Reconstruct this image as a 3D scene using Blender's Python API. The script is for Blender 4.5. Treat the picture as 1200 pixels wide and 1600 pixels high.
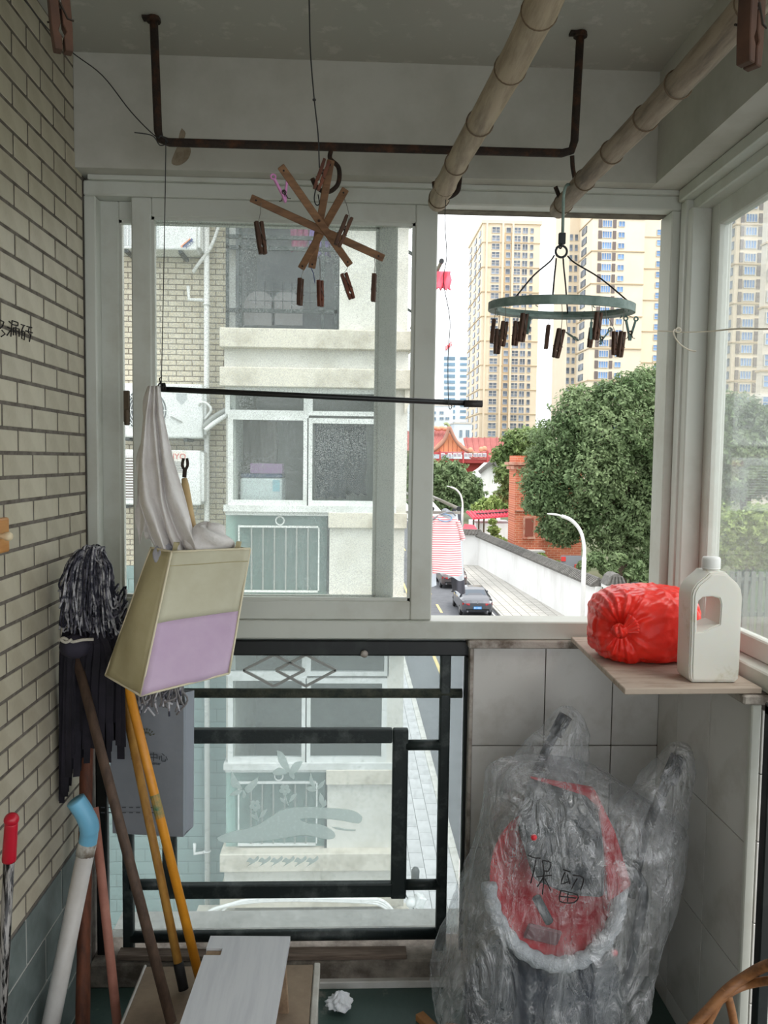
import bpy, bmesh, math, random
import numpy as np
from mathutils import Vector, Matrix, Euler

for o in list(bpy.data.objects):
    bpy.data.objects.remove(o)
SC = bpy.context.scene
COL = SC.collection
random.seed(7)
RNG = np.random.default_rng(7)

# ------------------------------------------------------------------ camera
FPX = 1250.0
YAW = math.atan(52 / FPX)
PITCH = math.atan(81.5 / FPX)
ROLL = 0.013
EYE = Vector((0, 0, 1.70))
FWD = Vector((math.sin(YAW) * math.cos(PITCH), math.cos(YAW) * math.cos(PITCH), -math.sin(PITCH)))
_R0 = Vector((math.cos(YAW), -math.sin(YAW), 0))
_U0 = _R0.cross(FWD)
CR = _R0 * math.cos(ROLL) + _U0 * math.sin(ROLL)
CU = -_R0 * math.sin(ROLL) + _U0 * math.cos(ROLL)
cam_d = bpy.data.cameras.new('camera')
cam = bpy.data.objects.new('camera', cam_d)
COL.objects.link(cam)
cam_d.sensor_fit = 'VERTICAL'
cam_d.sensor_height = 36.0
cam_d.lens = FPX / 1600 * 36.0
cam_d.clip_start = 0.05
cam_d.clip_end = 2000
m = Matrix((CR, CU, -FWD)).transposed().to_4x4()
m.translation = EYE
cam.matrix_world = m
SC.camera = cam

# ------------------------------------------------------------------ sky, sun, exposure
w = bpy.data.worlds.new('sky')
SC.world = w
w.use_nodes = True
bg = w.node_tree.nodes['Background']
bg.inputs[0].default_value = (0.95, 0.975, 1.0, 1)
bg.inputs[1].default_value = 1.5
sun_d = bpy.data.lights.new('sun', 'SUN')
sun_d.energy = 1.5
sun_d.angle = math.radians(25)
sun_d.color = (1.0, 0.95, 0.88)
sun = bpy.data.objects.new('sun', sun_d)
COL.objects.link(sun)
sun.location = (20, -20, 60)
sun.rotation_euler = Vector((-0.45, 0.45, -1.0)).to_track_quat('-Z', 'Y').to_euler()
SC.view_settings.view_transform = 'Standard'
SC.view_settings.look = 'None'
SC.view_settings.gamma = 1
SC.view_settings.use_curve_mapping = False
SC.view_settings.exposure = 0.62

# ------------------------------------------------------------------ helpers
def ray(px, py):
    return FWD + CR * ((px - 600) / FPX) - CU * ((py - 800) / FPX)
def aty(px, py, y):
    d = ray(px, py); return EYE + d * ((y - EYE.y) / d.y)
def atx(px, py, x):
    d = ray(px, py); return EYE + d * ((x - EYE.x) / d.x)
def atz(px, py, z):
    d = ray(px, py); return EYE + d * ((z - EYE.z) / d.z)

def lin(c):
    out = []
    for v in c[:3]:
        v = v / 255.0
        out.append(v / 12.92 if v <= 0.04045 else ((v + 0.055) / 1.055) ** 2.4)
    return (*out, 1.0)

MATS = {}
def mat(name, rgb, rough=0.6, metal=0.0, rgb2=None, scale=6.0, contrast=(0.35, 0.65), detail=6, bump=0.0, bscale=None,
        rand=0.0, island=0.0, stretch=None, spec=0.5, trans=0.0, coat=0.0, sss=0.0):
    """Principled material: a base colour, optional stains of a second colour (noise in object space), bump, per-object change."""
    if name in MATS: return MATS[name]
    mt = bpy.data.materials.new(name); mt.use_nodes = True
    nt = mt.node_tree; N = nt.nodes; L = nt.links
    b = N['Principled BSDF']
    b.inputs['Roughness'].default_value = rough
    b.inputs['Metallic'].default_value = metal
    b.inputs['Specular IOR Level'].default_value = spec
    b.inputs['Coat Weight'].default_value = coat
    if trans: b.inputs['Transmission Weight'].default_value = trans
    if sss:
        b.inputs['Subsurface Weight'].default_value = sss
        b.inputs['Subsurface Radius'].default_value = (0.02, 0.01, 0.005)
    tc = N.new('ShaderNodeTexCoord')
    vec = tc.outputs['Object']
    if stretch:
        mp = N.new('ShaderNodeMapping'); mp.inputs['Scale'].default_value = stretch
        L.new(vec, mp.inputs['Vector']); vec = mp.outputs['Vector']
    col = None
    base = N.new('ShaderNodeRGB'); base.outputs[0].default_value = lin(rgb); col = base.outputs[0]
    if rgb2 is not None:
        nz = N.new('ShaderNodeTexNoise'); nz.inputs['Scale'].default_value = scale; nz.inputs['Detail'].default_value = detail
        nz.inputs['Roughness'].default_value = 0.65
        L.new(vec, nz.inputs['Vector'])
        mr = N.new('ShaderNodeMapRange'); mr.inputs[1].default_value = contrast[0]; mr.inputs[2].default_value = contrast[1]
        L.new(nz.outputs['Fac'], mr.inputs[0])
        mx = N.new('ShaderNodeMix'); mx.data_type = 'RGBA'
        L.new(mr.outputs[0], mx.inputs[0]); L.new(col, mx.inputs[6]); mx.inputs[7].default_value = lin(rgb2)
        col = mx.outputs[2]
    if rand or island:
        if island:
            g = N.new('ShaderNodeNewGeometry'); rv = g.outputs['Random Per Island']; amt = island
        else:
            oi = N.new('ShaderNodeObjectInfo'); rv = oi.outputs['Random']; amt = rand
        mr2 = N.new('ShaderNodeMapRange'); mr2.inputs[3].default_value = 1 - amt; mr2.inputs[4].default_value = 1 + amt
        L.new(rv, mr2.inputs[0])
        hs = N.new('ShaderNodeHueSaturation'); L.new(mr2.outputs[0], hs.inputs['Value']); L.new(col, hs.inputs['Color'])
        col = hs.outputs[0]
    L.new(col, b.inputs['Base Color'])
    if bump:
        nb = N.new('ShaderNodeTexNoise'); nb.inputs['Scale'].default_value = bscale or scale * 6; nb.inputs['Detail'].default_value = 4
        L.new(vec, nb.inputs['Vector'])
        bp = N.new('ShaderNodeBump'); bp.inputs['Strength'].default_value = bump; bp.inputs['Distance'].default_value = 0.01
        L.new(nb.outputs['Fac'], bp.inputs['Height']); L.new(bp.outputs[0], b.inputs['Normal'])
    MATS[name] = mt
    return mt

def glass_mat(name, tint, haze, speck, dust_rgb, sscale=260.0, gloss=0.08, tl_share=0.6):
    """Dusty window glass: clear sheet + dust that scatters light + a little reflection."""
    if name in MATS: return MATS[name]
    mt = bpy.data.materials.new(name); mt.use_nodes = True
    nt = mt.node_tree; N = nt.nodes; L = nt.links
    N.remove(N['Principled BSDF']); out = N['Material Output']
    tr = N.new('ShaderNodeBsdfTransparent'); tr.inputs[0].default_value = (*tint, 1)
    df = N.new('ShaderNodeBsdfDiffuse'); df.inputs[0].default_value = lin(dust_rgb)
    tl = N.new('ShaderNodeBsdfTranslucent'); tl.inputs[0].default_value = lin(dust_rgb)
    md = N.new('ShaderNodeMixShader'); md.inputs[0].default_value = tl_share
    L.new(df.outputs[0], md.inputs[1]); L.new(tl.outputs[0], md.inputs[2])
    tc = N.new('ShaderNodeTexCoord')
    n1 = N.new('ShaderNodeTexNoise'); n1.inputs['Scale'].default_value = sscale; n1.inputs['Detail'].default_value = 2
    n2 = N.new('ShaderNodeTexNoise'); n2.inputs['Scale'].default_value = 5; n2.inputs['Detail'].default_value = 4
    L.new(tc.outputs['Object'], n1.inputs['Vector']); L.new(tc.outputs['Object'], n2.inputs['Vector'])
    m1 = N.new('ShaderNodeMapRange'); m1.inputs[1].default_value = 0.52; m1.inputs[2].default_value = 0.68; m1.inputs[4].default_value = speck
    m2 = N.new('ShaderNodeMapRange'); m2.inputs[1].default_value = 0.35; m2.inputs[2].default_value = 0.65; m2.inputs[3].default_value = 0.25; m2.inputs[4].default_value = 1.0
    L.new(n1.outputs['Fac'], m1.inputs[0]); L.new(n2.outputs['Fac'], m2.inputs[0])
    mu = N.new('ShaderNodeMath'); mu.operation = 'MULTIPLY'
    L.new(m1.outputs[0], mu.inputs[0]); L.new(m2.outputs[0], mu.inputs[1])
    ad = N.new('ShaderNodeMath'); ad.operation = 'ADD'; ad.inputs[1].default_value = haze
    L.new(mu.outputs[0], ad.inputs[0])
    mx = N.new('ShaderNodeMixShader'); L.new(ad.outputs[0], mx.inputs[0]); L.new(tr.outputs[0], mx.inputs[1]); L.new(md.outputs[0], mx.inputs[2])
    gl = N.new('ShaderNodeBsdfGlossy'); gl.inputs['Roughness'].default_value = 0.03
    lw = N.new('ShaderNodeLayerWeight'); lw.inputs[0].default_value = 0.2
    mg = N.new('ShaderNodeMath'); mg.operation = 'MULTIPLY'; mg.inputs[1].default_value = gloss * 4
    L.new(lw.outputs['Fresnel'], mg.inputs[0])
    m3 = N.new('ShaderNodeMixShader'); L.new(mg.outputs[0], m3.inputs[0]); L.new(mx.outputs[0], m3.inputs[1]); L.new(gl.outputs[0], m3.inputs[2])
    L.new(m3.outputs[0], out.inputs['Surface'])
    MATS[name] = mt
    return mt

WLOC = {}
def tag(o, label=None, cat=None, group=None, kind=None):
    if label: o['label'] = label
    if cat: o['category'] = cat
    if group: o['group'] = group
    if kind: o['kind'] = kind
    return o

def empty(name, loc, label=None, cat=None, group=None, kind=None, rot=None, parent=None):
    o = bpy.data.objects.new(name, None); COL.objects.link(o)
    o.empty_display_size = 0.05
    o.location = loc
    if rot is not None: o.rotation_euler = rot
    WLOC[o] = Vector(loc)
    return tag(o, label, cat, group, kind)

def adopt(o, parent):
    o.parent = parent
    pl = WLOC.get(parent, Vector((0, 0, 0)))
    o.matrix_parent_inverse = Matrix.Translation(-pl)

class MB:
    """Collects shapes; build() links them as one mesh object."""
    def __init__(s): s.v = []; s.f = []; s.mi = []; s.cur = 0
    def add(s, vs, fs):
        b = len(s.v); s.v.extend([tuple(p) for p in vs]); s.f.extend([tuple(i + b for i in f) for f in fs]); s.mi.extend([s.cur] * len(fs)); return s
    def box(s, x0, x1, y0, y1, z0, z1):
        x0, x1 = min(x0, x1), max(x0, x1); y0, y1 = min(y0, y1), max(y0, y1); z0, z1 = min(z0, z1), max(z0, z1)
        return s.add([(x0, y0, z0), (x1, y0, z0), (x1, y1, z0), (x0, y1, z0), (x0, y0, z1), (x1, y0, z1), (x1, y1, z1), (x0, y1, z1)],
                     [(3, 2, 1, 0), (4, 5, 6, 7), (0, 1, 5, 4), (1, 2, 6, 5), (2, 3, 7, 6), (3, 0, 4, 7)])
    def obox(s, c, size, rot=(0, 0, 0)):
        R = rot if isinstance(rot, Matrix) else Euler(rot).to_matrix()
        c = Vector(c); h = Vector(size) / 2
        vs = [c + R @ Vector((sx * h.x, sy * h.y, sz * h.z)) for sz in (-1, 1) for (sx, sy) in ((-1, -1), (1, -1), (1, 1), (-1, 1))]
        return s.add(vs, [(3, 2, 1, 0), (4, 5, 6, 7), (0, 1, 5, 4), (1, 2, 6, 5), (2, 3, 7, 6), (3, 0, 4, 7)])
    def bar(s, a, b, wd, th, up=(0, 0, 1)):
        """rectangular bar from a to b; wd across, th along 'up'"""
        a = Vector(a); b = Vector(b); d = (b - a); L = d.length; d.normalize(); up = Vector(up)
        side = d.cross(up)
        if side.length < 1e-5: side = d.cross(Vector((1, 0, 0)))
        side.normalize(); u2 = side.cross(d).normalized()
        return s.obox((a + b) / 2, (L, wd, th), Matrix((d, side, u2)).transposed())
    def tube(s, pts, r, n=8, caps=True, flat=1.0):
        pts = [Vector(p) for p in pts]; k = len(pts)
        rs = r if isinstance(r, (list, tuple)) else [r] * k
        vs = []; prev = None
        for i, p in enumerate(pts):
            t = (pts[min(i + 1, k - 1)] - pts[max(i - 1, 0)])
            if t.length < 1e-9: t = Vector((0, 0, 1))
            t.normalize()
            if prev is None:
                a = Vector((0, 0, 1)) if abs(t.z) < 0.9 else Vector((1, 0, 0))
                nx = t.cross(a).normalized()
            else:
                nx = prev - t * prev.dot(t)
                if nx.length < 1e-6: nx = t.orthogonal()
                nx.normalize()
            prev = nx; ny = t.cross(nx)
            for j in range(n):
                an = 2 * math.pi * j / n
                vs.append(p + nx * (math.cos(an) * rs[i]) + ny * (math.sin(an) * rs[i] * flat))
        fs = []
        for i in range(k - 1):
            for j in range(n):
                a = i * n + j; b = i * n + (j + 1) % n
                fs.append((a, b, b + n, a + n))
        if caps:
            fs.append(tuple(range(n - 1, -1, -1))); fs.append(tuple((k - 1) * n + j for j in range(n)))
        return s.add(vs, fs)
    def ring(s, c, R, r, normal=(0, 0, 1), n=32, m=8, sx=1.0, sy=1.0, a0=0, a1=2 * math.pi):
        c = Vector(c); nz = Vector(normal).normalized(); ax = nz.orthogonal().normalized(); ay = nz.cross(ax)
        full = abs(a1 - a0 - 2 * math.pi) < 1e-6
        pts = []; vs = []; cnt = n if full else n + 1
        for i in range(cnt):
            an = a0 + (a1 - a0) * i / n
            rad = ax * math.cos(an) * sx + ay * math.sin(an) * sy
            tdir = rad.normalized()
            for j in range(m):
                b = 2 * math.pi * j / m
                vs.append(c + rad * R + tdir * (r * math.cos(b)) + nz * (r * math.sin(b)))
        fs = []
        for i in range(n):
            i2 = (i + 1) % cnt
            for j in range(m):
                fs.append((i * m + j, i2 * m + j, i2 * m + (j + 1) % m, i * m + (j + 1) % m))
        return s.add(vs, fs)
    def lathe(s, prof, c=(0, 0, 0), axis=(0, 0, 1), n=16, cap=True):
        """prof: (radius, height) pairs"""
        c = Vector(c); az = Vector(axis).normalized(); ax = az.orthogonal().normalized(); ay = az.cross(ax)
        vs = []
        for (r, h) in prof:
            for j in range(n):
                a = 2 * math.pi * j / n
                vs.append(c + az * h + ax * (r * math.cos(a)) + ay * (r * math.sin(a)))
        fs = []; k = len(prof)
        for i in range(k - 1):
            for j in range(n):
                fs.append((i * n + j, i * n + (j + 1) % n, (i + 1) * n + (j + 1) % n, (i + 1) * n + j))
        if cap:
            fs.append(tuple(range(n - 1, -1, -1))); fs.append(tuple((k - 1) * n + j for j in range(n)))
        return s.add(vs, fs)
    def prism(s, poly, o, ax, ay, d):
        """polygon (list of 2D) in plane o + ax*u + ay*v, extruded by vector d"""
        o = Vector(o); ax = Vector(ax); ay = Vector(ay); d = Vector(d); n = len(poly)
        a = [o + ax * u + ay * v for u, v in poly]
        vs = a + [p + d for p in a]
        fs = [tuple(range(n - 1, -1, -1)), tuple(range(n, 2 * n))] + [(i, (i + 1) % n, n + (i + 1) % n, n + i) for i in range(n)]
        return s.add(vs, fs)
    def poly3(s, pts, d):
        """planar 3D polygon with thickness vector d"""
        d = Vector(d); pts = [Vector(p) for p in pts]; n = len(pts)
        return s.add(pts + [p + d for p in pts], [tuple(range(n - 1, -1, -1)), tuple(range(n, 2 * n))] + [(i, (i + 1) % n, n + (i + 1) % n, n + i) for i in range(n)])
    def grid(s, rows, closed=False):
        """rows: list of lists of points"""
        R = len(rows); C = len(rows[0]); vs = [p for r in rows for p in r]; fs = []
        for i in range(R - 1):
            for j in range(C if closed else C - 1):
                j2 = (j + 1) % C
                fs.append((i * C + j, i * C + j2, (i + 1) * C + j2, (i + 1) * C + j))
        return s.add(vs, fs)
    def ellipsoid(s, c, rx, ry, rz, n=16, m=10, fn=None):
        c = Vector(c); rows = []
        for i in range(m + 1):
            ph = -math.pi / 2 + math.pi * i / m
            row = []
            for j in range(n):
                th = 2 * math.pi * j / n
                k = fn(th, ph) if fn else 1.0
                row.append(c + Vector((rx * math.cos(ph) * math.cos(th), ry * math.cos(ph) * math.sin(th), rz * math.sin(ph))) * k)
            rows.append(row)
        return s.grid(rows, True)
    def build(s, name, mats, parent=None, smooth=False, bevel=0.0, seg=1, solid=0.0, subd=0, origin=True, wn=False, fix=True, weld=0.0):
        me = bpy.data.meshes.new(name)
        v = np.array(s.v, dtype=float)
        loc = Vector((0, 0, 0))
        if origin and len(v):
            lo = v.min(0); hi = v.max(0); loc = Vector(((lo[0] + hi[0]) / 2, (lo[1] + hi[1]) / 2, lo[2]))
            v = v - np.array(loc)
        me.from_pydata(v.tolist(), [], s.f)
        if not isinstance(mats, (list, tuple)): mats = [mats]
        for mm in mats: me.materials.append(mm)
        if len(mats) > 1: me.polygons.foreach_set('material_index', s.mi)
        bm = bmesh.new(); bm.from_mesh(me)
        if weld: bmesh.ops.remove_doubles(bm, verts=bm.verts, dist=weld)
        if fix: bmesh.ops.recalc_face_normals(bm, faces=bm.faces)
        if bevel:
            ed = [e for e in bm.edges if len(e.link_faces) == 2 and e.calc_face_angle(0) > math.radians(35)]
            if ed: bmesh.ops.bevel(bm, geom=ed, offset=bevel, segments=seg, affect='EDGES', clamp_overlap=True, profile=0.5)
        bm.to_mesh(me); bm.free()
        if smooth: me.polygons.foreach_set('use_smooth', [True] * len(me.polygons))
        me.update()
        o = bpy.data.objects.new(name, me); COL.objects.link(o)
        o.location = loc; WLOC[o] = loc.copy()
        if solid:
            md = o.modifiers.new('thickness', 'SOLIDIFY'); md.thickness = solid; md.offset = 0
        if subd:
            md = o.modifiers.new('smooth', 'SUBSURF'); md.levels = subd; md.render_levels = subd
        if parent is not None: adopt(o, parent)
        return o

def raw(name, me, loc, parent, rot=None):
    """link a mesh that other objects share too"""
    o = bpy.data.objects.new(name, me); COL.objects.link(o); o.location = loc
    if rot is not None: o.rotation_euler = rot
    WLOC[o] = Vector(loc)
    if parent is not None: adopt(o, parent)
    return o

TM = {}
def tile_mesh(dx, dy, dz, mt, bevel=0.0, key=''):
    """box mesh centred on its origin, shared between alike pieces"""
    k = (round(dx, 4), round(dy, 4), round(dz, 4), mt.name, key)
    if k in TM: return TM[k]
    me = bpy.data.meshes.new('piece')
    bm = bmesh.new(); bmesh.ops.create_cube(bm, size=1.0)
    for v in bm.verts: v.co = Vector((v.co.x * dx, v.co.y * dy, v.co.z * dz))
    if bevel: bmesh.ops.bevel(bm, geom=list(bm.edges), offset=bevel, segments=1, affect='EDGES')
    bm.to_mesh(me); bm.free(); me.materials.append(mt); TM[k] = me
    return me

def text_mesh(name, body, size, mt, origin, ax, ay, parent=None, extrude=0.0006, cx='LEFT'):
    """flat lettering as a mesh: baseline along ax, up along ay"""
    cu = bpy.data.curves.new('lettering', 'FONT'); cu.body = body; cu.size = size; cu.extrude = extrude; cu.align_x = cx
    to = bpy.data.objects.new('lettering', cu); COL.objects.link(to)
    dg = bpy.context.evaluated_depsgraph_get()
    me = bpy.data.meshes.new_from_object(to.evaluated_get(dg)); bpy.data.objects.remove(to); bpy.data.curves.remove(cu)
    me.name = name; me.materials.clear(); me.materials.append(mt)
    ax = Vector(ax).normalized(); ay = Vector(ay).normalized(); az = ax.cross(ay)
    M = Matrix((ax, ay, az)).transposed().to_4x4()
    me.transform(M)
    o = bpy.data.objects.new(name, me); COL.objects.link(o); o.location = origin; WLOC[o] = Vector(origin)
    if parent is not None: adopt(o, parent)
    return o

def lerp(a, b, t): return a + (b - a) * t
def interp(xs, ys, x):
    return float(np.interp(x, xs, ys))
def smooth_path(pts, n=6):
    """Catmull-Rom through the points"""
    P = [Vector(p) for p in pts]; out = []
    for i in range(len(P) - 1):
        p0 = P[max(i - 1, 0)]; p1 = P[i]; p2 = P[i + 1]; p3 = P[min(i + 2, len(P) - 1)]
        for k in range(n):
            t = k / n
            out.append(0.5 * ((2 * p1) + (p2 - p0) * t + (2 * p0 - 5 * p1 + 4 * p2 - p3) * t * t + (3 * p1 - p0 - 3 * p2 + p3) * t ** 3))
    out.append(P[-1]); return out
# ------------------------------------------------------------------ materials of the balcony
m_tile = mat('beige_tile', (186, 178, 158), 0.45, rgb2=(160, 150, 128), scale=9, contrast=(0.45, 0.8), bump=0.05, bscale=60, rand=0.07)
m_grout = mat('dark_grout', (78, 70, 62), 0.9, rgb2=(120, 112, 104), scale=20)
m_gtile = mat('green_grey_tile', (112, 122, 120), 0.5, rgb2=(92, 102, 100), scale=12, rand=0.06)
m_wgrout = mat('pale_grout', (176, 176, 170), 0.9)
m_wtile = mat('white_glazed_tile', (206, 204, 200), 0.25, rgb2=(176, 172, 164), scale=5, contrast=(0.5, 0.8), rand=0.04)
m_dgrout = mat('black_grout', (70, 64, 58), 0.9)
m_ceil = mat('ceiling_paint', (172, 170, 161), 0.9, rgb2=(188, 186, 177), scale=14, contrast=(0.56, 0.66), bump=0.06, bscale=40)
m_beam = mat('beam_paint', (188, 186, 177), 0.9, rgb2=(170, 167, 156), scale=3.5, contrast=(0.4, 0.7), bump=0.05, bscale=30)
m_frame = mat('window_plastic', (196, 198, 190), 0.4, rgb2=(176, 174, 162), scale=4, contrast=(0.5, 0.8), bump=0.02)
m_track = mat('dark_track', (120, 112, 98), 0.8, rgb2=(84, 76, 66), scale=18)  # mottled brown, darker than the frame plastic
m_floor = mat('green_floor_paint', (64, 84, 78), 0.45, rgb2=(150, 146, 138), scale=7, contrast=(0.58, 0.72), bump=0.2, bscale=30)
m_conc = mat('raw_concrete', (140, 132, 122), 0.95, rgb2=(84, 76, 68), scale=9, contrast=(0.4, 0.65), bump=0.4, bscale=50)
m_stone = mat('ledge_stone', (176, 168, 160), 0.7, rgb2=(104, 92, 82), scale=11, contrast=(0.45, 0.65), bump=0.3, bscale=60)
m_black = mat('black_paint', (14, 18, 20), 0.35, rgb2=(40, 46, 44), scale=12, contrast=(0.5, 0.8))
m_rail = mat('dusty_green_black_paint', (26, 36, 36), 0.5, rgb2=(92, 98, 96), scale=16, contrast=(0.5, 0.85), bump=0.1)
m_moss = mat('dirty_rail', (30, 40, 34), 0.85, rgb2=(70, 72, 60), scale=30, bump=0.4)
m_ink = mat('black_ink', (26, 22, 24), 0.8)
m_glass = glass_mat('dusty_glass', (0.97, 0.985, 0.98), 0.035, 0.40, (232, 236, 236), 330, tl_share=.75)
m_glass_r = glass_mat('hazy_glass', (0.97, 0.985, 0.98), 0.10, 0.05, (226, 230, 228), 40, tl_share=.8)
m_glass_l = glass_mat('old_glass', (0.90, 0.94, 0.945), 0.24, 0.08, (206, 213, 214), 60, tl_share=.75)

XL, XR, YB, ZF, ZC = -0.848, 1.04, 2.60, -0.06, 2.913
ZBEAM = 2.575
YR = -2.2      # rear end of the balcony

# floor, ceiling
tag(MB().box(XL - .2, 1.25, YR, 2.78, ZF - .14, ZF).build('floor', m_floor), 'dark green painted concrete balcony floor', kind='structure')
tag(MB().box(XL - .2, 1.25, YR, 2.78, ZC, ZC + .15).build('ceiling', m_ceil), 'stained off-white balcony ceiling', kind='structure')

# left wall: tiles on a dark bed
wl = tag(MB().box(XL - .2, XL - .0018, YR, 2.78, ZF, ZC).build('wall_left', m_grout), 'wall of cream brick tiles above grey green tiles', kind='structure')
MB().box(XL - .01, XL - .0003, YR, 2.6, ZF, .472).build('tile_bed', m_wgrout, wl)
PZ, PY = 0.0612, 0.184
far = MB()
k0 = int((.47 - 1.705) / PZ); ZT0 = 1.705 + k0 * PZ
row = 0; z = ZT0
while z < ZC - .005:
    zt = min(z + PZ, ZC)
    h = zt - z - .0095
    y1 = 2.598 - (PY * .30 if row % 2 else PY * .80)
    edges = [2.598, y1]
    while edges[-1] > YR: edges.append(edges[-1] - PY)
    ymax = 2.53 if z > ZBEAM - .004 else 2.598
    for a, b in zip(edges[:-1], edges[1:]):
        a2 = min(a, ymax); 
        if a2 - b < .012: continue
        L_ = a2 - b - .011
        yc = (a2 + b) / 2; zc = (z + zt) / 2
        if h < .01: continue
        if yc > 1.86:
            raw('tile', tile_mesh(.012, L_, h, m_tile, .0012), (XL - .006, yc, zc), wl)
        else:
            far.box(XL - .012, XL, yc - L_ / 2, yc + L_ / 2, zc - h / 2, zc + h / 2)
    z = zt; row += 1
o = far.build('tile_field', m_tile, wl); o['kind'] = 'stuff'
far = MB(); row = 0; zt = ZT0 - .004
while zt > ZF + .01:
    z = max(zt - .132, ZF)
    e = 2.598 - (.13 if row % 2 else .0); edges = ([2.598] if row % 2 else []) + [e]
    while edges[-1] > YR: edges.append(edges[-1] - .26)
    for a, b in zip(edges[:-1], edges[1:]):
        if a - b < .01: continue
        yc = (a + b) / 2; L_ = a - b - .010; h = zt - z - .008
        if yc > 1.80: raw('tile', tile_mesh(.012, L_, h, m_gtile, .001), (XL - .004, yc, (z + zt) / 2), wl)
        else: far.box(XL - .010, XL + .002, yc - L_ / 2, yc + L_ / 2, (z + zt) / 2 - h / 2, (z + zt) / 2 + h / 2)
    zt = z; row += 1
o = far.build('tile_field', m_gtile, wl); o['kind'] = 'stuff'

# handwriting on the wall tiles
hw = MB()
def stroke(pts, r=.0016, X=XL + .0012):
    hw.tube([(X, atx(px, py, X).y, atx(px, py, X).z) for px, py in pts], r, 5)
for s in [[(0, 500), (6, 503), (4, 510), (0, 513)], [(3, 516), (8, 522), (2, 526)], [(14, 502), (17, 505)], [(12, 511), (15, 513)], [(11, 524), (16, 517)],
          [(19, 501), (28, 504), (28, 509), (19, 507)], [(19, 501), (17, 526)], [(21, 512), (30, 514), (30, 526)], [(21, 512), (21, 524)], [(25, 510), (25, 524)],
          [(22, 517), (24, 518)], [(27, 518), (29, 519)], [(33, 507), (39, 509)], [(37, 509), (33, 519)], [(35, 517), (34, 529), (38, 531), (39, 519), (35, 517)],
          [(42, 510), (50, 512)], [(40, 517), (51, 520)], [(46, 511), (44, 519), (48, 524), (46, 534)]]:
    stroke(s)
hw.build('handwriting', m_ink, wl)

# back wall: beam over the window and tiled parapet on the right
XP = aty(738, 1090, YB).x; XBR = 0.945
bk = MB()
bk.box(XL - .01, XBR, 2.53, 2.78, ZBEAM, ZC)
wb = tag(bk.build('wall_back', m_beam), 'off-white beam and white tiled parapet around the window', kind='structure')
MB().box(XP, 1.25, YB + .006, 2.76, ZF, 1.085).build('parapet', m_dgrout, wb)
jx = [XP] + [aty(px, 1090, YB).x for px in (851, 956.5)] + [XR]
jz = [1.085, .752, .40, .05, ZF]
for i in range(3):
    for k in range(4):
        wdt = jx[i + 1] - jx[i] - .003; hgt = jz[k] - jz[k + 1] - .003
        raw('tile', tile_mesh(wdt, .012, hgt, m_wtile, .001), ((jx[i] + jx[i + 1]) / 2, YB + .004, (jz[k] + jz[k + 1]) / 2), wb)
MB().box(XP - .012, XP, YB - .012, YB + .10, ZF, 1.085).build('edge_strip', m_stone, wb, bevel=.002)
MB().box(XP - .02, 1.06, YB - .025, YB + .05, 1.085, 1.112).build('ledge', m_stone, wb, bevel=.004)
MB().poly3(smooth_path([aty(x_, y_, 2.5285) for x_, y_ in ((284, 200), (290, 208), (287, 222), (298, 232), (294, 248), (280, 258), (268, 255), (272, 240), (278, 226), (280, 210), (284, 200))], 3)[:-1], (0, .003, 0)).build('stain', mat('peeling_paint', (150, 138, 120), .95, rgb2=(120, 104, 84), scale=30), wb)

# right wall: beam and tiled parapet
XBR = 0.945
wr = tag(MB().box(XBR, 1.25, YR, 2.78, ZBEAM, ZC).build('wall_right', m_beam), 'off-white beam and white tiled parapet under side window', kind='structure')
YE = atx(1174, 1100, XR).y
MB().box(XR + .006, 1.2, YE, 2.62, ZF, 1.085).build('parapet', m_dgrout, wr)
jy = [2.598, atx(1060, 1085, XR).y, atx(1112, 1085, XR).y, YE]
jz2 = [1.085, .712, .36, .01, ZF]
for i in range(3):
    for k in range(4):
        wdt = jy[i] - jy[i + 1] - .003; hgt = jz2[k] - jz2[k + 1] - .003
        raw('tile', tile_mesh(.012, wdt, hgt, m_wtile, .001), (XR + .004, (jy[i] + jy[i + 1]) / 2, (jz2[k] + jz2[k + 1]) / 2), wr)
# jamb strip of small tiles at the end of the parapet
MB().box(XR - .006, XR + .02, YE - .016, YE, ZF, 1.085).build('edge_strip', m_frame, wr, bevel=.003)
zz = [1.07, .90, .72, .50, .28, .06, ZF]
for a, b in zip(zz[:-1], zz[1:]):
    raw('tile', tile_mesh(.08, .012, a - b - .004, m_wtile, .001), (XR + .065, YE - .006, (a + b) / 2), wr)
MB().box(XR - .03, 1.16, YE - .02, 2.60, 1.085, 1.11).build('ledge', m_stone, wr, bevel=.004)
# rear part of the right side, behind the camera
MB().box(1.06, 1.18, YR, YE - .75, ZF, .30).build('rear_parapet', m_beam, wr)

# ------------------------------------------------------------------ back window
def wx(px, y=YB): return aty(px, 640, y).x
w1 = empty('window_1', (0.1, 2.64, 1.11), 'white plastic sliding window with its right half open', kind='structure')
f = MB()
XW1 = wx(1052)
f.box(XL, XW1 + .03, 2.60, 2.70, 2.516, 2.562)
f.box(XL, XW1 + .03, 2.59, 2.70, 1.112, 1.172)
f.box(XL, wx(152), 2.602, 2.70, 1.172, 2.516)
f.box(wx(1040), XW1 + .03, 2.602, 2.70, 1.172, 2.516)
f.build('frame', m_frame, w1, bevel=.004)
t = MB()
ZTR = aty(860, 340, 2.70).z; t.box(wx(678), wx(1040), 2.652, 2.70, ZTR, 2.518)
t.build('track', m_track, w1, bevel=.002)
t = MB(); t.box(wx(1026, 2.70), wx(1060), 2.65, 2.70, 1.17, ZTR)
t.build('track', mat('beige_track', (168, 158, 142), .7, rgb2=(140, 128, 110), scale=9), w1, bevel=.002)
MB().box(XL + .02, XW1, 2.585, 2.603, 2.560, 2.574).build('caulk_line', m_frame, w1)
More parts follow.
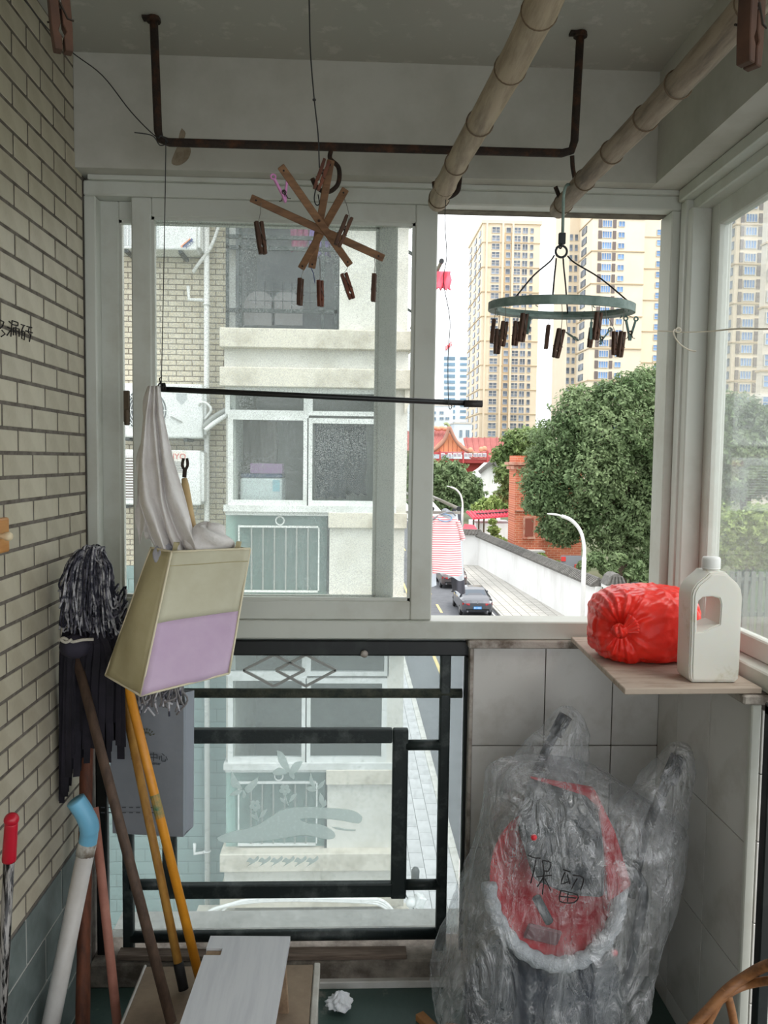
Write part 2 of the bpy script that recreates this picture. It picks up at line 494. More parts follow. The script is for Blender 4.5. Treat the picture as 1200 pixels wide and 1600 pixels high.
def sash(x0, x1, sw0, sw1, y0, y1, name, zt=2.517, zb=1.172, gz0=1.236, gz1=2.458):
    s = MB()
    s.box(x0, x0 + sw0, y0, y1, zb, zt); s.box(x1 - sw1, x1, y0, y1, zb, zt)
    s.box(x0 + sw0, x1 - sw1, y0, y1, gz1, zt); s.box(x0 + sw0, x1 - sw1, y0, y1, zb, gz0)
    o = s.build(name, m_frame, w1, bevel=.004)
    ym = (y0 + y1) / 2
    MB().box(x0 + sw0 - .005, x1 - sw1 + .005, ym - .002, ym + .002, gz0 - .005, gz1 + .005).build('pane', m_glass, o)
    # inner glazing bead
    b = MB(); d = .009
    b.box(x0 + sw0, x0 + sw0 + d, y0 + .006, y1 - .006, gz0, gz1); b.box(x1 - sw1 - d, x1 - sw1, y0 + .006, y1 - .006, gz0, gz1)
    b.box(x0 + sw0, x1 - sw1, y0 + .006, y1 - .006, gz1 - d, gz1); b.box(x0 + sw0, x1 - sw1, y0 + .006, y1 - .006, gz0, gz0 + d)
    b.build('glazing_bead', m_frame, o)
    return o
sash(wx(207, 2.61), wx(679, 2.61), wx(239) - wx(208), wx(679) - wx(645), 2.608, 2.642, 'sash')
sash(wx(153, 2.66), wx(618, 2.66), wx(188) - wx(152), wx(618) - wx(588), 2.654, 2.688, 'sash')
# latch on the rear stile
l = MB(); c = aty(200, 650, 2.60); l.box(c.x - .012, c.x + .006, 2.59, 2.604, c.z - .02, c.z + .08); l.tube([c + Vector((0, -.012, -.03)), c + Vector((0, -.012, .02))], .009, 8)
l.build('latch', mat('old_brass', (84, 72, 58), .5, .6), w1, bevel=.002)

# ------------------------------------------------------------------ side window on the right
w2 = empty('window_2', (1.07, 1.6, 1.11), 'white plastic side window with hazy glass', kind='structure')
SX = .07
f = MB()
f.box(XR + .02, 1.19, 2.52, 2.597, 1.160, 2.505)          # corner post
f.box(1.075, 1.19, YR, 2.597, 2.50, 2.537)
f.box(1.073, 1.19, YR, 2.585, 1.1115, 1.163)
f.box(1.04, 1.17, YR, 2.586, 2.535, 2.5745)
f.build('frame', m_frame, w2, bevel=.004)
MB().box(XR + .012, 1.092, 2.552, 2.598, 1.155, 2.54).build('corner_post', m_frame, w2, bevel=.008, seg=2)
def sash_side(y0, y1, name, x0=1.12, x1=1.155, zt=2.505, zb=1.163, sw=.055, gz0=1.222, gz1=2.435):
    s = MB()
    s.box(x0, x1, y0, y0 + sw, zb, zt); s.box(x0, x1, y1 - sw, y1, zb, zt)
    s.box(x0 + .001, x1, y0 + sw, y1 - sw, gz1, zt); s.box(x0 + .001, x1, y0 + sw, y1 - sw, zb, gz0)
    o = s.build(name, m_frame, w2, bevel=.004)
    xm = (x0 + x1) / 2
    MB().box(xm - .002, xm + .002, y0 + sw - .004, y1 - sw + .004, gz0 - .004, gz1 + .004).build('pane', m_glass_r, o)
ys = atx(1112, 640, 1.12).y
sash_side(1.35, ys + .055, 'sash')
sash_side(.2, 1.42, 'sash', 1.16, 1.19)

# ------------------------------------------------------------------ railing below the back window
def rx(px, py): return aty(px, py, 2.64)
rl = empty('balcony_railing', (-.2, 2.64, ZF + .09), 'black metal railing with a framed etched glass panel under the window', 'railing')
Y0, Y1 = 2.625, 2.655
def vbar(px, py0, py1, wpx, name='post', m_=m_rail):
    a = rx(px, (py0 + py1) / 2); hw_ = wpx / 2 / FPX * 2.64
    return MB().box(a.x - hw_, a.x + hw_, Y0, Y1, rx(px, py1).z, rx(px, py0).z).build(name, m_, rl, bevel=.006, seg=2)
def hbar(px0, px1, py, hpx, name='rail', m_=m_rail, round_=True):
    a = rx((px0 + px1) / 2, py); hh = hpx / 2 / FPX * 2.64; x0 = rx(px0, py).x; x1 = rx(px1, py).x
    if round_: return MB().tube([(x0, 2.64, a.z), (x1, 2.64, a.z)], hh, 14).build(name, m_, rl, smooth=True)
    return MB().box(x0, x1, Y0, Y1, a.z - hh, a.z + hh).build(name, m_, rl, bevel=.005, seg=2)
hbar(140, 736, 1011, 25, 'top_rail', m_black, False)
vbar(728, 1024, 1500, 15, 'post', m_black)
vbar(160, 1024, 1500, 18, 'post', m_black)
vbar(692, 1022, 1490, 17, 'post')
vbar(200, 1022, 1490, 17, 'post')
hbar(165, 722, 1083, 15, 'rail', m_moss)
hbar(205, 690, 1461, 18, 'rail')
hbar(276, 613, 1149, 23, 'panel_frame_bar', m_rail, False)
hbar(276, 613, 1390, 23, 'panel_frame_bar', m_rail, False)
vbar(624, 1138, 1402, 25, 'panel_frame_bar')
vbar(265, 1138, 1402, 22, 'panel_frame_bar')
for py in (1164, 1382):
    hbar(634, 688, py, 17, 'connector'); hbar(204, 258, py, 17, 'connector')
a = rx(569, 1019); MB().lathe([(.004, -.03), (.010, -.028), (.013, -.02), (.010, -.012), (.004, -.01)], (a.x, 2.635, a.z), (0, 1, 0), 12).build('knob', m_stone, rl, smooth=True)
d = MB()
m_dia = mat('grey_metal_strip', (150, 152, 148), .5, .2)
for (cx, hw2) in ((428, 48), (478, 47)):
    q = [rx(cx - hw2, 1047), rx(cx, 1023), rx(cx + hw2, 1047), rx(cx, 1072)]
    for i in range(4): d.bar(q[i], q[(i + 1) % 4], .008, .008, (0, 1, 0))
d.build('diamond_ornament', m_dia, rl)
# lower glass behind the railing
x0 = rx(150, 1200).x; x1 = rx(722, 1200).x
MB().box(x0, x1, 2.668, 2.672, .06, 1.11).build('pane', m_glass_l, rl)
# etched picture on the glass: butterflies, flowers and an open hand
m_etch = glass_mat('etched_glass', (.9, .95, .94), .62, .08, (240, 244, 243), 90, 0.0, tl_share=.9)
et = MB()
def blob(pts, n=5):
    P = smooth_path([rx(x, y) + Vector((0, .022, 0)) for x, y in pts + [pts[0]]], n)[:-1]
    et.poly3(P, (0, .002, 0))
def C3(px, py): return (260 + px / 2.4, 960 + py / 2.4)
def shape(pts, n=4): blob([C3(*p) for p in pts], n)
shape([(185, 850), (230, 830), (330, 805), (390, 770), (440, 742), (520, 733), (600, 737), (690, 745), (730, 765), (732, 785), (715, 795), (660, 785), (600, 778), (540, 775), (500, 780), (530, 795), (580, 800), (625, 825), (630, 848), (600, 855), (520, 840), (440, 850), (360, 862), (260, 868), (200, 865)])
shape([(620, 808), (650, 812), (680, 818), (712, 820), (690, 824), (640, 818)])
shape([(412, 520), (435, 530), (455, 570), (462, 600), (440, 590), (418, 560)]); shape([(510, 560), (480, 565), (462, 590), (470, 610), (495, 590)]); shape([(395, 600), (420, 585), (455, 600), (430, 612), (402, 612)]); shape([(455, 600), (475, 605), (478, 628), (462, 618)])
shape([(240, 595), (262, 630), (280, 665), (262, 662), (238, 650)]); shape([(342, 620), (320, 635), (290, 662), (305, 680), (335, 650)]); shape([(230, 690), (255, 672), (282, 670), (262, 688)]); shape([(285, 668), (295, 690), (282, 700)])
shape([(540, 605), (552, 640), (560, 665), (535, 640)]); shape([(595, 630), (575, 645), (562, 668), (585, 655)]); shape([(522, 660), (545, 655), (560, 672), (535, 674)])
for cx, cy in ((442, 668), (330, 728)):
    for k in range(5):
        an = k * 1.257 + .3; px, py = cx + 13 * math.cos(an), cy + 13 * math.sin(an)
        shape([(px + 9 * math.cos(b), py + 9 * math.sin(b)) for b in [j * 1.047 for j in range(6)]], 2)
    shape([(cx + 2, cy + 16), (cx + 8, cy + 40), (cx + 14, cy + 58), (cx + 8, cy + 56), (cx, cy + 34)]); shape([(cx + 14, cy + 50), (cx + 26, cy + 22), (cx + 45, cy + 15), (cx + 34, cy + 36)]); shape([(cx + 10, cy + 56), (cx - 12, cy + 44), (cx - 18, cy + 30), (cx + 2, cy + 40)])
shape([(575, 680), (590, 700), (585, 730), (570, 705)]); shape([(595, 705), (600, 725), (580, 735)])
for k in range(6):
    cx = 320 + k * 45; shape([(cx - 24, 940), (cx - 10, 924), (cx + 4, 932), (cx + 20, 918), (cx + 24, 930), (cx + 8, 942), (cx - 6, 950), (cx - 20, 958), (cx - 8, 944)], 3)
et.build('etched_picture', m_etch, rl, fix=False)

# floor kerb and slab edge under the railing
kb = tag(MB().box(XL, XP, 2.575, 2.78, ZF, .025).build('trim_1', m_conc, bevel=.006), 'raw concrete kerb under the railing', kind='structure')
MB().box(XL, 1.3, 2.78, 2.96, ZF - .14, -.02).build('slab_edge', mat('outer_ledge', (190, 186, 178), .9, rgb2=(150, 146, 138), scale=8), kb)
MB().box(XL + .3, XP - .02, 2.555, 2.578, ZF, -.035).build('skirting_tile', m_wtile, kb, bevel=.003)
pl = MB(); a = aty(150, 1492, 2.56); b = aty(636, 1510, 2.56)
pl.bar((XL + .09, 2.60, .045), (aty(350, 1500, 2.6).x, 2.59, .040), .045, .018)
tag(pl.build('plank', mat('weathered_wood', (128, 112, 100), .9, rgb2=(92, 78, 68), scale=8, stretch=(1, 12, 12)), bevel=.002), 'short weathered plank lying on the kerb behind the sticks', 'plank')
pl = MB(); pl.bar((aty(352, 1500, 2.6).x, 2.60, .038), (b.x, 2.6, .036), .05, .018)
tag(pl.build('plank', MATS['weathered_wood'], bevel=.002), 'long weathered plank lying on the kerb below the railing', 'plank')

# rear end: low parapet and head beam behind the camera
wre = tag(MB().box(XL, 1.25, YR - .1, YR, ZF, .5).box(XL, 1.25, YR - .1, YR, ZBEAM, ZC).build('wall_rear', m_beam), 'low wall and beam at the other end of the balcony', kind='structure')

# side railing post at the right edge
r2 = empty('balcony_railing', (1.06, 1.7, ZF), 'black metal side railing beside the tiled parapet at right edge', 'railing')
MB().box(1.045, 1.075, YE - .085, YE - .055, ZF, 1.10).build('post', m_black, r2, bevel=.003)
MB().box(1.045, 1.075, YE - .95, YE - .92, ZF, 1.10).build('post', m_black, r2, bevel=.003)
MB().box(1.045, 1.075, YE - .95, YE - .055, 1.075, 1.105).build('top_rail', m_black, r2, bevel=.003)
for zz_ in (.12, .95):
    MB().tube([(1.06, YE - .93, zz_), (1.06, YE - .07, zz_)], .014, 10).build('rail', m_black, r2, smooth=True)
# ------------------------------------------------------------------ things hanging from the ceiling
m_rust = mat('rusty_iron', (52, 42, 36), .85, .3, rgb2=(98, 62, 40), scale=25, contrast=(.5, .75), bump=.4)
m_wire = mat('wire', (62, 62, 64), .5, .6)
m_bamboo = mat('dry_bamboo', (176, 158, 134), .6, rgb2=(120, 102, 84), scale=5, contrast=(.45, .75), stretch=(9, 1, 9), bump=.08)
m_bamboo2 = mat('grey_bamboo', (158, 142, 124), .65, rgb2=(92, 78, 66), scale=5, contrast=(.42, .72), stretch=(9, 1, 9), bump=.08)
m_slat = mat('hanger_wood', (142, 104, 72), .65, rgb2=(104, 72, 48), scale=10, stretch=(1, 6, 6), bump=.1)
m_pin = mat('dark_red_wood', (92, 62, 46), .75, rgb2=(62, 42, 32), scale=20, contrast=(.4, .7), rand=.25)
m_string = mat('grey_string', (120, 116, 108), .9)
m_teal = mat('teal_plastic', (72, 106, 104), .45, rgb2=(96, 124, 118), scale=30)
m_ring = mat('green_grey_plastic', (140, 160, 152), .45, rgb2=(84, 108, 100), scale=12)
m_pink = mat('pink_plastic', (224, 150, 206), .4)

# iron bar bolted to the ceiling
YI = 2.32
def bi(px, py, y=YI): return aty(px, py, y)
bar = empty('ceiling_iron_bar', (bi(570, 232).x, YI, 2.60), 'rusty iron bar bent at both ends and fixed to the ceiling', 'iron bar')
a, b, c_, d_ = bi(240, 22), bi(247, 222), bi(897, 240), bi(907, 48)
a.z = d_.z = ZC - .001
MB().tube([a, (b.x, YI, b.z + .03), (b.x + .006, YI, b.z + .008), (b.x + .03, YI, b.z), (c_.x - .035, YI, c_.z), (c_.x - .008, YI, c_.z + .008), (c_.x, YI, c_.z + .035), d_], .0115, 10).build('bar', m_rust, bar, smooth=True)
for p in (a, d_):
    MB().lathe([(.02, -.012), (.018, 0)], p, (0, 0, 1), 10).box(p.x - .03, p.x + .012, YI - .012, YI + .012, p.z - .006, p.z).build('anchor', m_rust, bar)
zb = (b.z + c_.z) / 2
def hook(pts, r=.0065):
    MB().tube(smooth_path(pts, 6), r, 8).build('hook', m_rust, bar, smooth=True)
hook([bi(517, 236), bi(516, 248), bi(529, 262), bi(529, 285), bi(518, 298), bi(505, 299), bi(494, 291), bi(488, 279)])
hook([bi(718, 240, YI + .01), bi(719, 262, 2.34), bi(718, 284, 2.34), bi(714, 300, 2.34), bi(697, 309, 2.34), bi(682, 300, 2.34), bi(678, 284, 2.34)])
hook([bi(894, 243), bi(895, 262, 2.33), bi(899, 285, 2.33), bi(900, 306, 2.33), bi(888, 318, 2.33), bi(876, 310, 2.33), bi(868, 292, 2.33)])

# two bamboo poles
def bamboo(y_end, p_end, p_far, nodes, r0, m_, label):
    root = empty('bamboo_pole', (p_end.x, 0.5, p_end.z - .03), label, 'bamboo pole', 'bamboo drying poles')
    pts = []; rs = []
    n = 90; Y2 = YR + .15
    for i in range(n + 1):
        y = lerp(p_end.y, Y2, i / n); t = (p_end.y - y) / (p_end.y - p_far.y)
        p = p_end.lerp(p_far, t)
        k = 0.0
        for ny in nodes:
            dd = abs(y - ny)
            k += .0030 * math.exp(-(dd / .012) ** 2) - .0012 * math.exp(-((y - ny + .03) / .02) ** 2)
        pts.append(p + Vector((.004 * math.sin(y * 5), 0, .004 * math.sin(y * 3.3)))); rs.append(r0 * (1 + .04 * t) + k)
    MB().tube(pts, rs, 18).build('culm', m_, root, smooth=True)
    for ny in nodes:
        t = (p_end.y - ny) / (p_end.y - p_far.y); p = p_end.lerp(p_far, t) + Vector((.004 * math.sin(ny * 5), 0, .004 * math.sin(ny * 3.3)))
        MB().ring(p, r0 * (1 + .04 * t) + .0018, .0016, (0, 1, 0), 24, 6).build('node_ring', mat('bamboo_node', (104, 86, 68), .8), root, smooth=True)
    return root
e1 = aty(684, 318, 2.44); f1 = atz(848, 0, e1.z); f1 = f1
bamboo(2.44, e1, f1, [2.40, 2.29, 2.12, 1.86, 1.60, 1.40, 1.12, .75, .4, 0, -.5, -1, -1.6], .0285, m_bamboo, 'pale bamboo pole near the middle, resting in a hook above the open window')
e2 = aty(873, 330, 2.42); f2 = atz(1168, 8, e2.z)
bamboo(2.42, e2, f2, [2.36, 2.16, 1.96, 1.76, 1.60, 1.32, 1.02, .75, .4, 0, -.5, -1, -1.6], .0262, m_bamboo2, 'greyer bamboo pole on the right carrying the round hanger')

# wires
def wire(name, pts, label, r=.0016, m_=m_wire, n=6, cat='wire', group=None):
    return tag(MB().tube(smooth_path(pts, n), r, 6).build(name, m_, smooth=True), label, cat, group)
wire('steel_wire', [atx(38, 0, XL + .02), atx(75, 45, XL + .02), aty(113, 82, 2.46), aty(160, 118, 2.40), aty(205, 175, 2.36), aty(243, 213, 2.30), aty(252, 212, 2.29), aty(262, 222, 2.31), aty(250, 227, 2.33), aty(238, 212, 2.30), aty(210, 207, 2.29)],
     'thin steel wire sagging from the tiled wall to the iron bar', .0017)
wire('steel_wire', [aty(480, -60, 1.9), aty(483, 0, 2.0), aty(485, 80, 2.12), aty(491, 155, 2.2), aty(497, 210, 2.24), aty(499, 262, 2.26)], 'straight steel wire coming down to the wooden star hanger', .0018)
kn = aty(491, 156, 2.2); 
o = MB().ellipsoid(kn, .005, .005, .004, 8, 6).build('knot', m_wire, bpy.data.objects['steel_wire.001'], smooth=True)

# black hanging rod
ra = aty(250, 608, YI); rb = aty(752, 631, YI)
rod = empty('hanging_rod', ((ra.x + rb.x) / 2, YI, min(ra.z, rb.z) - .01), 'thin black rod hung level on two wires across the window', 'rod')
MB().tube([ra, rb], .0082, 10).build('rod', mat('black_plastic', (18, 18, 20), .4), rod, smooth=True)
MB().tube([rb - Vector((.05, 0, -.0)), rb + Vector((.003, 0, 0))], .0105, 10).build('end_cap', mat('dark_cap', (48, 44, 44), .6), rod, smooth=True)
MB().tube(smooth_path([aty(258, 225, YI - .012), aty(259, 235, YI - .016), aty(256, 420, YI - .012), aty(252, 605, YI - .01)], 5), .0013, 6).build('wire', m_wire, rod, smooth=True)
MB().tube(smooth_path([aty(697, 308, 2.33), aty(695, 345, YI), aty(698, 400, YI), aty(693, 440, YI), aty(703, 500, YI), aty(700, 560, YI), aty(701, 632, YI - .01), aty(706, 636, YI), aty(703, 624, YI + .01)], 5), .0012, 6).build('wire', m_wire, rod, smooth=True)
k = MB(); p = aty(253, 606, YI)
for i in range(4): k.ring(p + Vector((-.004 + .004 * i, 0, .002)), .011, .0022, (1, .2 * (i - 1), .1), 14, 6)
k.tube([p + Vector((0, -.01, .005)), p + Vector((-.004, -.012, .025)), p + Vector((.002, -.01, .03))], .002, 6)
k.build('knot', mat('black_cord', (34, 30, 30), .9), rod, smooth=True)

# ------------------------------------------------------------------ clothes pegs
def jaw_mesh(name, sgn, m_):
    b = MB(); pr = [(.001, -.030), (.003, 0), (.0105, 0), (.0105, -.055), (.009, -.078), (.0012, -.078), (.0012, -.064), (.004, -.059), (.0012, -.052)]
    pr = [(sgn * x, z) for x, z in pr]
    b.prism(pr, (0, -.006, 0), (1, 0, 0), (0, 0, 1), (0, .012, 0))
    o = b.build(name, m_, None, bevel=.0008, origin=False); me = o.data; bpy.data.objects.remove(o); return me
JA, JB = jaw_mesh('jaw', 1, m_pin), jaw_mesh('jaw', -1, m_pin)
m_pin2 = mat('red_brown_wood', (122, 70, 50), .7, rgb2=(84, 46, 34), scale=20, rand=.15)
JA2, JB2 = jaw_mesh('jaw', 1, m_pin2), jaw_mesh('jaw', -1, m_pin2)
def spring_mesh():
    b = MB()
    for i in range(3): b.ring((0, -.005 + .005 * i, -.031), .0045, .0011, (0, 1, 0), 12, 5)
    b.tube([(-.012, .0065, -.047), (-.006, .0065, -.046), (0, .006, -.031)], .0011, 5).tube([(.012, -.0065, -.047), (.006, -.0065, -.046), (0, -.006, -.031)], .0011, 5)
    o = b.build('spring', mat('spring_steel', (70, 62, 56), .5, .7), None, origin=False); me = o.data; bpy.data.objects.remove(o); return me
SPR = spring_mesh()
def frame_from(top, bot, spin):
    z = (top - bot).normalized(); x = Vector((math.cos(spin), math.sin(spin), 0)); x = (x - z * x.dot(z)).normalized(); y = z.cross(x)
    return Matrix((x, y, z)).transposed()
def put(me, name, root, off=Matrix.Identity(4)):
    o = bpy.data.objects.new(name, me); COL.objects.link(o); o.parent = root; o.matrix_basis = off; return o
def thread_part(root, W, pts, r=.0009, m_=m_string):
    o = MB().tube(pts, r, 5).build('string', m_, None, smooth=True)
    o.parent = root; o.matrix_parent_inverse = W.inverted()
    return o
def peg(top, bot, Y, spin, label, group, att=None, open_=0.0, m2=False, base=.078):
    t_ = aty(*top, Y); b_ = aty(*bot, Y)
    R = frame_from(t_, b_, spin); sc = (t_ - b_).length / base
    root = empty('clothes_peg', t_, label, 'clothes peg', group, rot=R.to_euler())
    root.scale = (sc, sc, sc)
    W = Matrix.LocRotScale(t_, R.to_euler(), Vector((sc, sc, sc)))
    put(JA2 if m2 else JA, 'jaw', root, Matrix.Translation((0, 0, -.03)) @ Matrix.Rotation(open_, 4, 'Y') @ Matrix.Translation((0, 0, .03)))
    put(JB2 if m2 else JB, 'jaw', root, Matrix.Translation((0, 0, -.03)) @ Matrix.Rotation(-open_, 4, 'Y') @ Matrix.Translation((0, 0, .03)))
    put(SPR, 'spring', root)
    if att is not None:
        q = att if isinstance(att, Vector) else aty(*att[:2], Y)
        thread_part(root, W, [q, q.lerp(t_, .5) + Vector((.002, 0, 0)), t_, t_.lerp(b_, .4) + Vector((.004, -.006, 0))])
    return root

def clip_arm(sgn, m_):
    b = MB(); n = 10
    # ring end, slotted arm, flat jaw
    b.ring((sgn * .012, 0, -.006), .0055, .0022, (0, 1, 0), 14, 6)
    b.bar((sgn * .011, 0, -.012), (sgn * .0045, 0, -.045), .008, .0045, (1, 0, 0)); b.bar((sgn * .0045, 0, -.044), (sgn * .0025, 0, -.066), .008, .004, (1, 0, 0))
    o = b.build('arm', m_, None, origin=False); me = o.data; bpy.data.objects.remove(o); return me
CLIP = {}
def plastic_clip(top, bot, Y, spin, label, group, m_, att=None, base=.066, open_=0.0):
    if m_.name not in CLIP: CLIP[m_.name] = (clip_arm(1, m_), clip_arm(-1, m_))
    t_ = aty(*top, Y); b_ = aty(*bot, Y); R = frame_from(t_, b_, spin); sc = (t_ - b_).length / base
    root = empty('plastic_clip', t_, label, 'clip', group, rot=R.to_euler()); root.scale = (sc, sc, sc)
    W = Matrix.LocRotScale(t_, R.to_euler(), Vector((sc, sc, sc)))
    P_ = Vector((0, 0, -.045))
    for me, s in zip(CLIP[m_.name], (1, -1)):
        put(me, 'arm', root, Matrix.Translation(P_) @ Matrix.Rotation(s * open_, 4, 'Y') @ Matrix.Translation(-P_))
    put(SPR, 'spring', root, Matrix.Translation((0, 0, -.014)))
    if att is not None:
        thread_part(root, W, [att if isinstance(att, Vector) else aty(att[0], att[1], Y), t_ + Vector((.006, 0, -.004))])
    return root

# ------------------------------------------------------------------ wooden star hanger
sh = empty('star_hanger', aty(508, 345, 2.29), 'hanger of four crossed wooden slats hung by a peg', 'clothes hanger')
def slat(p0, y0, p1, y1, off, wd=.021, th=.0075):
    a_ = aty(*p0, y0) + Vector((0, off, 0)); b_ = aty(*p1, y1) + Vector((0, off, 0))
    d = (b_ - a_).normalized(); face = Vector((0, -1, -.35))
    s = MB(); s.bar(a_, b_, wd, th, face)
    o = s.build('slat', m_slat, sh, bevel=.0025, seg=2)
    for q in (a_.lerp(b_, .04), a_.lerp(b_, .96)):
        nrm = (face - d * face.dot(d)).normalized()
        MB().lathe([(.0028, 0), (.0028, .0012)], q + nrm * (th / 2 - .0004), nrm, 8).build('hole', m_ink, o)
slat((439, 262), 2.20, (547, 416), 2.36, -.012)
slat((391, 307), 2.27, (600, 402), 2.29, .012)
slat((517, 250), 2.22, (487, 419), 2.36, .000)
slat((540, 294), 2.22, (470, 419), 2.36, .006)
MB().lathe([(.004, -.02), (.004, .02)], aty(499, 345, 2.28), (0, 1, .3), 8).build('rivet', m_rust, sh)
MB().tube(smooth_path([aty(494, 292, 2.28), aty(491, 310, 2.27), aty(494, 320, 2.27), aty(499, 318, 2.27), aty(497, 304, 2.28)], 5), .0018, 6).build('wire_loop', m_wire, sh, smooth=True)
MB().tube([aty(486, 418, 2.35), aty(490, 428, 2.35), aty(492, 442, 2.35)], .0012, 5).build('blue_thread', mat('blue_thread', (30, 40, 90), .8), sh)
G1 = 'wooden pegs on the star hanger'
peg((404, 346), (411, 397), 2.27, .5, 'dark wooden peg hanging from the far left slat end of the star hanger', G1, (408, 317))
peg((546, 338), (527, 384), 2.24, .2, 'tilted dark wooden peg in front of the right side of the star hanger', G1, (537, 308))
peg((470, 435), (468, 477), 2.36, 1.2, 'left one of the two wooden pegs hanging side by side under the star hanger', G1, (474, 417))
peg((500, 438), (501, 479), 2.36, .9, 'right one of the two wooden pegs hanging side by side under the star hanger', G1, (498, 400), m2=True)
peg((537, 427), (550, 467), 2.36, .3, 'wooden peg slanting under the lower right slat of the star hanger', G1, (544, 416), m2=True)
peg((585, 428), (583, 471), 2.29, 1.4, 'wooden peg hanging from the far right slat end of the star hanger', G1, (585, 399))
peg((511, 250), (494, 296), 2.21, .15, 'brown wooden peg clipping the star hanger to the iron hook', G1, None, m2=True)
plastic_clip((437, 270), (446, 316), 2.21, .3, 'pink plastic clip at the upper left slat of the star hanger', None, m_pink, (440, 263), open_=.12)

# two pegs close to the camera
peg((88, -40), (99, 82), 1.02, .5, 'large blurred wooden peg at the top left corner by the tiled wall', 'pegs near the camera', (88, -90), base=.078)
peg((1178, -55), (1170, 104), .95, .6, 'wooden peg at the top right corner by the bamboo pole', 'pegs near the camera', (1178, -110))

# ------------------------------------------------------------------ round hanger
YH = 2.2
rc = aty(876, 481, YH); RR = 112 / FPX * YH
rh = empty('round_hanger', rc, 'round grey green plastic clothes hanger hanging on the right bamboo pole', 'clothes hanger')
TILT = Matrix.Rotation(math.radians(4.5), 3, 'X')
TILT = Matrix.Rotation(math.radians(1.0), 3, 'Y') @ TILT
def rp(an, r, z=0): return rc + TILT @ Vector((math.cos(an) * r, math.sin(an) * r, z))
prof = [(RR - .024, -.008), (RR - .004, -.013), (RR, -.012), (RR, .009), (RR - .004, .011), (RR - .006, .002), (RR - .024, -.001)]
rows = [[rp(2 * math.pi * i / 64, r, z) for (r, z) in prof] for i in range(65)]
rows = [[rows[i][j] for i in range(64)] for j in range(len(prof))] 
rows.append(rows[0])
MB().grid(rows, True).build('ring', m_ring, rh, bevel=0, smooth=False, weld=1e-6)
for i in range(8):
    an = 2 * math.pi * i / 8 + .2
    MB().tube([rp(an, RR - .012, -.006), rp(an, RR - .012, -.015), rp(an + .03, RR - .012, -.017)], .0014, 6).build('peg_loop', m_ring, rh)
s = MB(); p0 = rp(2.4, RR - .015, -.004); s.bar(p0, rp(5.3, RR - .015, -.004), .012, .004)
hub = aty(877, 397, YH)
MB().ring(aty(877, 393, YH), .0155, .0032, (0, 1, 0), 24, 8).build('hub_ring', mat('dark_plastic', (44, 50, 54), .5), rh, smooth=True)
for (x0_, y0_), (an) in (((866, 399), math.radians(190)), ((887, 400), math.radians(-18)), ((869, 404), math.radians(249.5)), ((880, 404), math.radians(69.5))):
    q = aty(x0_, y0_, YH); e = rp(an, RR - .006, .006)
    if an > 3 and an < 3.5: e = rp(math.radians(218), RR - .006, .006)
    if an < 0: e = rp(math.radians(-38), RR - .006, .006)
    MB().tube(smooth_path([q, q.lerp(e, .12) + Vector((0, 0, -.004)), q.lerp(e, .55) + Vector((0, 0, .006)), e], 4), .0022, 6).build('stay_wire', m_wire, rh, smooth=True)
sw = aty(878, 377, YH)
MB().box(sw.x - .009, sw.x + .009, YH - .006, YH + .006, sw.z - .008, sw.z + .022).ring(aty(876, 384, YH), .007, .0025, (1, .3, 0), 14, 6).build('swivel', MATS['dark_plastic'], rh, bevel=.002)
tp = aty(882, 296, 2.22)
MB().tube(smooth_path([aty(879, 368, YH), aty(880, 330, 2.18), aty(881, 303, 2.16), aty(886, 289, 2.19), aty(894, 292, 2.25), aty(896, 308, 2.27)], 5), .0042, 8).build('hook', m_ring, rh, smooth=True)
G2 = 'wooden pegs on the round hanger'
L2 = [((772, 499), (768, 536), 2.20, 1.3, 'outermost wooden peg at the left edge of the round hanger', (773, 485)),
      ((779, 514), (776, 553), 2.30, .4, 'lower of the left wooden pegs under the round hanger', (781, 487)),
      ((789, 502), (784, 541), 2.10, .3, 'upper of the left wooden pegs, just right of the lowest left one', (789, 488)),
      ((808, 502), (804, 540), 2.34, .4, 'wooden peg behind, fourth from the left on the round hanger', (808, 490)),
      ((820, 490), (814, 534), 2.05, .5, 'front wooden peg, fifth from the left on the round hanger', (820, 484)),
      ((857, 508), (853, 545), 2.36, 1.5, 'narrow peg seen edge on near the middle of the round hanger', (857, 495)),
      ((877, 514), (868, 559), 2.04, .3, 'long wooden peg hanging lowest in the middle of the round hanger', (876, 484)),
      ((925, 512), (921, 543), 2.34, .5, 'wooden peg half hidden behind others right of the middle', (925, 495)),
      ((936, 488), (930, 531), 2.04, .4, 'front wooden peg right of the middle of the round hanger', (936, 482)),
      ((961, 518), (960, 555), 2.30, .6, 'left of the paired wooden pegs at the right of the round hanger', (962, 492)),
      ((973, 518), (968, 558), 2.12, .5, 'right of the paired wooden pegs at the right of the round hanger', (972, 490))]
def on_ring(px, py, Y_):
    """depth and tying point on the ring above this peg"""
    sg = 1 if Y_ > YH else -1; Yv = Y_
    for _ in range(4):
        x_ = aty(px, py, Yv).x - rc.x; x_ = max(-RR + .014, min(RR - .014, x_)); dy = math.sqrt(max(0, (RR - .013) ** 2 - x_ * x_)); Yv = YH + sg * dy
    return Yv, rc + TILT @ Vector((x_, sg * dy, -.007))
for tp_, bt_, Y_, sp, lb, at_ in L2:
    Yv, att = on_ring(*tp_, Y_); peg(tp_, bt_, Yv, sp, lb, G2, att)
def ring_clip(tp_, bt_, Y_, sp, lb, m_, open_=0.0):
    Yv, att = on_ring(*tp_, Y_); plastic_clip(tp_, bt_, Yv, sp, lb, G3, m_, att, open_=open_)
G3 = 'teal plastic clips on the round hanger'
ring_clip((828, 490), (824, 522), 2.30, 1.2, 'teal plastic clip behind the front left wooden pegs', m_teal)
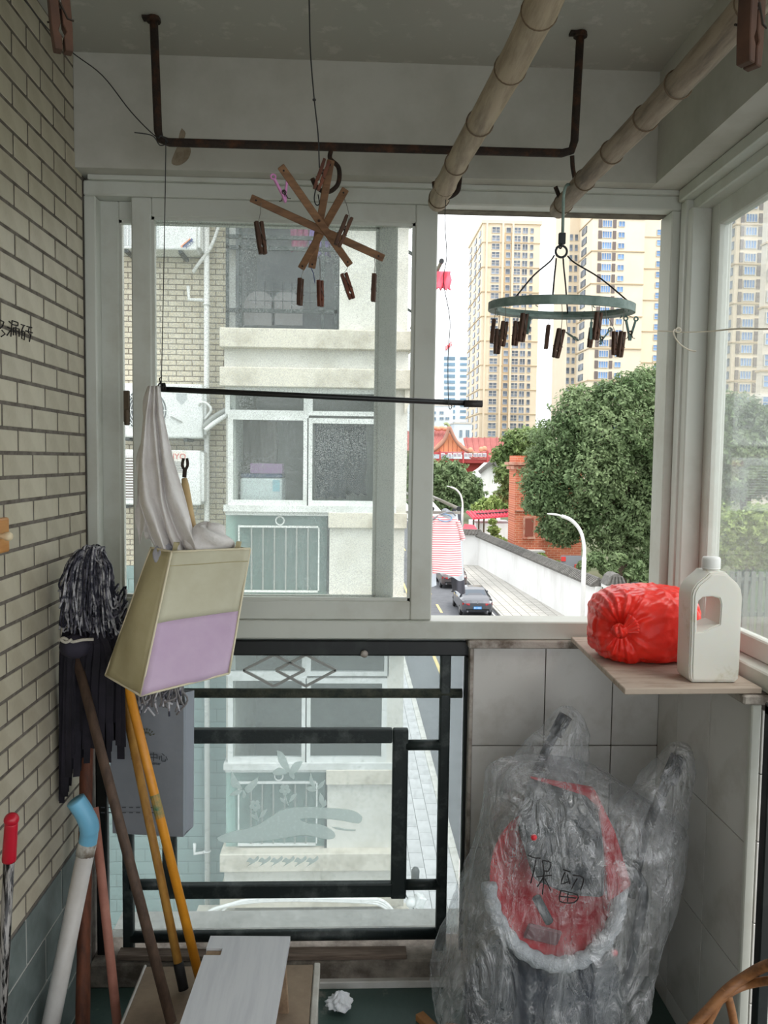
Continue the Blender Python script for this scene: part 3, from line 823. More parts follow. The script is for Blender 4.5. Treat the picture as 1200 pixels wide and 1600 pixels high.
ring_clip((924, 498), (923, 530), 2.06, 1.3, 'teal plastic clip beside the front right wooden peg', m_teal)
ring_clip((945, 508), (938, 538), 2.15, 0, 'opened teal plastic clip right of the front wooden peg', m_teal, .25)
ring_clip((986, 494), (984, 532), 2.22, 0, 'teal plastic clip at the right edge of the round hanger', m_teal, .06)
ring_clip((884, 519), (904, 532), 2.3, 1.0, 'small grey green clip lying sideways in the middle of the round hanger', m_ring)
# white string tied round the window post
wire('white_string', [aty(1028, 517, 2.59), aty(1050, 518, 2.53), aty(1064, 519, 2.50), atx(1105, 518, 1.03), atx(1150, 514, 1.0), atx(1200, 514, .97), atx(1260, 510, .95)], 'white string stretched across the right window post', .0022, mat('white_cord', (214, 206, 190), .8), cat='string')
o = MB().tube(smooth_path([aty(1064, 516, 2.5), aty(1058, 514, 2.5), aty(1052, 519, 2.49), aty(1060, 535, 2.5), aty(1075, 546, 2.5), aty(1088, 549, 2.49)], 6), .0022, 6).ring(aty(1060, 516, 2.495), .008, .002, (0, 1, 0), 14, 6).build('knot', MATS['white_cord'], bpy.data.objects['white_string'], smooth=True)
# ------------------------------------------------------------------ left corner: mops, sticks and bags
m_yarn_l = mat('pale_yarn', (196, 194, 198), .95, rgb2=(60, 60, 74), scale=38, contrast=(.42, .58)); m_yarn_d = mat('dark_yarn', (30, 30, 42), .95, rgb2=(90, 88, 98), scale=40, contrast=(.5, .62)); m_yarn_m = mat('grey_yarn', (120, 118, 128), .95, rgb2=(40, 40, 52), scale=40, contrast=(.42, .58))
m_blackcloth = mat('black_rag', (20, 19, 26), .95, rgb2=(38, 34, 44), scale=10, bump=.2)
m_stick_d = mat('dark_stick', (92, 72, 58), .7, rgb2=(64, 48, 38), scale=8, stretch=(6, 6, 1))
m_stick_y = mat('ochre_stick', (190, 142, 66), .55, rgb2=(160, 112, 50), scale=8, stretch=(6, 6, 1))
m_stick_o = mat('orange_yellow_stick', (222, 150, 40), .4, rgb2=(196, 126, 30), scale=10)
m_stick_p = mat('pink_stick', (190, 130, 112), .6, rgb2=(166, 108, 92), scale=12)
m_stick_r = mat('red_brown_stick', (118, 66, 42), .7, rgb2=(78, 44, 30), scale=8, stretch=(6, 6, 1), bump=.1)

def yarn_strand(b, pts, r, cols=(0, 1, 2), n=4):
    b.cur = random.choice(cols); b.tube(smooth_path(pts, n), r, 5)
# yarn mop
mop = empty('yarn_mop', aty(300, 1560, 2.3), 'mop with grey and black yarn head turned up, on an orange yellow handle', 'mop')
y = MB()
for i in range(430):
    u = random.random(); sx = 150 + random.uniform(-14, 14); sy = 860 + random.uniform(-6, 8)
    side = random.random()
    ex = lerp(94, 188, side); ey = lerp(985, 1000, side) - abs(side - .4) * 20 + random.uniform(-55, 8)
    Y0_ = 2.31 + random.uniform(-.035, .03); bulge = random.uniform(-.05, -.005)
    top = lerp(108, 166, side) + random.uniform(-6, 6)
    pts = [aty(sx, sy, Y0_), aty(lerp(sx, top, .7), 856 + random.uniform(-4, 10) + abs(side - .5) * 26, Y0_ + bulge * .5), aty(lerp(top, ex, .35), 895 + random.uniform(-10, 10), Y0_ + bulge),
           aty(lerp(top, ex, .55 if side > .5 else .8) + random.uniform(-6, 6), lerp(895, ey, .6), Y0_ + bulge * 1.2), aty(ex + random.uniform(-5, 5), ey, Y0_ + bulge)]
    if random.random() < .35: pts.append(aty(ex + random.uniform(4, 10), ey - 8, Y0_ + bulge + .01)); pts.append(aty(ex + random.uniform(8, 16), ey - 22, Y0_ + bulge))
    for p in pts: p.x = max(p.x, XL + .008)
    pts = [p + Vector((random.uniform(-.0035, .0035), 0, random.uniform(-.003, .003))) if 0 < k_ < len(pts) - 1 else p for k_, p in enumerate(pts)]
    yarn_strand(y, pts, random.uniform(.0022, .0032), (0, 1, 2, 0))
y.build('yarn_head', [m_yarn_l, m_yarn_d, m_yarn_m], mop, smooth=True, fix=False)['kind'] = 'stuff'
ht = aty(155, 890, 2.345); hb = atz(316, 1545, .21)
MB().tube([ht, hb], .0135, 12).build('handle', m_stick_o, mop, smooth=True)
q = ht.lerp(hb, .545); q2 = ht.lerp(hb, .60)
MB().tube([q, q2], .0139, 12).build('sticker', mat('green_sticker', (60, 110, 80), .5, rgb2=(190, 140, 60), scale=40), mop)

# black strip mop
bm_ = empty('strip_mop', atz(268, 1598, .21), 'mop of black cloth strips turned up, on a dark brown stick', 'mop')
b = MB()
def ribbon(pts, wd, ang):
    P = smooth_path(pts, 5); side = Vector((math.cos(ang), math.sin(ang), 0)) * wd / 2
    rows = [[p - side, p + side] for p in P]; b.grid(rows)
for i in range(95):
    u = random.random(); sx = lerp(98, 186, u); ex = lerp(92, 188, u) + random.uniform(-6, 6)
    lo = interp([0, .2, .45, .7, 1], [1262, 1245, 1190, 1205, 1180], u) + random.uniform(-90, 6)
    Yr = 2.30 + random.uniform(-.02, .05)
    pts = [aty(lerp(130, sx, .4), 985 + random.uniform(-6, 6), Yr - .01), aty(sx, 1005 + random.uniform(-8, 8), Yr - .03), aty(lerp(sx, ex, .5) + random.uniform(-4, 4), lerp(1005, lo, .5), Yr - .015), aty(ex, lo, Yr)]
    for p in pts: p.x = max(p.x, XL + .012)
    ribbon(pts, random.uniform(.012, .022), random.uniform(-.5, .5))
b.build('cloth_strips', m_blackcloth, bm_, solid=.002, fix=False)['kind'] = 'stuff'
c0 = aty(118, 1010, 2.245)
MB().ellipsoid(c0, .042, .035, .034, 18, 12, lambda t, p: 1 + .06 * math.sin(6 * t) * math.cos(p)).build('bound_bundle', mat('dark_violet_rag', (46, 42, 56), .8), bm_, smooth=True)
MB().tube(smooth_path([aty(92, 1001, 2.23), aty(100, 997, 2.222), aty(112, 1003, 2.218), aty(128, 1000, 2.218), aty(146, 999, 2.23)], 4), .0045, 7).tube(smooth_path([aty(94, 999, 2.222), aty(103, 1004, 2.214), aty(112, 999, 2.212)], 4), .004, 7).build('white_tie', mat('white_rope', (196, 190, 178), .9), bm_, smooth=True)
st = aty(118, 1022, 2.275); sb = atz(268, 1598, .21)
MB().tube([st, sb], [.0135, .0145], 12).build('handle', m_stick_d, bm_, smooth=True)

# another stick with black ferrule
s1 = empty('mop_stick', atz(287, 1546, .21), 'ochre wooden stick with a black rubber tip, beside the orange yellow handle', 'stick')
a = aty(190, 1075, 2.36); b_ = atz(287, 1546, .211)
MB().tube([a, b_.lerp(a, .055)], .0125, 12).build('shaft', m_stick_y, s1, smooth=True)
MB().tube([b_.lerp(a, .085), b_.lerp(a, .08), b_], [.0138, .0148, .0142], 12).build('rubber_tip', mat('black_rubber', (18, 18, 20), .6), s1, smooth=True)
g = MB()
for i in range(40):
    sx = random.uniform(205, 285); p = aty(sx, 1075 + random.uniform(-10, 5), 2.33 + random.uniform(-.02, .02))
    yarn_strand(g, [p, p + Vector((random.uniform(-.02, .02), 0, -.03)), p + Vector((random.uniform(-.03, .02), random.uniform(-.02, .02), -.04 - random.uniform(0, .035)))], .003, (0, 2, 2))
g2 = empty('grey_rag_mop', aty(245, 1120, 2.34), 'grey ragged mop head showing below the cream and lilac bag', 'mop')
g.build('yarn_head', [m_yarn_l, m_yarn_d, mat('grey_rag', (128, 124, 124), .95)], g2, smooth=True, fix=False)['kind'] = 'stuff'
g = MB()
for i in range(30):
    p = aty(random.uniform(178, 196), random.uniform(940, 975), 2.33)
    yarn_strand(g, [p, p + Vector((.02, -.01, -.02)), p + Vector((random.uniform(0, .04), -.01, -.05))], .0035, (0,))
g.build('yarn_tuft', [mat('brown_grey_rag', (120, 108, 104), .95)], g2, smooth=True, fix=False)['kind'] = 'stuff'
MB().tube([aty(281, 1060, 2.36), aty(285, 1100, 2.36)], .009, 10).build('steel_socket', mat('grey_steel', (110, 110, 112), .4, .7), g2, smooth=True)
MB().tube([aty(262, 1060, 2.37), aty(232, 960, 2.40)], .010, 10).build('handle', m_stick_y, g2, smooth=True)

# pink stick, red-brown stick
pa = aty(147, 1262, 2.40); pb = atz(193, 1690, ZF)
tag(MB().tube([pa, pb], .0135, 12).build('pink_stick', m_stick_p, smooth=True), 'pink stick leaning in the corner right of the white pipe', 'stick')
pa = aty(136, 1105, 2.47); pb = atz(128, 1690, ZF)
s = MB(); k = [pa.lerp(pb, i / 10) for i in range(11)]
tag(s.tube(k, [.020 + .001 * math.sin(i * 1.7) for i in range(11)], 12).build('wooden_post', m_stick_r, smooth=True), 'thick red brown wooden stick standing upright in the corner', 'stick')
s = MB().tube([aty(125, 1120, 2.50), aty(146, 1700, 2.44)], .014, 12)

# white pipe with blue bent handle
wp = empty('white_pipe', atz(52, 1735, ZF), 'white plastic pipe with a bent light blue handle', 'pipe')
pt = [aty(118, 1250, 2.20), aty(130, 1268, 2.205), aty(139, 1288, 2.21), aty(139, 1303, 2.215), aty(137, 1318, 2.22)]
MB().tube(smooth_path(pt, 5), [.0262] * 8 + [.0268] * 6 + [.0250] * 7, 16).build('bent_handle', mat('light_blue_plastic', (120, 186, 218), .4), wp, smooth=True)
pe = atz(52, 1735, ZF)
MB().tube([aty(137, 1316, 2.22), aty(133, 1335, 2.22)], .0262, 16).build('collar', mat('dirty_collar', (206, 204, 196), .6, rgb2=(120, 104, 88), scale=30), wp, smooth=True)
MB().tube([aty(134, 1332, 2.22), pe], .0245, 16).build('pipe', mat('white_pvc', (214, 210, 206), .35, rgb2=(196, 190, 184), scale=5), wp, smooth=True)

# umbrella with red handle
um = empty('umbrella', atx(2, 1640, XL + .05), 'folded umbrella with a red handle and a black and clear shaft at left edge', 'umbrella')
ua = aty(18, 1282, 1.86); ub = aty(14, 1345, 1.87); uc = aty(-6, 1760, 1.92)
MB().tube([ua, ua.lerp(ub, .1), ua.lerp(ub, .95), ub], [.0135, .0150, .0162, .0155], 14).build('handle', mat('red_plastic', (186, 20, 44), .3), um, smooth=True)
MB().ellipsoid(ua + Vector((0, 0, .002)), .0172, .0172, .0165, 16, 10).build('knob', MATS['red_plastic'], um, smooth=True)
s = MB(); s.tube([ub, uc], .0125, 10); s.build('folded_cover', mat('striped_clear_plastic', (150, 146, 142), .25, rgb2=(16, 14, 16), scale=9, contrast=(.46, .54), stretch=(14, 14, .8)), um, smooth=True)

# wooden plate with knob on the tiled wall
kp = empty('hook_plate', (XL, atx(8, 865, XL).y, atx(8, 865, XL).z), 'pale wooden plate with a knob fixed to the tiled wall', 'wall hook')
p0, p1 = atx(15, 808, XL + .018), atx(15, 862, XL + .018)
MB().box(XL, XL + .018, p0.y - .26, p0.y, p1.z, p0.z).build('plate', mat('varnished_pine', (206, 148, 84), .4, rgb2=(186, 124, 62), scale=6, stretch=(8, 1, 8)), kp, bevel=.005, seg=2)
q = atx(4, 838, XL + .03)
MB().lathe([(.006, 0), (.006, .014), (.010, .022), (.011, .030), (.007, .036), (.002, .037)], (XL + .016, q.y, q.z), (1, 0, 0), 14).build('knob', mat('ivory', (222, 204, 170), .3), kp, smooth=True)

# grey paper bag
gb = empty('grey_paper_bag', aty(235, 1310, 2.45), 'grey paper carrier bag with printed leaf sign hanging behind the sticks', 'bag')
m_gbag = mat('grey_paper', (140, 144, 150), .6, rgb2=(124, 128, 134), scale=3)
tl, tr, br, bl = aty(168, 1078, 2.46), aty(287, 1086, 2.44), aty(286, 1308, 2.44), aty(176, 1302, 2.46)
dv = Vector((.022, .05, 0))
s = MB(); s.poly3([tl, tr, br, bl], (0, .002, 0)); s.build('front_panel', m_gbag, gb)
s = MB(); md = lambda a, b: (a + b) / 2
tr2, br2 = tr + dv, br + dv + Vector((0, 0, .01)); mid_t, mid_b = md(tr, tr2) + Vector((-.012, .0, 0)), md(br, br2) + Vector((-.006, 0, 0))
s.grid([[tr, mid_t, tr2], [br, mid_b, br2]]); s.build('side_gusset', mat('pale_grey_paper', (150, 156, 164), .6), gb, solid=.0015)
s = MB(); s.poly3([tl + dv, tr2, br2, bl + dv], (0, .002, 0)); s.build('back_panel', m_gbag, gb)
s = MB(); s.poly3([bl, br, br2, bl + dv], (0, 0, .002)); s.build('bottom_panel', m_gbag, gb)
m_print = mat('dark_print', (70, 74, 80), .7)
ax = (tr - tl).normalized(); ay = (tl - bl).normalized()
def bagpt(px, py): return aty(px, py, 2.447) - Vector((0, .002, 0))
text_mesh('printed_sign', '会议中心', .030, m_print, bagpt(203, 1185), ax, ay, gb)
text_mesh('printed_sign', 'tion Center', .0125, m_print, bagpt(222, 1193), ax, ay, gb)
lf = MB()
for k in range(7):
    an = math.radians(20 + k * 23); c = bagpt(230, 1150) + (ax * math.cos(an) + ay * math.sin(an)) * .012
    for rr in (0, .010):
        cc = c + (ax * math.cos(an) + ay * math.sin(an)) * rr; u_ = (ax * math.cos(an) + ay * math.sin(an)); v_ = (ax * -math.sin(an) + ay * math.cos(an))
        lf.poly3([cc - u_ * .005, cc + v_ * .002, cc + u_ * .005, cc - v_ * .002], (0, -.0006, 0))
lf.tube([bagpt(228, 1152), bagpt(229, 1166)], .0012, 5); lf.build('printed_leaf', mat('olive_print', (84, 84, 62), .7), gb)
fx = MB()
for row in range(2):
    for k in range(9):
        p = bagpt(158 + k * 11, 1262 + row * 8); fx.box(p.x, p.x + .012, p.y - .0006, p.y, p.z, p.z + .003)
fx.build('small_print', m_print, gb)
MB().tube(smooth_path([aty(205, 1080, 2.45), aty(215, 1040, 2.45), aty(245, 1040, 2.45), aty(258, 1084, 2.45)], 5), .0025, 6).build('cord_handle', MATS['grey_string'], gb, smooth=True)
# railing pole it hangs from is behind; strap over a bracket
# cream and lilac carrier bag
cb = empty('carrier_bag', aty(290, 1087, 2.15), 'cream and lilac fabric carrier bag hanging tilted, white cloth spilling into it', 'bag')
m_cream = mat('cream_fabric', (206, 202, 180), .75, rgb2=(192, 186, 160), scale=6, bump=.05, bscale=12)
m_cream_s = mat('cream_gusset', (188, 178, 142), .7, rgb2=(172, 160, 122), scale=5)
m_lilac = mat('lilac_fabric', (208, 184, 208), .7, rgb2=(196, 168, 198), scale=6, bump=.05, bscale=12)
FTL, FTR, FBR, FBL = aty(268, 862, 2.10), aty(391, 857, 2.17), aty(358, 1052, 2.16), aty(220, 1087, 2.07)
BTL, BBL = aty(236, 856, 2.18), aty(165, 1055, 2.20)
BTR = FTR + (BTL - FTL); BBR = FBR + (BBL - FBL)
def panel(A, B, C, D, nu, nv, bow, seed, m_fn):
    """A B top, D C bottom"""
    rows = []; nrm = (B - A).cross(D - A).normalized()
    for i in range(nv + 1):
        t = i / nv; r_ = []
        for j in range(nu + 1):
            u_ = j / nu; p = A.lerp(B, u_).lerp(D.lerp(C, u_), t)
            p = p + nrm * (bow * math.sin(math.pi * u_) * math.sin(math.pi * min(t * 1.1, 1)) + .0025 * math.sin(9 * u_ + seed + 4 * t) * math.sin(7 * t + seed))
            r_.append(p)
        rows.append(r_)
    return rows
rows = panel(FTL, FTR, FBR, FBL, 12, 20, .012, 1, None)
k = 10
MB().grid(rows[:k + 1]).build('front_upper', m_cream, cb, smooth=True, solid=.002)
MB().grid(rows[k:]).build('front_lower', m_lilac, cb, smooth=True, solid=.002)
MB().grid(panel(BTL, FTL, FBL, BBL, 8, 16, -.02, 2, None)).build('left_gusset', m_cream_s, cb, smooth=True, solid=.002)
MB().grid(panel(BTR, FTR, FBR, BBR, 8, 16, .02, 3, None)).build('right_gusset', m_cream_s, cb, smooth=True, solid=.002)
MB().grid(panel(BTL, BTR, BBR, BBL, 8, 16, .0, 4, None)).build('back_panel', m_cream, cb, smooth=True, solid=.002)
MB().grid(panel(FBL, FBR, BBR, BBL, 6, 6, .0, 4, None)).build('bottom_panel', m_lilac, cb, smooth=True, solid=.002)
tr_ = MB()
for a_, b2 in ((FTL, FBL), (FTR, FBR), (BTL, BBL), (FTL, FTR), (BTL, FTL), (FBL, FBR), (BBL, FBL)):
    tr_.tube([a_.lerp(b2, i / 6) for i in range(7)], .0032, 6)
tr_.build('piping', mat('cream_piping', (222, 212, 184), .7), cb, smooth=True)
a_, b2 = rows[0], rows[2]
MB().tube([r_ + Vector((0, -.002, 0)) for r_ in rows[2]], .0012, 5).build('hem_stitch', m_cream_s, cb)
for A in (aty(275, 858, 2.14), aty(372, 857, 2.18)):
    MB().obox(A + Vector((0, 0, .006)), (.012, .02, .026), (0, .2, 0)).build('strap_end', m_cream_s, cb)
MB().tube(smooth_path([aty(262, 868, 2.20), aty(250, 780, 2.27), aty(246, 640, 2.31), aty(247, 605, 2.318), aty(244, 640, 2.325), aty(250, 780, 2.30), aty(270, 866, 2.22)], 6), .004, 6, flat=2.2).build('strap', m_cream_s, cb, smooth=True)

# white cloth draped from the rod into the bag
m_cloth = mat('white_cotton', (232, 228, 226), .9, rgb2=(216, 210, 206), scale=8, bump=.6, bscale=45)
def drape(yl, xl, xr, Yc, folds, amp, nr=40, nc=44, ph=0.0, edge=0.0):
    rows = []
    for i in range(nr + 1):
        py = lerp(yl[0], yl[-1], i / nr); L_ = interp(yl, xl, py); R_ = interp(yl, xr, py); Yd = interp(yl, Yc, py); r_ = []
        t = i / nr
        for j in range(nc + 1):
            u_ = j / nc
            w_ = math.sin(folds * 2 * math.pi * u_ + ph + 1.4 * math.sin(3 * t + ph) + .7 * math.sin(11 * u_)) * amp * (.35 + .9 * t)
            px = lerp(L_, R_, u_) + 3.2 * math.sin(8 * t + 9 * u_) * t + edge * math.sin(17 * t + 3) * (1 if u_ < .02 else 0)
            r_.append(aty(px, py + (8 * math.sin(13 * u_ + ph) + 5 * math.sin(29 * u_)) * t * t, Yd + w_))
        rows.append(r_)
    return rows
wc = empty('white_cloth', aty(265, 862, 2.2), 'crumpled white cotton cloth draped over the left end of the black rod', 'cloth')
MB().grid(drape([603, 650, 720, 780, 830, 872], [232, 224, 218, 218, 232, 248], [250, 256, 272, 288, 302, 318], [2.30, 2.27, 2.23, 2.19, 2.16, 2.15], 3.2, .020, ph=.4)).build('front_fall', m_cloth, wc, smooth=True, solid=.0015)
MB().grid(drape([603, 660, 740, 800, 842], [231, 222, 216, 214, 212], [248, 250, 262, 272, 280], [2.325, 2.315, 2.29, 2.26, 2.24], 2.3, .016, ph=2.1, edge=4)).build('rear_fall', m_cloth, wc, smooth=True, solid=.0015)
def lump(c, rx_, ry_, rz_, seed, amp=.22):
    rr = random.Random(seed); k_ = [(rr.uniform(2, 7), rr.uniform(2, 6), rr.uniform(0, 6)) for _ in range(4)]
    return MB().ellipsoid(c, rx_, ry_, rz_, 36, 22, lambda t, p: 1 + amp * sum(math.sin(a * t * 1.0 + b2 * p + ph) * (1 if a != int(a) else 1) for a, b2, ph in [(round(a), b2, ph) for a, b2, ph in k_]) / 3)
lump(aty(325, 848, 2.19), .062, .05, .052, 3).build('spilling_end', m_cloth, wc, smooth=True)
lump(aty(258, 872, 2.165), .03, .035, .04, 5).build('tucked_end', mat('blue_grey_cotton', (176, 176, 186), .9, bump=.3, bscale=60), wc, smooth=True)

# forked pole (for lifting hangers) behind the bag
fp = empty('forked_pole', aty(300, 870, 2.28), 'pale wooden pole end with a two pronged iron fork', 'pole')
pa = aty(288, 748, 2.27); pb = aty(306, 862, 2.20)
MB().tube([pa, pa.lerp(pb, .1), pb, aty(318, 980, 2.22)], [.008, .0105, .013, .0135], 12).build('pole', mat('pale_pole', (206, 178, 130), .6, rgb2=(180, 150, 104), scale=8), fp, smooth=True)
q = aty(288, 746, 2.272)
MB().tube([q, aty(289, 733, 2.272)], .006, 8).tube(smooth_path([aty(289, 735, 2.272), aty(285, 727, 2.272), aty(287, 716, 2.272)], 4), .0042, 7).tube(smooth_path([aty(289, 735, 2.272), aty(293, 727, 2.272), aty(292, 716, 2.272)], 4), .0042, 7).build('iron_fork', m_rust, fp, smooth=True)
MB().tube([pa + Vector((.002, 0, -.01)), aty(284, 762, 2.29), aty(276, 770, 2.29)], .007, 8).build('cloth_tie', m_cream, fp, smooth=True)

# ------------------------------------------------------------------ floor: box, stool, tissue, offcuts
m_card = mat('dusty_cardboard', (150, 132, 112), .9, rgb2=(120, 104, 88), scale=6, bump=.08)
m_foam = mat('dirty_white_plastic', (196, 194, 188), .6, rgb2=(160, 154, 144), scale=10)
bt = .20
x0 = atz(205, 1560, bt).x; x1 = atz(494, 1570, bt).x; yb_ = 2.30; yf = 1.55
bx = empty('storage_box', ((x0 + x1) / 2, (yb_ + yf) / 2, ZF), 'low white storage box with a dusty cardboard top, under the stool', 'box')
MB().box(x0, x1, yf, yb_, ZF, bt - .012).build('body', m_foam, bx, bevel=.02, seg=3)
MB().box(x0 + .004, x1 - .016, yf + .02, yb_ - .006, bt - .014, bt).build('cardboard_top', m_card, bx, bevel=.003)
MB().box(x0 - .002, x0 + .006, yf, yb_, bt - .02, bt + .003).build('rim', m_foam, bx, bevel=.003)
MB().box(x1 - .014, x1 + .004, yf, yb_, bt - .035, bt + .002).build('rim', m_foam, bx, bevel=.003)
ft = MB(); p = aty(300, 1535, 2.28)
MB().box(x1 - .12, x1 - .118, yb_ - .11, yb_, bt, bt + .0015).build('tape_edge', mat('tape', (176, 166, 150), .5), bx)

# white stool
zs = .40
sA, sB, sC, sD = atz(331, 1460, zs), atz(452, 1465, zs), atz(425, 1600, zs), atz(285, 1600, zs)
ax = (sB - sA).normalized(); fw = ((sD - sA) + (sC - sB)).normalized(); wdt = (sB - sA).length * 1.02
cy = (sA + sB) / 2
stl = empty('stool', (cy.x, 1.98, bt), 'small white laminate stool with a hand hole, standing on the storage box', 'stool')
fw = Vector((fw.x, fw.y, 0)).normalized(); ax2 = Vector((-fw.y, fw.x, 0)); 
if ax2.x < 0: ax2 = -ax2
LEN = .46
def sp(u_, v_, z_): return Vector((cy.x, cy.y, 0)) + ax2 * (u_ * wdt) + fw * v_ + Vector((0, 0, z_))
m_lam = mat('white_laminate', (206, 208, 212), .3, rgb2=(192, 194, 200), scale=3, stretch=(12, 1, 1), contrast=(.45, .7))
m_ply = mat('plywood_edge', (160, 136, 110), .8, rgb2=(120, 98, 78), scale=20)
# seat with a hand hole near its far left edge
u0, u1, v0, v1 = -.5, -.30, .055, .085
s = MB()
def slab(ua, ub, va, vb): s.poly3([sp(ua, va, zs - .018), sp(ub, va, zs - .018), sp(ub, vb, zs - .018), sp(ua, vb, zs - .018)], (0, 0, .018))
slab(-.5, .5, 0, v0); slab(-.5 + .20, .5, v0, v1); slab(-.5, .5, v1, LEN)
s.build('seat', m_lam, stl)
s = MB(); s.poly3([sp(-.49, v0 + .001, zs - .017), sp(-.31, v0 + .001, zs - .017), sp(-.31, v1 - .001, zs - .017), sp(-.49, v1 - .001, zs - .017)], (0, 0, .010)); s.build('worn_notch', m_ply, stl)
for v_, lean in ((.035, .02), (LEN - .05, -.02)):
    s = MB(); s.poly3([sp(-.44, v_, zs - .018), sp(.46, v_, zs - .018), sp(.50, v_ - lean, bt), sp(-.48, v_ - lean, bt)], fw * .016); s.build('leg_panel', m_ply, stl, bevel=.002)

# tissue, wood offcuts
def crumple(name, c, r, seed, m_, label, cat, sq=(1, .8, .62)):
    rr = random.Random(seed); dirs = [(Vector((rr.gauss(0, 1), rr.gauss(0, 1), rr.gauss(0, 1))).normalized(), rr.uniform(.5, 1.0)) for _ in range(70)]
    b = MB(); rows = []
    for i in range(23):
        ph = -math.pi / 2 + math.pi * i / 22; r_ = []
        for j in range(40):
            th = 2 * math.pi * j / 40; d = Vector((math.cos(ph) * math.cos(th), math.cos(ph) * math.sin(th), math.sin(ph)))
            k_ = 1.15
            for dd, h in dirs:
                dt = d.dot(dd)
                if dt > 0: k_ = min(k_, h / max(dt, .3)) if dt > .72 else k_
            k_ *= 1 + .10 * math.sin(7 * th + 5 * ph) * math.cos(ph) + .08 * math.sin(11 * th - 9 * ph); p = Vector((d.x * sq[0], d.y * sq[1], d.z * sq[2])) * (r * k_)
            p.z = max(p.z, -r * sq[2] * .62); r_.append(c + p)
        rows.append(r_)
    return tag(b.grid(rows, True).build(name, m_), label, cat)
tc_ = atz(530, 1592, ZF); crumple('tissue', Vector((tc_.x, tc_.y + .03, ZF + .034)), .068, 11, mat('white_tissue', (226, 228, 232), .95), 'crumpled white tissue lying on the green floor', 'tissue')
wa = atz(655, 1592, ZF); 
wb_ = wa + Vector((.10, -.16, 0))
m_off = mat('raw_pine', (172, 122, 74), .8, rgb2=(146, 98, 56), scale=8)
tag(MB().bar(wa + Vector((0, 0, .011)), wb_ + Vector((0, 0, .011)), .03, .022).build('wood_offcut', m_off, bevel=.0015), 'square pine offcut lying on the floor before the wrapped stroller', 'wood offcut')
wc_ = atz(690, 1600, ZF); tag(MB().bar(wc_ + Vector((.005, -.03, .0095)), wc_ + Vector((.14, -.06, .0095)), .028, .019).build('wood_offcut', m_off, bevel=.0015), 'second pine offcut at the bottom edge, touching the wrapped stroller', 'wood offcut')
# clutter behind the box: broken tile piece
p = atz(165, 1590, ZF)

# bamboo chair at the right edge
ch = empty('bamboo_chair', (.93, 1.45, ZF), 'brown bamboo chair back with splayed struts in the lower right corner', 'chair')
m_ch = mat('brown_bamboo', (150, 102, 62), .5, rgb2=(112, 72, 42), scale=10, stretch=(1, 6, 6))
def cp(px, py, y_=1.62): return aty(px, py, y_)
MB().tube(smooth_path([cp(1078, 1608), cp(1105, 1580), cp(1135, 1548), cp(1165, 1526), cp(1200, 1508, 1.58), cp(1260, 1495, 1.5)], 5), .011, 10).build('top_rail', m_ch, ch, smooth=True)
MB().tube(smooth_path([cp(1118, 1568), cp(1145, 1548), cp(1170, 1538), cp(1205, 1532, 1.58), cp(1260, 1530, 1.5)], 5), .009, 10).build('rail', m_ch, ch, smooth=True)
MB().tube(smooth_path([cp(1134, 1546), cp(1118, 1575), cp(1096, 1620), cp(1060, 1700, 1.62)], 5), .009, 10).build('strut', m_ch, ch, smooth=True)
MB().tube(smooth_path([cp(1134, 1546), cp(1142, 1575), cp(1150, 1620), cp(1160, 1700, 1.62)], 5), .009, 10).build('strut', m_ch, ch, smooth=True)
l1 = cp(1078, 1608); l2 = cp(1060, 1700, 1.62); l3 = cp(1160, 1700)
MB().tube([l1, (l1.x - .05, 1.60, .28), (l1.x - .06, 1.60, ZF)], .012, 10).build('leg', m_ch, ch, smooth=True)
MB().tube([(l3.x, 1.58, .45), (l3.x + .01, 1.58, ZF)], .012, 10).build('leg', m_ch, ch, smooth=True)
MB().tube([(l1.x - .06, 1.30, .28), (l1.x - .06, 1.28, ZF)], .012, 10).build('leg', m_ch, ch, smooth=True)
MB().tube([(l3.x, 1.30, .28), (l3.x, 1.28, ZF)], .012, 10).build('leg', m_ch, ch, smooth=True)
s = MB(); s.poly3([(l1.x - .06, 1.29, .27), (l3.x, 1.29, .27), (l3.x, 1.60, .27), (l1.x - .06, 1.60, .27)], (0, 0, .02)); s.build('seat', m_ch, ch, bevel=.004)
# ------------------------------------------------------------------ shelf board with red bag and white jug
from mathutils import noise as mnoise
ZB = 1.128
bd = MB(); L0 = atz(880, 985, ZB); L1 = atz(976, 1076, ZB); R1 = atz(1186, 1066, ZB)
XB1 = 1.062
bd.poly3([(L0.x, 2.57, ZB - .016), (L1.x, L1.y, ZB - .016), (XB1, L1.y + .01, ZB - .016), (XB1, 2.57, ZB - .016)], (0, 0, .016))
tag(bd.build('shelf_board', mat('dusty_board', (176, 160, 146), .85, rgb2=(128, 108, 92), scale=7, contrast=(.5, .75), stretch=(1, 6, 1), bump=.1), bevel=.002), 'rough dusty board laid across the corner as a shelf', 'shelf')

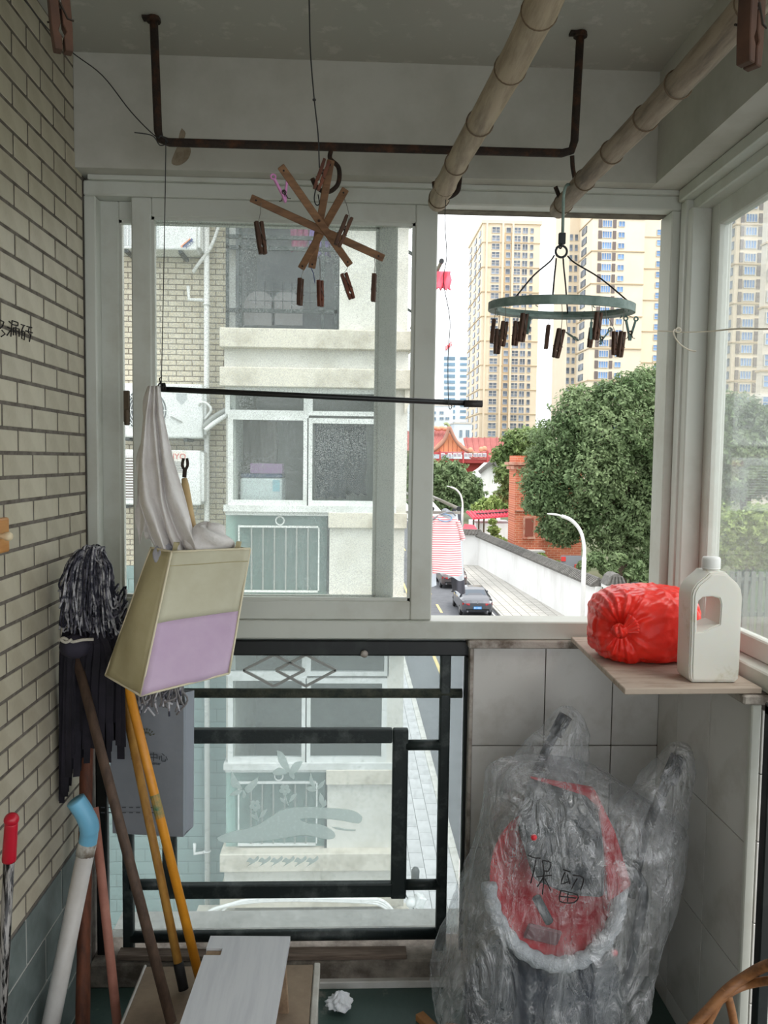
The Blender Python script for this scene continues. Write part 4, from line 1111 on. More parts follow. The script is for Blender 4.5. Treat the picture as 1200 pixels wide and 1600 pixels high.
m_red = mat('red_plastic_film', (244, 58, 44), .33, rgb2=(232, 40, 30), scale=8, spec=.45, sss=.6, bump=.35, bscale=26)
rbag = empty('red_plastic_bag', (atz(1000, 1040, ZB).x, 2.30, ZB), 'bulging knotted red plastic bag on the shelf board', 'bag')
c = aty(1003, 985, 2.29); hx, hy, hz = .150, .115, .108; c.z = ZB + hz * .985
kx, kz = aty(968, 986, 2.18).x - c.x, aty(968, 986, 2.18).z - c.z
rows = []
def spow(v, e): return math.copysign(abs(v) ** e, v)
NU, NV = 220, 120
for i in range(NV + 1):
    ph = -math.pi / 2 + math.pi * i / NV; r_ = []
    for j in range(NU):
        th = 2 * math.pi * j / NU
        e1, e2 = .55, .62
        p = Vector((hx * spow(math.cos(ph), e1) * spow(math.cos(th), e2), hy * spow(math.cos(ph), e1) * spow(math.sin(th), e2), hz * spow(math.sin(ph), e1)))
        p.z += .012 * (p.x / hx) * 0 - .010 * max(0, -p.x / hx) * max(0, p.z / hz)
        dx, dz = p.x - kx, p.z - kz; rr = math.hypot(dx, dz); fi = math.atan2(dz, dx)
        nrm = Vector((p.x / hx ** 2, p.y / hy ** 2, p.z / hz ** 2)).normalized()
        wgt = 1.0 if p.y < 0 else max(0, 1 - p.y / hy * 1.2)
        d = .0055 * math.exp(-rr / .12) * (math.sin(17 * fi + 2 * math.sin(4 * fi)) + .5 * math.sin(31 * fi + 1.5 * math.sin(5 * fi))) * min(1, rr / .015) * wgt
        d += -.040 * math.exp(-(rr / .035) ** 2) * (1 if p.y < -.03 else 0)
        d += .008 * mnoise.noise(p * 14 + Vector((3, 1, 2))) + .006 * abs(mnoise.noise(p * 30)) + .003 * mnoise.noise(p * 70)
        q = p + nrm * d; q.z = max(q.z, -hz * .985)
        r_.append(c + q)
    rows.append(r_)
MB().grid(rows, True).build('bag', m_red, rbag, smooth=True)
kc = aty(968, 986, 2.175)
s = MB().ellipsoid(kc, .020, .02, .017, 28, 16, lambda t, p: 1 + .22 * math.sin(7 * t + 2 * p) + .1 * math.sin(13 * t))
s.build('knot', m_red, rbag, smooth=True)
rows = []
for i in range(7):
    t = i / 6; r_ = []
    for j in range(25):
        an = math.radians(-10 + 80 * j / 24); rad = .012 + .035 * t
        r_.append(kc + Vector((math.cos(an) * rad, -.012 - .012 * t + .006 * math.sin(j * 1.9) * t, math.sin(an) * rad + .008 * t)))
    rows.append(r_)
MB().grid(rows).build('bag_ears', m_red, rbag, smooth=True, solid=.0008)

# white jug
jy_ = atz(1108, 1066, ZB).y + .035
jg = empty('white_jug', (aty(1108, 1060, jy_).x, jy_, ZB), 'white plastic jug with a moulded handle and screw cap on the shelf board', 'jug')
sc_ = jy_ / FPX; jx0 = aty(1108, 960, jy_).x
def jp(px, py): return ((px - 1108) * sc_, (1066 - py) * sc_)
out = [(1074, 1066), (1069, 1060), (1068, 1040), (1068, 990), (1067, 928), (1069, 918), (1076, 907), (1088, 897), (1095, 890), (1108, 889), (1121, 890), (1128, 897), (1140, 907), (1147, 918), (1149, 930), (1149, 990), (1149, 1040), (1148, 1060), (1142, 1066)]
hole = [(1077, 985), (1086, 984), (1100, 977), (1113, 972), (1114, 940), (1111, 931), (1100, 928), (1085, 929), (1078, 935), (1076, 950)]
bm = bmesh.new(); D = .046
def loop(pts, y): return [bm.verts.new((jp(*p)[0], y, jp(*p)[1])) for p in pts]
caps = []
fo, bo = loop(out, -D), loop(out, D); fh, bh = loop(hole, -D), loop(hole, D)
for vs_o, vs_h in ((fo, fh), (bo, bh)):
    ed = []
    for L_ in (vs_o, vs_h):
        for i in range(len(L_)): ed.append(bm.edges.new((L_[i], L_[(i + 1) % len(L_)])))
    bmesh.ops.triangle_fill(bm, use_beauty=True, use_dissolve=False, edges=ed)
for A, B in ((fo, bo), (fh, bh)):
    for i in range(len(A)): bm.faces.new((A[i], A[(i + 1) % len(A)], B[(i + 1) % len(A)], B[i]))
bmesh.ops.recalc_face_normals(bm, faces=bm.faces)
oe = set(fo + bo); he = set(fh + bh)
ed = [e for e in bm.edges if abs(e.verts[0].co.y - e.verts[1].co.y) < 1e-6 and e.calc_face_angle(0) > .9 and e.verts[0] in oe]
bmesh.ops.bevel(bm, geom=ed, offset=.016, segments=4, affect='EDGES', clamp_overlap=True)
ed = [e for e in bm.edges if abs(e.verts[0].co.y - e.verts[1].co.y) < 1e-6 and e.calc_face_angle(0) > .9]
bmesh.ops.bevel(bm, geom=ed, offset=.006, segments=2, affect='EDGES', clamp_overlap=True)
me = bpy.data.meshes.new('jug_body'); bm.to_mesh(me); bm.free()
m_jug = mat('milky_plastic', (224, 222, 214), .45, rgb2=(180, 172, 140), scale=11, contrast=(.58, .78), sss=.2)
me.materials.append(m_jug)
for p in me.polygons: p.use_smooth = True
me.set_sharp_from_angle(angle=math.radians(40))
raw('body', me, (jx0, jy_, ZB + .001), jg)
nb_ = Vector((jx0, jy_, ZB + (1066 - 893) * sc_))
MB().lathe([(.024, 0), (.021, .006), (.021, .016)], nb_, (0, 0, 1), 24).build('neck', m_jug, jg, smooth=True)
MB().lathe([(.0225, .012), (.0235, .016), (.0235, .036), (.021, .041), (.0, .041)], nb_, (0, 0, 1), 28, cap=False).build('cap', mat('white_cap', (226, 226, 224), .5), jg, smooth=True)
MB().ring(nb_ + Vector((0, 0, .012)), .0225, .0016, (0, 0, 1), 28, 6).build('cap_ring', MATS['white_cap'], jg, smooth=True)

# ------------------------------------------------------------------ stroller wrapped in clear plastic
def film_mat():
    mt = bpy.data.materials.new('clear_film'); mt.use_nodes = True; nt = mt.node_tree; N = nt.nodes; L = nt.links
    N.remove(N['Principled BSDF']); out_ = N['Material Output']
    tr = N.new('ShaderNodeBsdfTransparent'); tr.inputs[0].default_value = (.95, .96, .97, 1)
    df = N.new('ShaderNodeBsdfDiffuse'); df.inputs[0].default_value = lin((240, 241, 245))
    gl = N.new('ShaderNodeBsdfGlossy'); gl.inputs['Roughness'].default_value = .3
    tc = N.new('ShaderNodeTexCoord'); mp = N.new('ShaderNodeMapping'); mp.inputs['Scale'].default_value = (1, 1, .38); mp.inputs['Rotation'].default_value = (0, .35, 0)
    L.new(tc.outputs['Object'], mp.inputs['Vector'])
    n1 = N.new('ShaderNodeTexNoise'); n1.inputs['Scale'].default_value = 9; n1.inputs['Detail'].default_value = 7; n1.inputs['Roughness'].default_value = .7; n1.inputs['Distortion'].default_value = 1.2
    L.new(mp.outputs[0], n1.inputs['Vector'])
    n2 = N.new('ShaderNodeTexNoise'); n2.inputs['Scale'].default_value = 16; n2.inputs['Detail'].default_value = 5; n2.inputs['Distortion'].default_value = 2.0
    L.new(mp.outputs[0], n2.inputs['Vector'])
    bp = N.new('ShaderNodeBump'); bp.inputs['Strength'].default_value = 1.0; bp.inputs['Distance'].default_value = .03
    L.new(n2.outputs['Fac'], bp.inputs['Height']); L.new(bp.outputs[0], gl.inputs['Normal']); L.new(bp.outputs[0], df.inputs['Normal'])
    mr = N.new('ShaderNodeMapRange'); mr.inputs[1].default_value = .38; mr.inputs[2].default_value = .72; mr.inputs[3].default_value = .07; mr.inputs[4].default_value = .44
    L.new(n1.outputs['Fac'], mr.inputs[0])
    # wrinkle highlights painted into the film as sharp pale lines
    sb = N.new('ShaderNodeMath'); sb.operation = 'SUBTRACT'; sb.inputs[1].default_value = .5; L.new(n2.outputs['Fac'], sb.inputs[0])
    ab = N.new('ShaderNodeMath'); ab.operation = 'ABSOLUTE'; L.new(sb.outputs[0], ab.inputs[0])
    cr_ = N.new('ShaderNodeMapRange'); cr_.inputs[1].default_value = 0; cr_.inputs[2].default_value = .022; cr_.inputs[3].default_value = .11; cr_.inputs[4].default_value = 0; L.new(ab.outputs[0], cr_.inputs[0])
    sm = N.new('ShaderNodeMath'); sm.operation = 'ADD'; L.new(mr.outputs[0], sm.inputs[0]); L.new(cr_.outputs[0], sm.inputs[1])
    md = N.new('ShaderNodeMixShader'); md.inputs[0].default_value = .5; L.new(df.outputs[0], md.inputs[1]); L.new(gl.outputs[0], md.inputs[2])
    mx = N.new('ShaderNodeMixShader'); L.new(sm.outputs[0], mx.inputs[0]); L.new(tr.outputs[0], mx.inputs[1]); L.new(md.outputs[0], mx.inputs[2])
    L.new(mx.outputs[0], out_.inputs['Surface']); return mt
m_film = film_mat()
m_navy = mat('navy_fabric', (34, 42, 56), .8, rgb2=(24, 30, 42), scale=10, bump=.1)
m_dgrey = mat('charcoal_fabric', (62, 66, 70), .8, rgb2=(48, 52, 56), scale=8)
m_redf = mat('crimson_fabric', (176, 30, 44), .8, rgb2=(150, 22, 36), scale=8)
m_fur = mat('grey_fleece', (186, 190, 194), 1.0, rgb2=(164, 168, 172), scale=30, bump=.6, bscale=120)
st_ = empty('stroller', (.55, 2.2, ZF), 'folded red and navy baby stroller with fleece rim standing under the shelf', 'stroller')
def sy(px, py, y_): return aty(px, py, y_)
# lower body and shell
MB().ellipsoid(sy(850, 1560, 2.22), .235, .13, .20, 28, 18, lambda t, p: 1 + .04 * math.sin(3 * t + 2 * p)).build('lower_body', m_navy, st_, smooth=True)
MB().ellipsoid(sy(872, 1400, 2.39), .205, .10, .25, 28, 18).build('seat_shell', m_navy, st_, smooth=True)
# red dish
ctr = sy(865, 1378, 2.19); A_, B_ = .185, .205
axu = Vector((1, .06, 0)).normalized(); axv = Vector((-.06, .30, 1)).normalized(); axn = axu.cross(axv).normalized()  # points to -Y
if axn.y > 0: axn = -axn
rows = []
for i in range(13):
    r_ = []
    for j in range(48):
        an = 2 * math.pi * j / 48; k_ = i / 12
        r_.append(ctr + axu * (A_ * k_ * math.cos(an)) + axv * (B_ * k_ * math.sin(an)) - axn * (.06 * (1 - k_ ** 2)))
    rows.append(r_)
MB().grid(rows, True).build('seat_lining', m_redf, st_, smooth=True)
pts = []
for i in range(60):
    an = math.radians(178 + (388 - 178) * i / 59)
    pts.append(ctr + axu * (A_ * 1.03 * math.cos(an)) + axv * (B_ * 1.03 * math.sin(an)) + axn * .012)
MB().tube(pts, [.021 + .003 * math.sin(i * 1.7) for i in range(60)], 14).build('fleece_rim', m_fur, st_, smooth=True)
# padded back rest
q = [sy(828, 1222, 2.215), sy(925, 1242, 2.205), sy(945, 1300, 2.18), sy(946, 1405, 2.135), sy(890, 1402, 2.13), sy(836, 1378, 2.135), sy(812, 1300, 2.18)]
MB().poly3(q, (0, .035, 0)).build('back_rest', m_dgrey, st_, bevel=.014, seg=3)
q = [sy(828, 1217, 2.215), sy(930, 1234, 2.20), sy(962, 1300, 2.175), sy(988, 1385, 2.14), sy(950, 1412, 2.13), sy(944, 1330, 2.165), sy(935, 1262, 2.19), sy(915, 1245, 2.20)]
MB().poly3(q, (0, .03, 0)).build('red_edge', m_redf, st_, bevel=.008, seg=2)
MB().obox(sy(848, 1460, 2.15), (.10, .012, .05), (.2, .25, 0)).build('seat_patch', mat('faded_patch', (120, 84, 88), .8), st_, bevel=.005)
MB().tube(smooth_path([sy(838, 1402, 2.085), sy(850, 1425, 2.08), sy(858, 1440, 2.08)], 4), .013, 8).build('strap', m_dgrey, st_, smooth=True)
for px, py, y_ in ((834, 1308, 2.08), (960, 1488, 2.06)):
    MB().lathe([(.009, 0), (.008, .006), (.003, .008)], sy(px, py, y_), (0, -1, 0), 14).build('red_button', mat('red_button', (200, 36, 48), .4), st_, smooth=True)
m_tube = mat('dark_tube', (46, 50, 58), .4, .3)
MB().tube(smooth_path([sy(800, 1330, 2.30), sy(835, 1215, 2.36), sy(865, 1150, 2.38), sy(884, 1122, 2.38)], 5), .014, 10).build('push_handle', m_tube, st_, smooth=True)
MB().tube([sy(868, 1148, 2.378), sy(884, 1118, 2.38)], .021, 12).build('grip', m_navy, st_, smooth=True)
MB().tube(smooth_path([sy(985, 1400, 2.24), sy(1010, 1300, 2.24), sy(1045, 1215, 2.24), sy(1060, 1185, 2.24)], 5), .015, 10).build('push_handle', m_tube, st_, smooth=True)
MB().tube([sy(1043, 1222, 2.24), sy(1061, 1182, 2.24)], .023, 12).build('grip', m_navy, st_, smooth=True)
MB().tube(smooth_path([sy(990, 1360, 2.2), sy(1005, 1400, 2.2), sy(985, 1500, 2.2), sy(960, 1620, 2.2)], 5), .016, 10).build('side_tube', m_tube, st_, smooth=True)
for px in (742, 930):
    w0 = sy(px, 1660, 2.2); w0.z = ZF + .075
    MB().ring(w0, .055, .02, (1, 0, 0), 24, 10).build('wheel', mat('tyre', (34, 34, 36), .8), st_, smooth=True)
    MB().lathe([(.04, -.012), (.04, .012)], w0, (1, 0, 0), 16).build('wheel_disc', m_dgrey, st_)

# the film
YL = [1192, 1200, 1212, 1228, 1248, 1275, 1300, 1350, 1400, 1450, 1500, 1550, 1600, 1680, 1735]
XLs = [805, 782, 768, 760, 756, 751, 746, 735, 718, 702, 683, 675, 686, 712, 730]
XRs = [885, 920, 950, 972, 1000, 1052, 1068, 1060, 1042, 1026, 1012, 1000, 986, 968, 955]
DD = [.07, .10, .125, .14, .15, .155, .16, .17, .175, .18, .185, .19, .19, .18, .17]
YC = [2.26, 2.25, 2.24, 2.23, 2.22, 2.215, 2.21, 2.205, 2.20, 2.20, 2.20, 2.20, 2.20, 2.20, 2.20]
def film_pt(py, cosv, sinv):
    l, r_ = interp(YL, XLs, py), interp(YL, XRs, py); d = interp(YL, DD, py); yc = interp(YL, YC, py)
    px = (l + r_) / 2 + (r_ - l) / 2 * cosv; Yv = yc - d * sinv
    p = aty((l + r_) / 2 + (r_ - l) / 2 * cosv, py, yc); p = Vector((p.x, Yv, p.z))
    v = Vector((p.x * 9 + p.z * 3, p.y * 7, p.z * 5 - p.x * 2))
    w_ = .016 * mnoise.noise(v) + .008 * abs(mnoise.noise(v * 3.1)) + .004 * abs(mnoise.noise(v * 8))
    n_ = Vector((cosv, -sinv, 0)).normalized() if abs(cosv) + abs(sinv) > 0 else Vector((0, 0, 1))
    return p + n_ * w_
def sect(an): return spow(math.cos(an), .72), spow(math.sin(an), .72)
fc = empty('plastic_cover', (.55, 2.2, ZF), 'crinkled clear plastic bag pulled over the stroller, handwriting on its front', 'plastic cover')
rows = []
NR = 110; NC = 120
for i in range(NR + 1):
    py = 1192 + (1735 - 1192) * (i / NR) ** 1.15
    rows.append([film_pt(py, *sect(2 * math.pi * j / NC)) for j in range(NC)])
top = sum(rows[0], Vector()) / NC
b = MB(); b.grid(rows, True); nb0 = len(b.v); b.add([top], []); b.f.extend([(nb0, (j + 1) % NC, j) for j in range(NC)]); b.mi.extend([0] * NC)
b.build('bag_film', m_film, fc, smooth=True)
def horn(yl, xl, xr, Yc_, dd):
    rows = []
    for i in range(31):
        py = lerp(yl[0], yl[-1], i / 30); l, r_ = interp(yl, xl, py), interp(yl, xr, py); d = interp(yl, dd, py)
        rr_ = []
        for j in range(36):
            an = 2 * math.pi * j / 36; p = aty((l + r_) / 2 + (r_ - l) / 2 * math.cos(an), py, Yc_); p.y = Yc_ - d * math.sin(an)
            v = p * 16; k_ = .010 * mnoise.noise(v) + .006 * abs(mnoise.noise(v * 2.7))
            rr_.append(p + Vector((math.cos(an), -math.sin(an), 0)) * k_)
        rows.append(rr_)
    b = MB(); b.grid(rows, True); n0 = len(b.v); b.add([sum(rows[0], Vector()) / 36 + Vector((0, 0, .004))], []); b.f.extend([(n0, (j + 1) % 36, j) for j in range(36)]); b.mi.extend([0] * 36)
    b.build('film_peak', m_film, fc, smooth=True)
horn([1105, 1112, 1125, 1150, 1180, 1215, 1250], [878, 868, 860, 832, 805, 788, 775], [894, 908, 916, 921, 918, 910, 900], 2.38, [.012, .03, .04, .05, .06, .07, .07])
horn([1162, 1168, 1180, 1205, 1235, 1270, 1320], [1052, 1042, 1032, 1010, 986, 960, 930], [1072, 1080, 1083, 1082, 1080, 1074, 1062], 2.24, [.012, .03, .045, .055, .065, .08, .09])
# handwriting on the film
ink = MB()
def fpt(cx, cy):
    px, py = 680 + cx / 2.857, 1100 + cy / 2.857
    l, r_ = interp(YL, XLs, py), interp(YL, XRs, py); u_ = (px - (l + r_) / 2) / ((r_ - l) / 2)
    # the film front is nearer than its centre line, so correct for the perspective
    yc = interp(YL, YC, py); d = interp(YL, DD, py)
    for _ in range(4):
        cv = max(-.99, min(.99, u_)); an = math.acos(spow(cv, 1 / .72)); sv = spow(math.sin(an), .72)
        p = film_pt(py, cv, sv); q = aty(px, py, p.y); l3 = aty(l, py, yc).x; r3 = aty(r_, py, yc).x
        u_ = (q.x - (l3 + r3) / 2) / ((r3 - l3) / 2)
    q = aty(px, py, p.y - .004); return q
def ins(pts): ink.tube(smooth_path([fpt(*p) for p in pts], 3), .0017, 5)
for s_ in [[(413, 674), (440, 686), (470, 688)], [(450, 690), (440, 745), (426, 800)], [(478, 698), (484, 742)], [(478, 698), (516, 708), (506, 745), (484, 743)], [(452, 772), (485, 768), (520, 764)],
           [(486, 745), (484, 800), (478, 850)], [(483, 775), (456, 816)], [(489, 778), (516, 832)],
           [(570, 738), (605, 750)], [(578, 752), (562, 802), (600, 790)], [(590, 762), (602, 804)], [(613, 764), (662, 776), (648, 832)], [(634, 778), (608, 826)],
           [(562, 832), (556, 880), (620, 886), (636, 852), (562, 832)], [(593, 840), (590, 882)], [(558, 858), (628, 866)]]:
    ins(s_)
ink.build('handwriting', m_ink, fc)
# ------------------------------------------------------------------ ground, road, pavements
ZG = -6.8
m_asph = mat('asphalt', (104, 106, 110), .9, rgb2=(90, 92, 96), scale=2, bump=.1, bscale=30)
m_pave = mat('pale_paver', (196, 196, 196), .9, rgb2=(178, 178, 178), scale=1.5, rand=.05)
m_pavej = mat('paver_joint', (150, 150, 148), .95)
m_kerb = mat('kerb_stone', (206, 204, 198), .9, rgb2=(180, 178, 170), scale=3)
m_yel = mat('yellow_line', (220, 196, 130), .8); m_whl = mat('white_line', (220, 220, 216), .8)
m_earth = mat('garden_earth', (96, 98, 74), 1.0, rgb2=(74, 86, 52), scale=.3)
NK, FK = 2.40, 8.35      # near and far kerb
tag(MB().box(-120, 300, -20, 420, ZG - .6, ZG - .2).build('ground', m_earth), 'earth and greenery level beyond the street', kind='structure')
rd = tag(MB().box(NK, FK, -10, 200, ZG - .25, ZG - .12).build('road', m_asph), 'grey asphalt street running away from the balcony', kind='structure')
for k in range(12):
    y0 = 20 + k * 6.2; MB().box(5.15, 5.29, y0, y0 + 2.6, ZG - .121, ZG - .116).build('lane_dash', m_yel, rd)
MB().box(8.06, 8.16, -5, 150, ZG - .121, ZG - .116).build('edge_line', m_whl, rd)
MB().box(3.66, 3.80, 30, 60, ZG - .121, ZG - .116).build('edge_line', m_yel, rd)
sw = tag(MB().box(.2, NK - .18, -10, 120, ZG - .25, ZG - .03).build('sidewalk', m_pavej), 'pale paved pavement beside the next building', kind='structure')
far = MB(); PW, PL = .30, .62
for i in range(7):
    xa = NK - .18 - (i + 1) * PW
    for k in range(80):
        ya = 5 + k * PL + (PL / 2 if i % 2 else 0)
        if 13.5 < ya < 35.5 and i < 7: raw('paver', tile_mesh(PW - .012, PL - .012, .05, m_pave), (xa + PW / 2, ya + PL / 2, ZG - .017), sw)
        else: far.box(xa + .006, xa + PW - .006, ya + .006, ya + PL - .006, ZG - .03, ZG + .008)
far.build('paver_field', m_pave, sw)['kind'] = 'stuff'
kn_ = tag(MB().box(NK - .18, NK, -10, 13, ZG - .25, ZG + .01).box(NK - .18, NK, 37, 120, ZG - .25, ZG + .01).build('kerb_near', m_kerb), 'white kerb of the near pavement', kind='structure')
for k in range(24): raw('kerb_stone', tile_mesh(.178, .985, .26, m_kerb, .015), (NK - .09, 13.5 + k, ZG - .12), kn_)
kf = tag(MB().box(FK, FK + .16, -10, 34, ZG - .25, ZG).box(FK, FK + .16, 62, 120, ZG - .25, ZG).build('kerb_far', m_kerb), 'pale kerb of the far pavement', kind='structure')
for k in range(28): raw('kerb_stone', tile_mesh(.158, .985, .25, m_kerb, .015), (FK + .08, 34.5 + k, ZG - .125), kf)
fs = tag(MB().box(FK + .16, 13.5, -10, 120, ZG - .25, ZG - .03).build('sidewalk', mat('far_joint', (120, 118, 112), .95)), 'wide pale paved pavement along the white garden wall', kind='structure')
far = MB()
for i in range(10):
    for k in range(70):
        x_ = FK + .17 + i * .5; y_ = 34 + k * .5; far.box(x_ + .02, x_ + .48, y_ + .03, y_ + .47, ZG - .04, ZG - .012)
far.build('paver_field', mat('far_paver', (188, 185, 178), .9, island=.07), fs)['kind'] = 'stuff'

# ------------------------------------------------------------------ next building with balconies and brick tiles
YW, YF = 9.10, 8.60
m_nw = mat('weathered_white_wall', (206, 204, 196), .9, rgb2=(172, 168, 154), scale=1.8, contrast=(.45, .75), detail=8)
m_nband = mat('stained_ledge', (204, 198, 184), .9, rgb2=(150, 142, 124), scale=3, contrast=(.5, .75), detail=8, bump=.2)
m_ntile = mat('far_beige_tile', (204, 196, 176), .6, rgb2=(186, 176, 152), scale=8, rand=.05)
m_ngrout = mat('far_grout', (124, 114, 102), .9)
m_ngreen = mat('far_green_tile', (128, 150, 148), .6, rgb2=(112, 134, 132), scale=4, rand=.04)
m_nggr = mat('far_green_grout', (104, 124, 122), .9)
m_npl = mat('white_upvc', (220, 222, 220), .5, rgb2=(196, 198, 194), scale=4)
m_ngl = glass_mat('far_glass', (.93, .96, .96), .04, .03, (200, 206, 204), 20)
m_dark = mat('dim_room', (176, 174, 168), .9, rgb2=(150, 148, 142), scale=2)
m_pvc = mat('white_drain_pipe', (226, 226, 224), .4)
def nx(px, py, y=YF): return aty(px, py, y)
XNL = nx(351, 640).x; XNR = nx(636, 560).x
nb_ = empty('apartment_building', (-1, 9.5, ZG - .2), 'neighbouring apartment block with cream brick tiles and stacked balconies', 'building')
MB().box(-7, XNL, YW, 15, ZG - .2, 10).build('brick_tile_wall', m_ngrout, nb_)
MB().box(-7, XNL + .001, YW - .004, YW + .1, ZG - .2, .47).build('green_tile_bed', m_nggr, nb_)
tw = bpy.data.objects['brick_tile_wall']
far = MB(); cnt = 0; z = .47; row = 0; lst = []
while z < 5.2:
    xx = XNL - (.0 if row % 2 else .0875)
    if row % 2 == 0: lst.append((XNL - .044, .0795, z))
    while xx > -2.9: lst.append((xx - .0875, .167, z)); xx -= .175
    z += .0592; row += 1
lst.sort(key=lambda t: abs(t[2] - 1.9))
for i, (xc, L_, z) in enumerate(lst):
    if i < 300: raw('tile', tile_mesh(L_ - .004, .010, .048, m_ntile), (xc, YW - .001, z + .0296), tw)
    else: far.box(xc - L_ / 2 + .002, xc + L_ / 2 - .002, YW - .006, YW + .003, z + .0056, z + .0536)
far.build('tile_field', m_ntile, tw)['kind'] = 'stuff'
z = .47 - .15; row = 0
gb_ = bpy.data.objects['green_tile_bed']
while z > -3.9:
    xx = XNL - (.165 if row % 2 else 0)
    if row % 2: raw('tile', tile_mesh(.158, .012, .144, m_ngreen), (XNL - .082, YW - .007, z + .075), gb_)
    while xx > -2.9: raw('tile', tile_mesh(.324, .012, .144, m_ngreen), (xx - .165, YW - .007, z + .075), gb_); xx -= .33
    z -= .15; row += 1
# body behind the balconies
MB().box(XNL, XNR, 10.6, 15, ZG - .2, 10).build('rear_wall', m_dark, nb_)
MB().box(XNR - .12, XNR, YF + .12, 15, ZG - .2, 10).build('side_wall', m_nw, nb_)
MB().box(XNL, XNL + .1, YF + .1, 10.6, ZG - .2, 10).build('side_wall', m_nw, nb_)
HF = 410 / FPX * YF
def zN(py): return nx(480, py).z
def xN(px, py=700): return nx(px, py).x
def nbox(name, px0, px1, py0, py1, y0, y1, m_, dz, par=nb_, bevel=0, q=700):
    return MB().box(xN(px0, q), xN(px1, q), y0, y1, zN(py1) + dz, zN(py0) + dz).build(name, m_, par, bevel=bevel)
def win2(px0, px1, py0, py1, dz, tr=None, fr=7):
    """framed pane"""
    w_ = MB(); k_ = fr / FPX * YF; x0, x1, z0, z1 = xN(px0), xN(px1), zN(py1) + dz, zN(py0) + dz
    w_.box(x0, x0 + k_, YF, YF + .06, z0, z1); w_.box(x1 - k_, x1, YF, YF + .06, z0, z1); w_.box(x0 + k_, x1 - k_, YF + .001, YF + .06, z1 - k_, z1); w_.box(x0 + k_, x1 - k_, YF + .001, YF + .06, z0, z0 + k_)
    o = w_.build('window_frame', m_npl, nb_)
    MB().box(x0 + k_ * .9, x1 - k_ * .9, YF + .03, YF + .034, z0 + k_ * .9, z1 - k_ * .9).build('pane', m_ngl, o)
for lev in (-2, -1, 0, 1):
    dz = lev * HF
    # ledges of the slab above
    nbox('ledge', 346, 640, 517, 547, YF - .13, YF + .2, m_nband, dz, bevel=.008)
    nbox('slab_face', 351, 636, 547, 577, YF - .02, 10.6, m_nw, dz)
    nbox('ledge', 346, 640, 577, 607, YF - .13, YF + .2, m_nband, dz, bevel=.008)
    if lev == -2: continue
    if lev < 1:
        win2(352, 481, 607, 649, dz); win2(481, 612, 607, 649, dz)
        win2(356, 482, 649, 790, dz, fr=8); win2(480, 610, 653, 790, dz, fr=8)
        nbox('end_wall', 610, 636, 607, 800, YF, YF + .14, m_nw, dz)
        nbox('window_sill', 350, 620, 790, 800, YF - .04, YF + .12, m_npl, dz)
    # parapet wall on the right and barred glass panel on the left
    if lev < 1:
        nbox('parapet_wall', 516, 634, 822, 930, YF, YF + .14, m_nw, dz)
        nbox('stained_cap', 514, 637, 800, 824, YF - .05, YF + .16, m_nband, dz, bevel=.006)
        nbox('panel_glass', 352, 514, 800, 930, YF + .05, YF + .056, glass_mat('sea_green_glass', (.84, .95, .94), .30, .08, (214, 234, 230), 30), dz)
        nbox('panel_frame', 352, 516, 800, 806, YF, YF + .05, m_npl, dz); nbox('panel_frame', 512, 516, 806, 930, YF, YF + .05, m_rail, dz)
        for py in (822, 923): nbox('rail_bar', 372, 498, py, py + 3, YF + .005, YF + .035, m_npl, dz)
        for px in (372, 392, 410, 428, 446, 463, 481, 498): nbox('baluster', px, px + 2.2, 825, 923, YF + .01, YF + .03, m_npl if px in (372, 498) else m_dia, dz)
        c = nx(437, 814); MB().ring((c.x, YF + .03, c.z + dz), .045, .008, (0, 1, 0), 18, 6).build('round_ornament', m_npl, nb_)
# upper floor: security grille and open wall
nbox('parapet_wall', 528, 634, 345, 517, YF, YF + .14, m_nw, 0); nbox('slab_face', 500, 640, 318, 345, YF - .1, YF + .2, m_nband, 0)
nbox('dim_glass', 352, 528, 300, 517, YF + .10, YF + .106, glass_mat('dark_film_glass', (.80, .83, .87), .05, .16, (170, 178, 186), 120), 0)
for px in (352, 372, 500, 520): nbox('grille_post', px, px + 5, 300, 517, YF + .02, YF + .05, m_rail, 0)
for py in (368, 385, 483): nbox('grille_rail', 352, 525, py, py + 6, YF + .02, YF + .05, m_rail, 0)
for px in (398, 412, 426, 440, 454, 468, 482): nbox('grille_wire', px, px + .9, 440, 485, YF + .03, YF + .04, m_rail, 0)
for py in (455, 470): nbox('grille_wire', 385, 500, py, py + .9, YF + .03, YF + .04, m_rail, 0)
# right return of the end walls with stairs-like corbels
for lev in (0, 1):
    c = nx(636, 615); MB().prism([(0, 0), (.12, 0), (0, -.25)], (XNR - .02, YF - .05, zN(607) + lev * HF), (1, 0, 0), (0, 0, 1), (0, .3, 0)).build('corbel', m_nband, nb_)
# ground floor canopy with conduits
nbox('canopy', 305, 640, 1428, 1450, YF - .5, YF + .2, m_nband, 0, q=1420)
nbox('shop_front', 351, 636, 1442, 1900, YF + .1, YF + .2, m_nw, 0)
for k in range(3):
    MB().tube(smooth_path([nx(300 + k * 14, 1470, YF - .2), nx(318 + k * 14, 1432 - k * 3, YF - .22), nx(350 + k * 10, 1416 - k * 3, YF - .24), nx(430, 1407 - k * 2, YF - .24), nx(560, 1409 - k * 2, YF - .24), nx(600, 1417 - k * 4, YF - .24), nx(622 + k * 4, 1445, YF - .22)], 5), .018, 8).build('conduit', m_pvc, nb_, smooth=True)
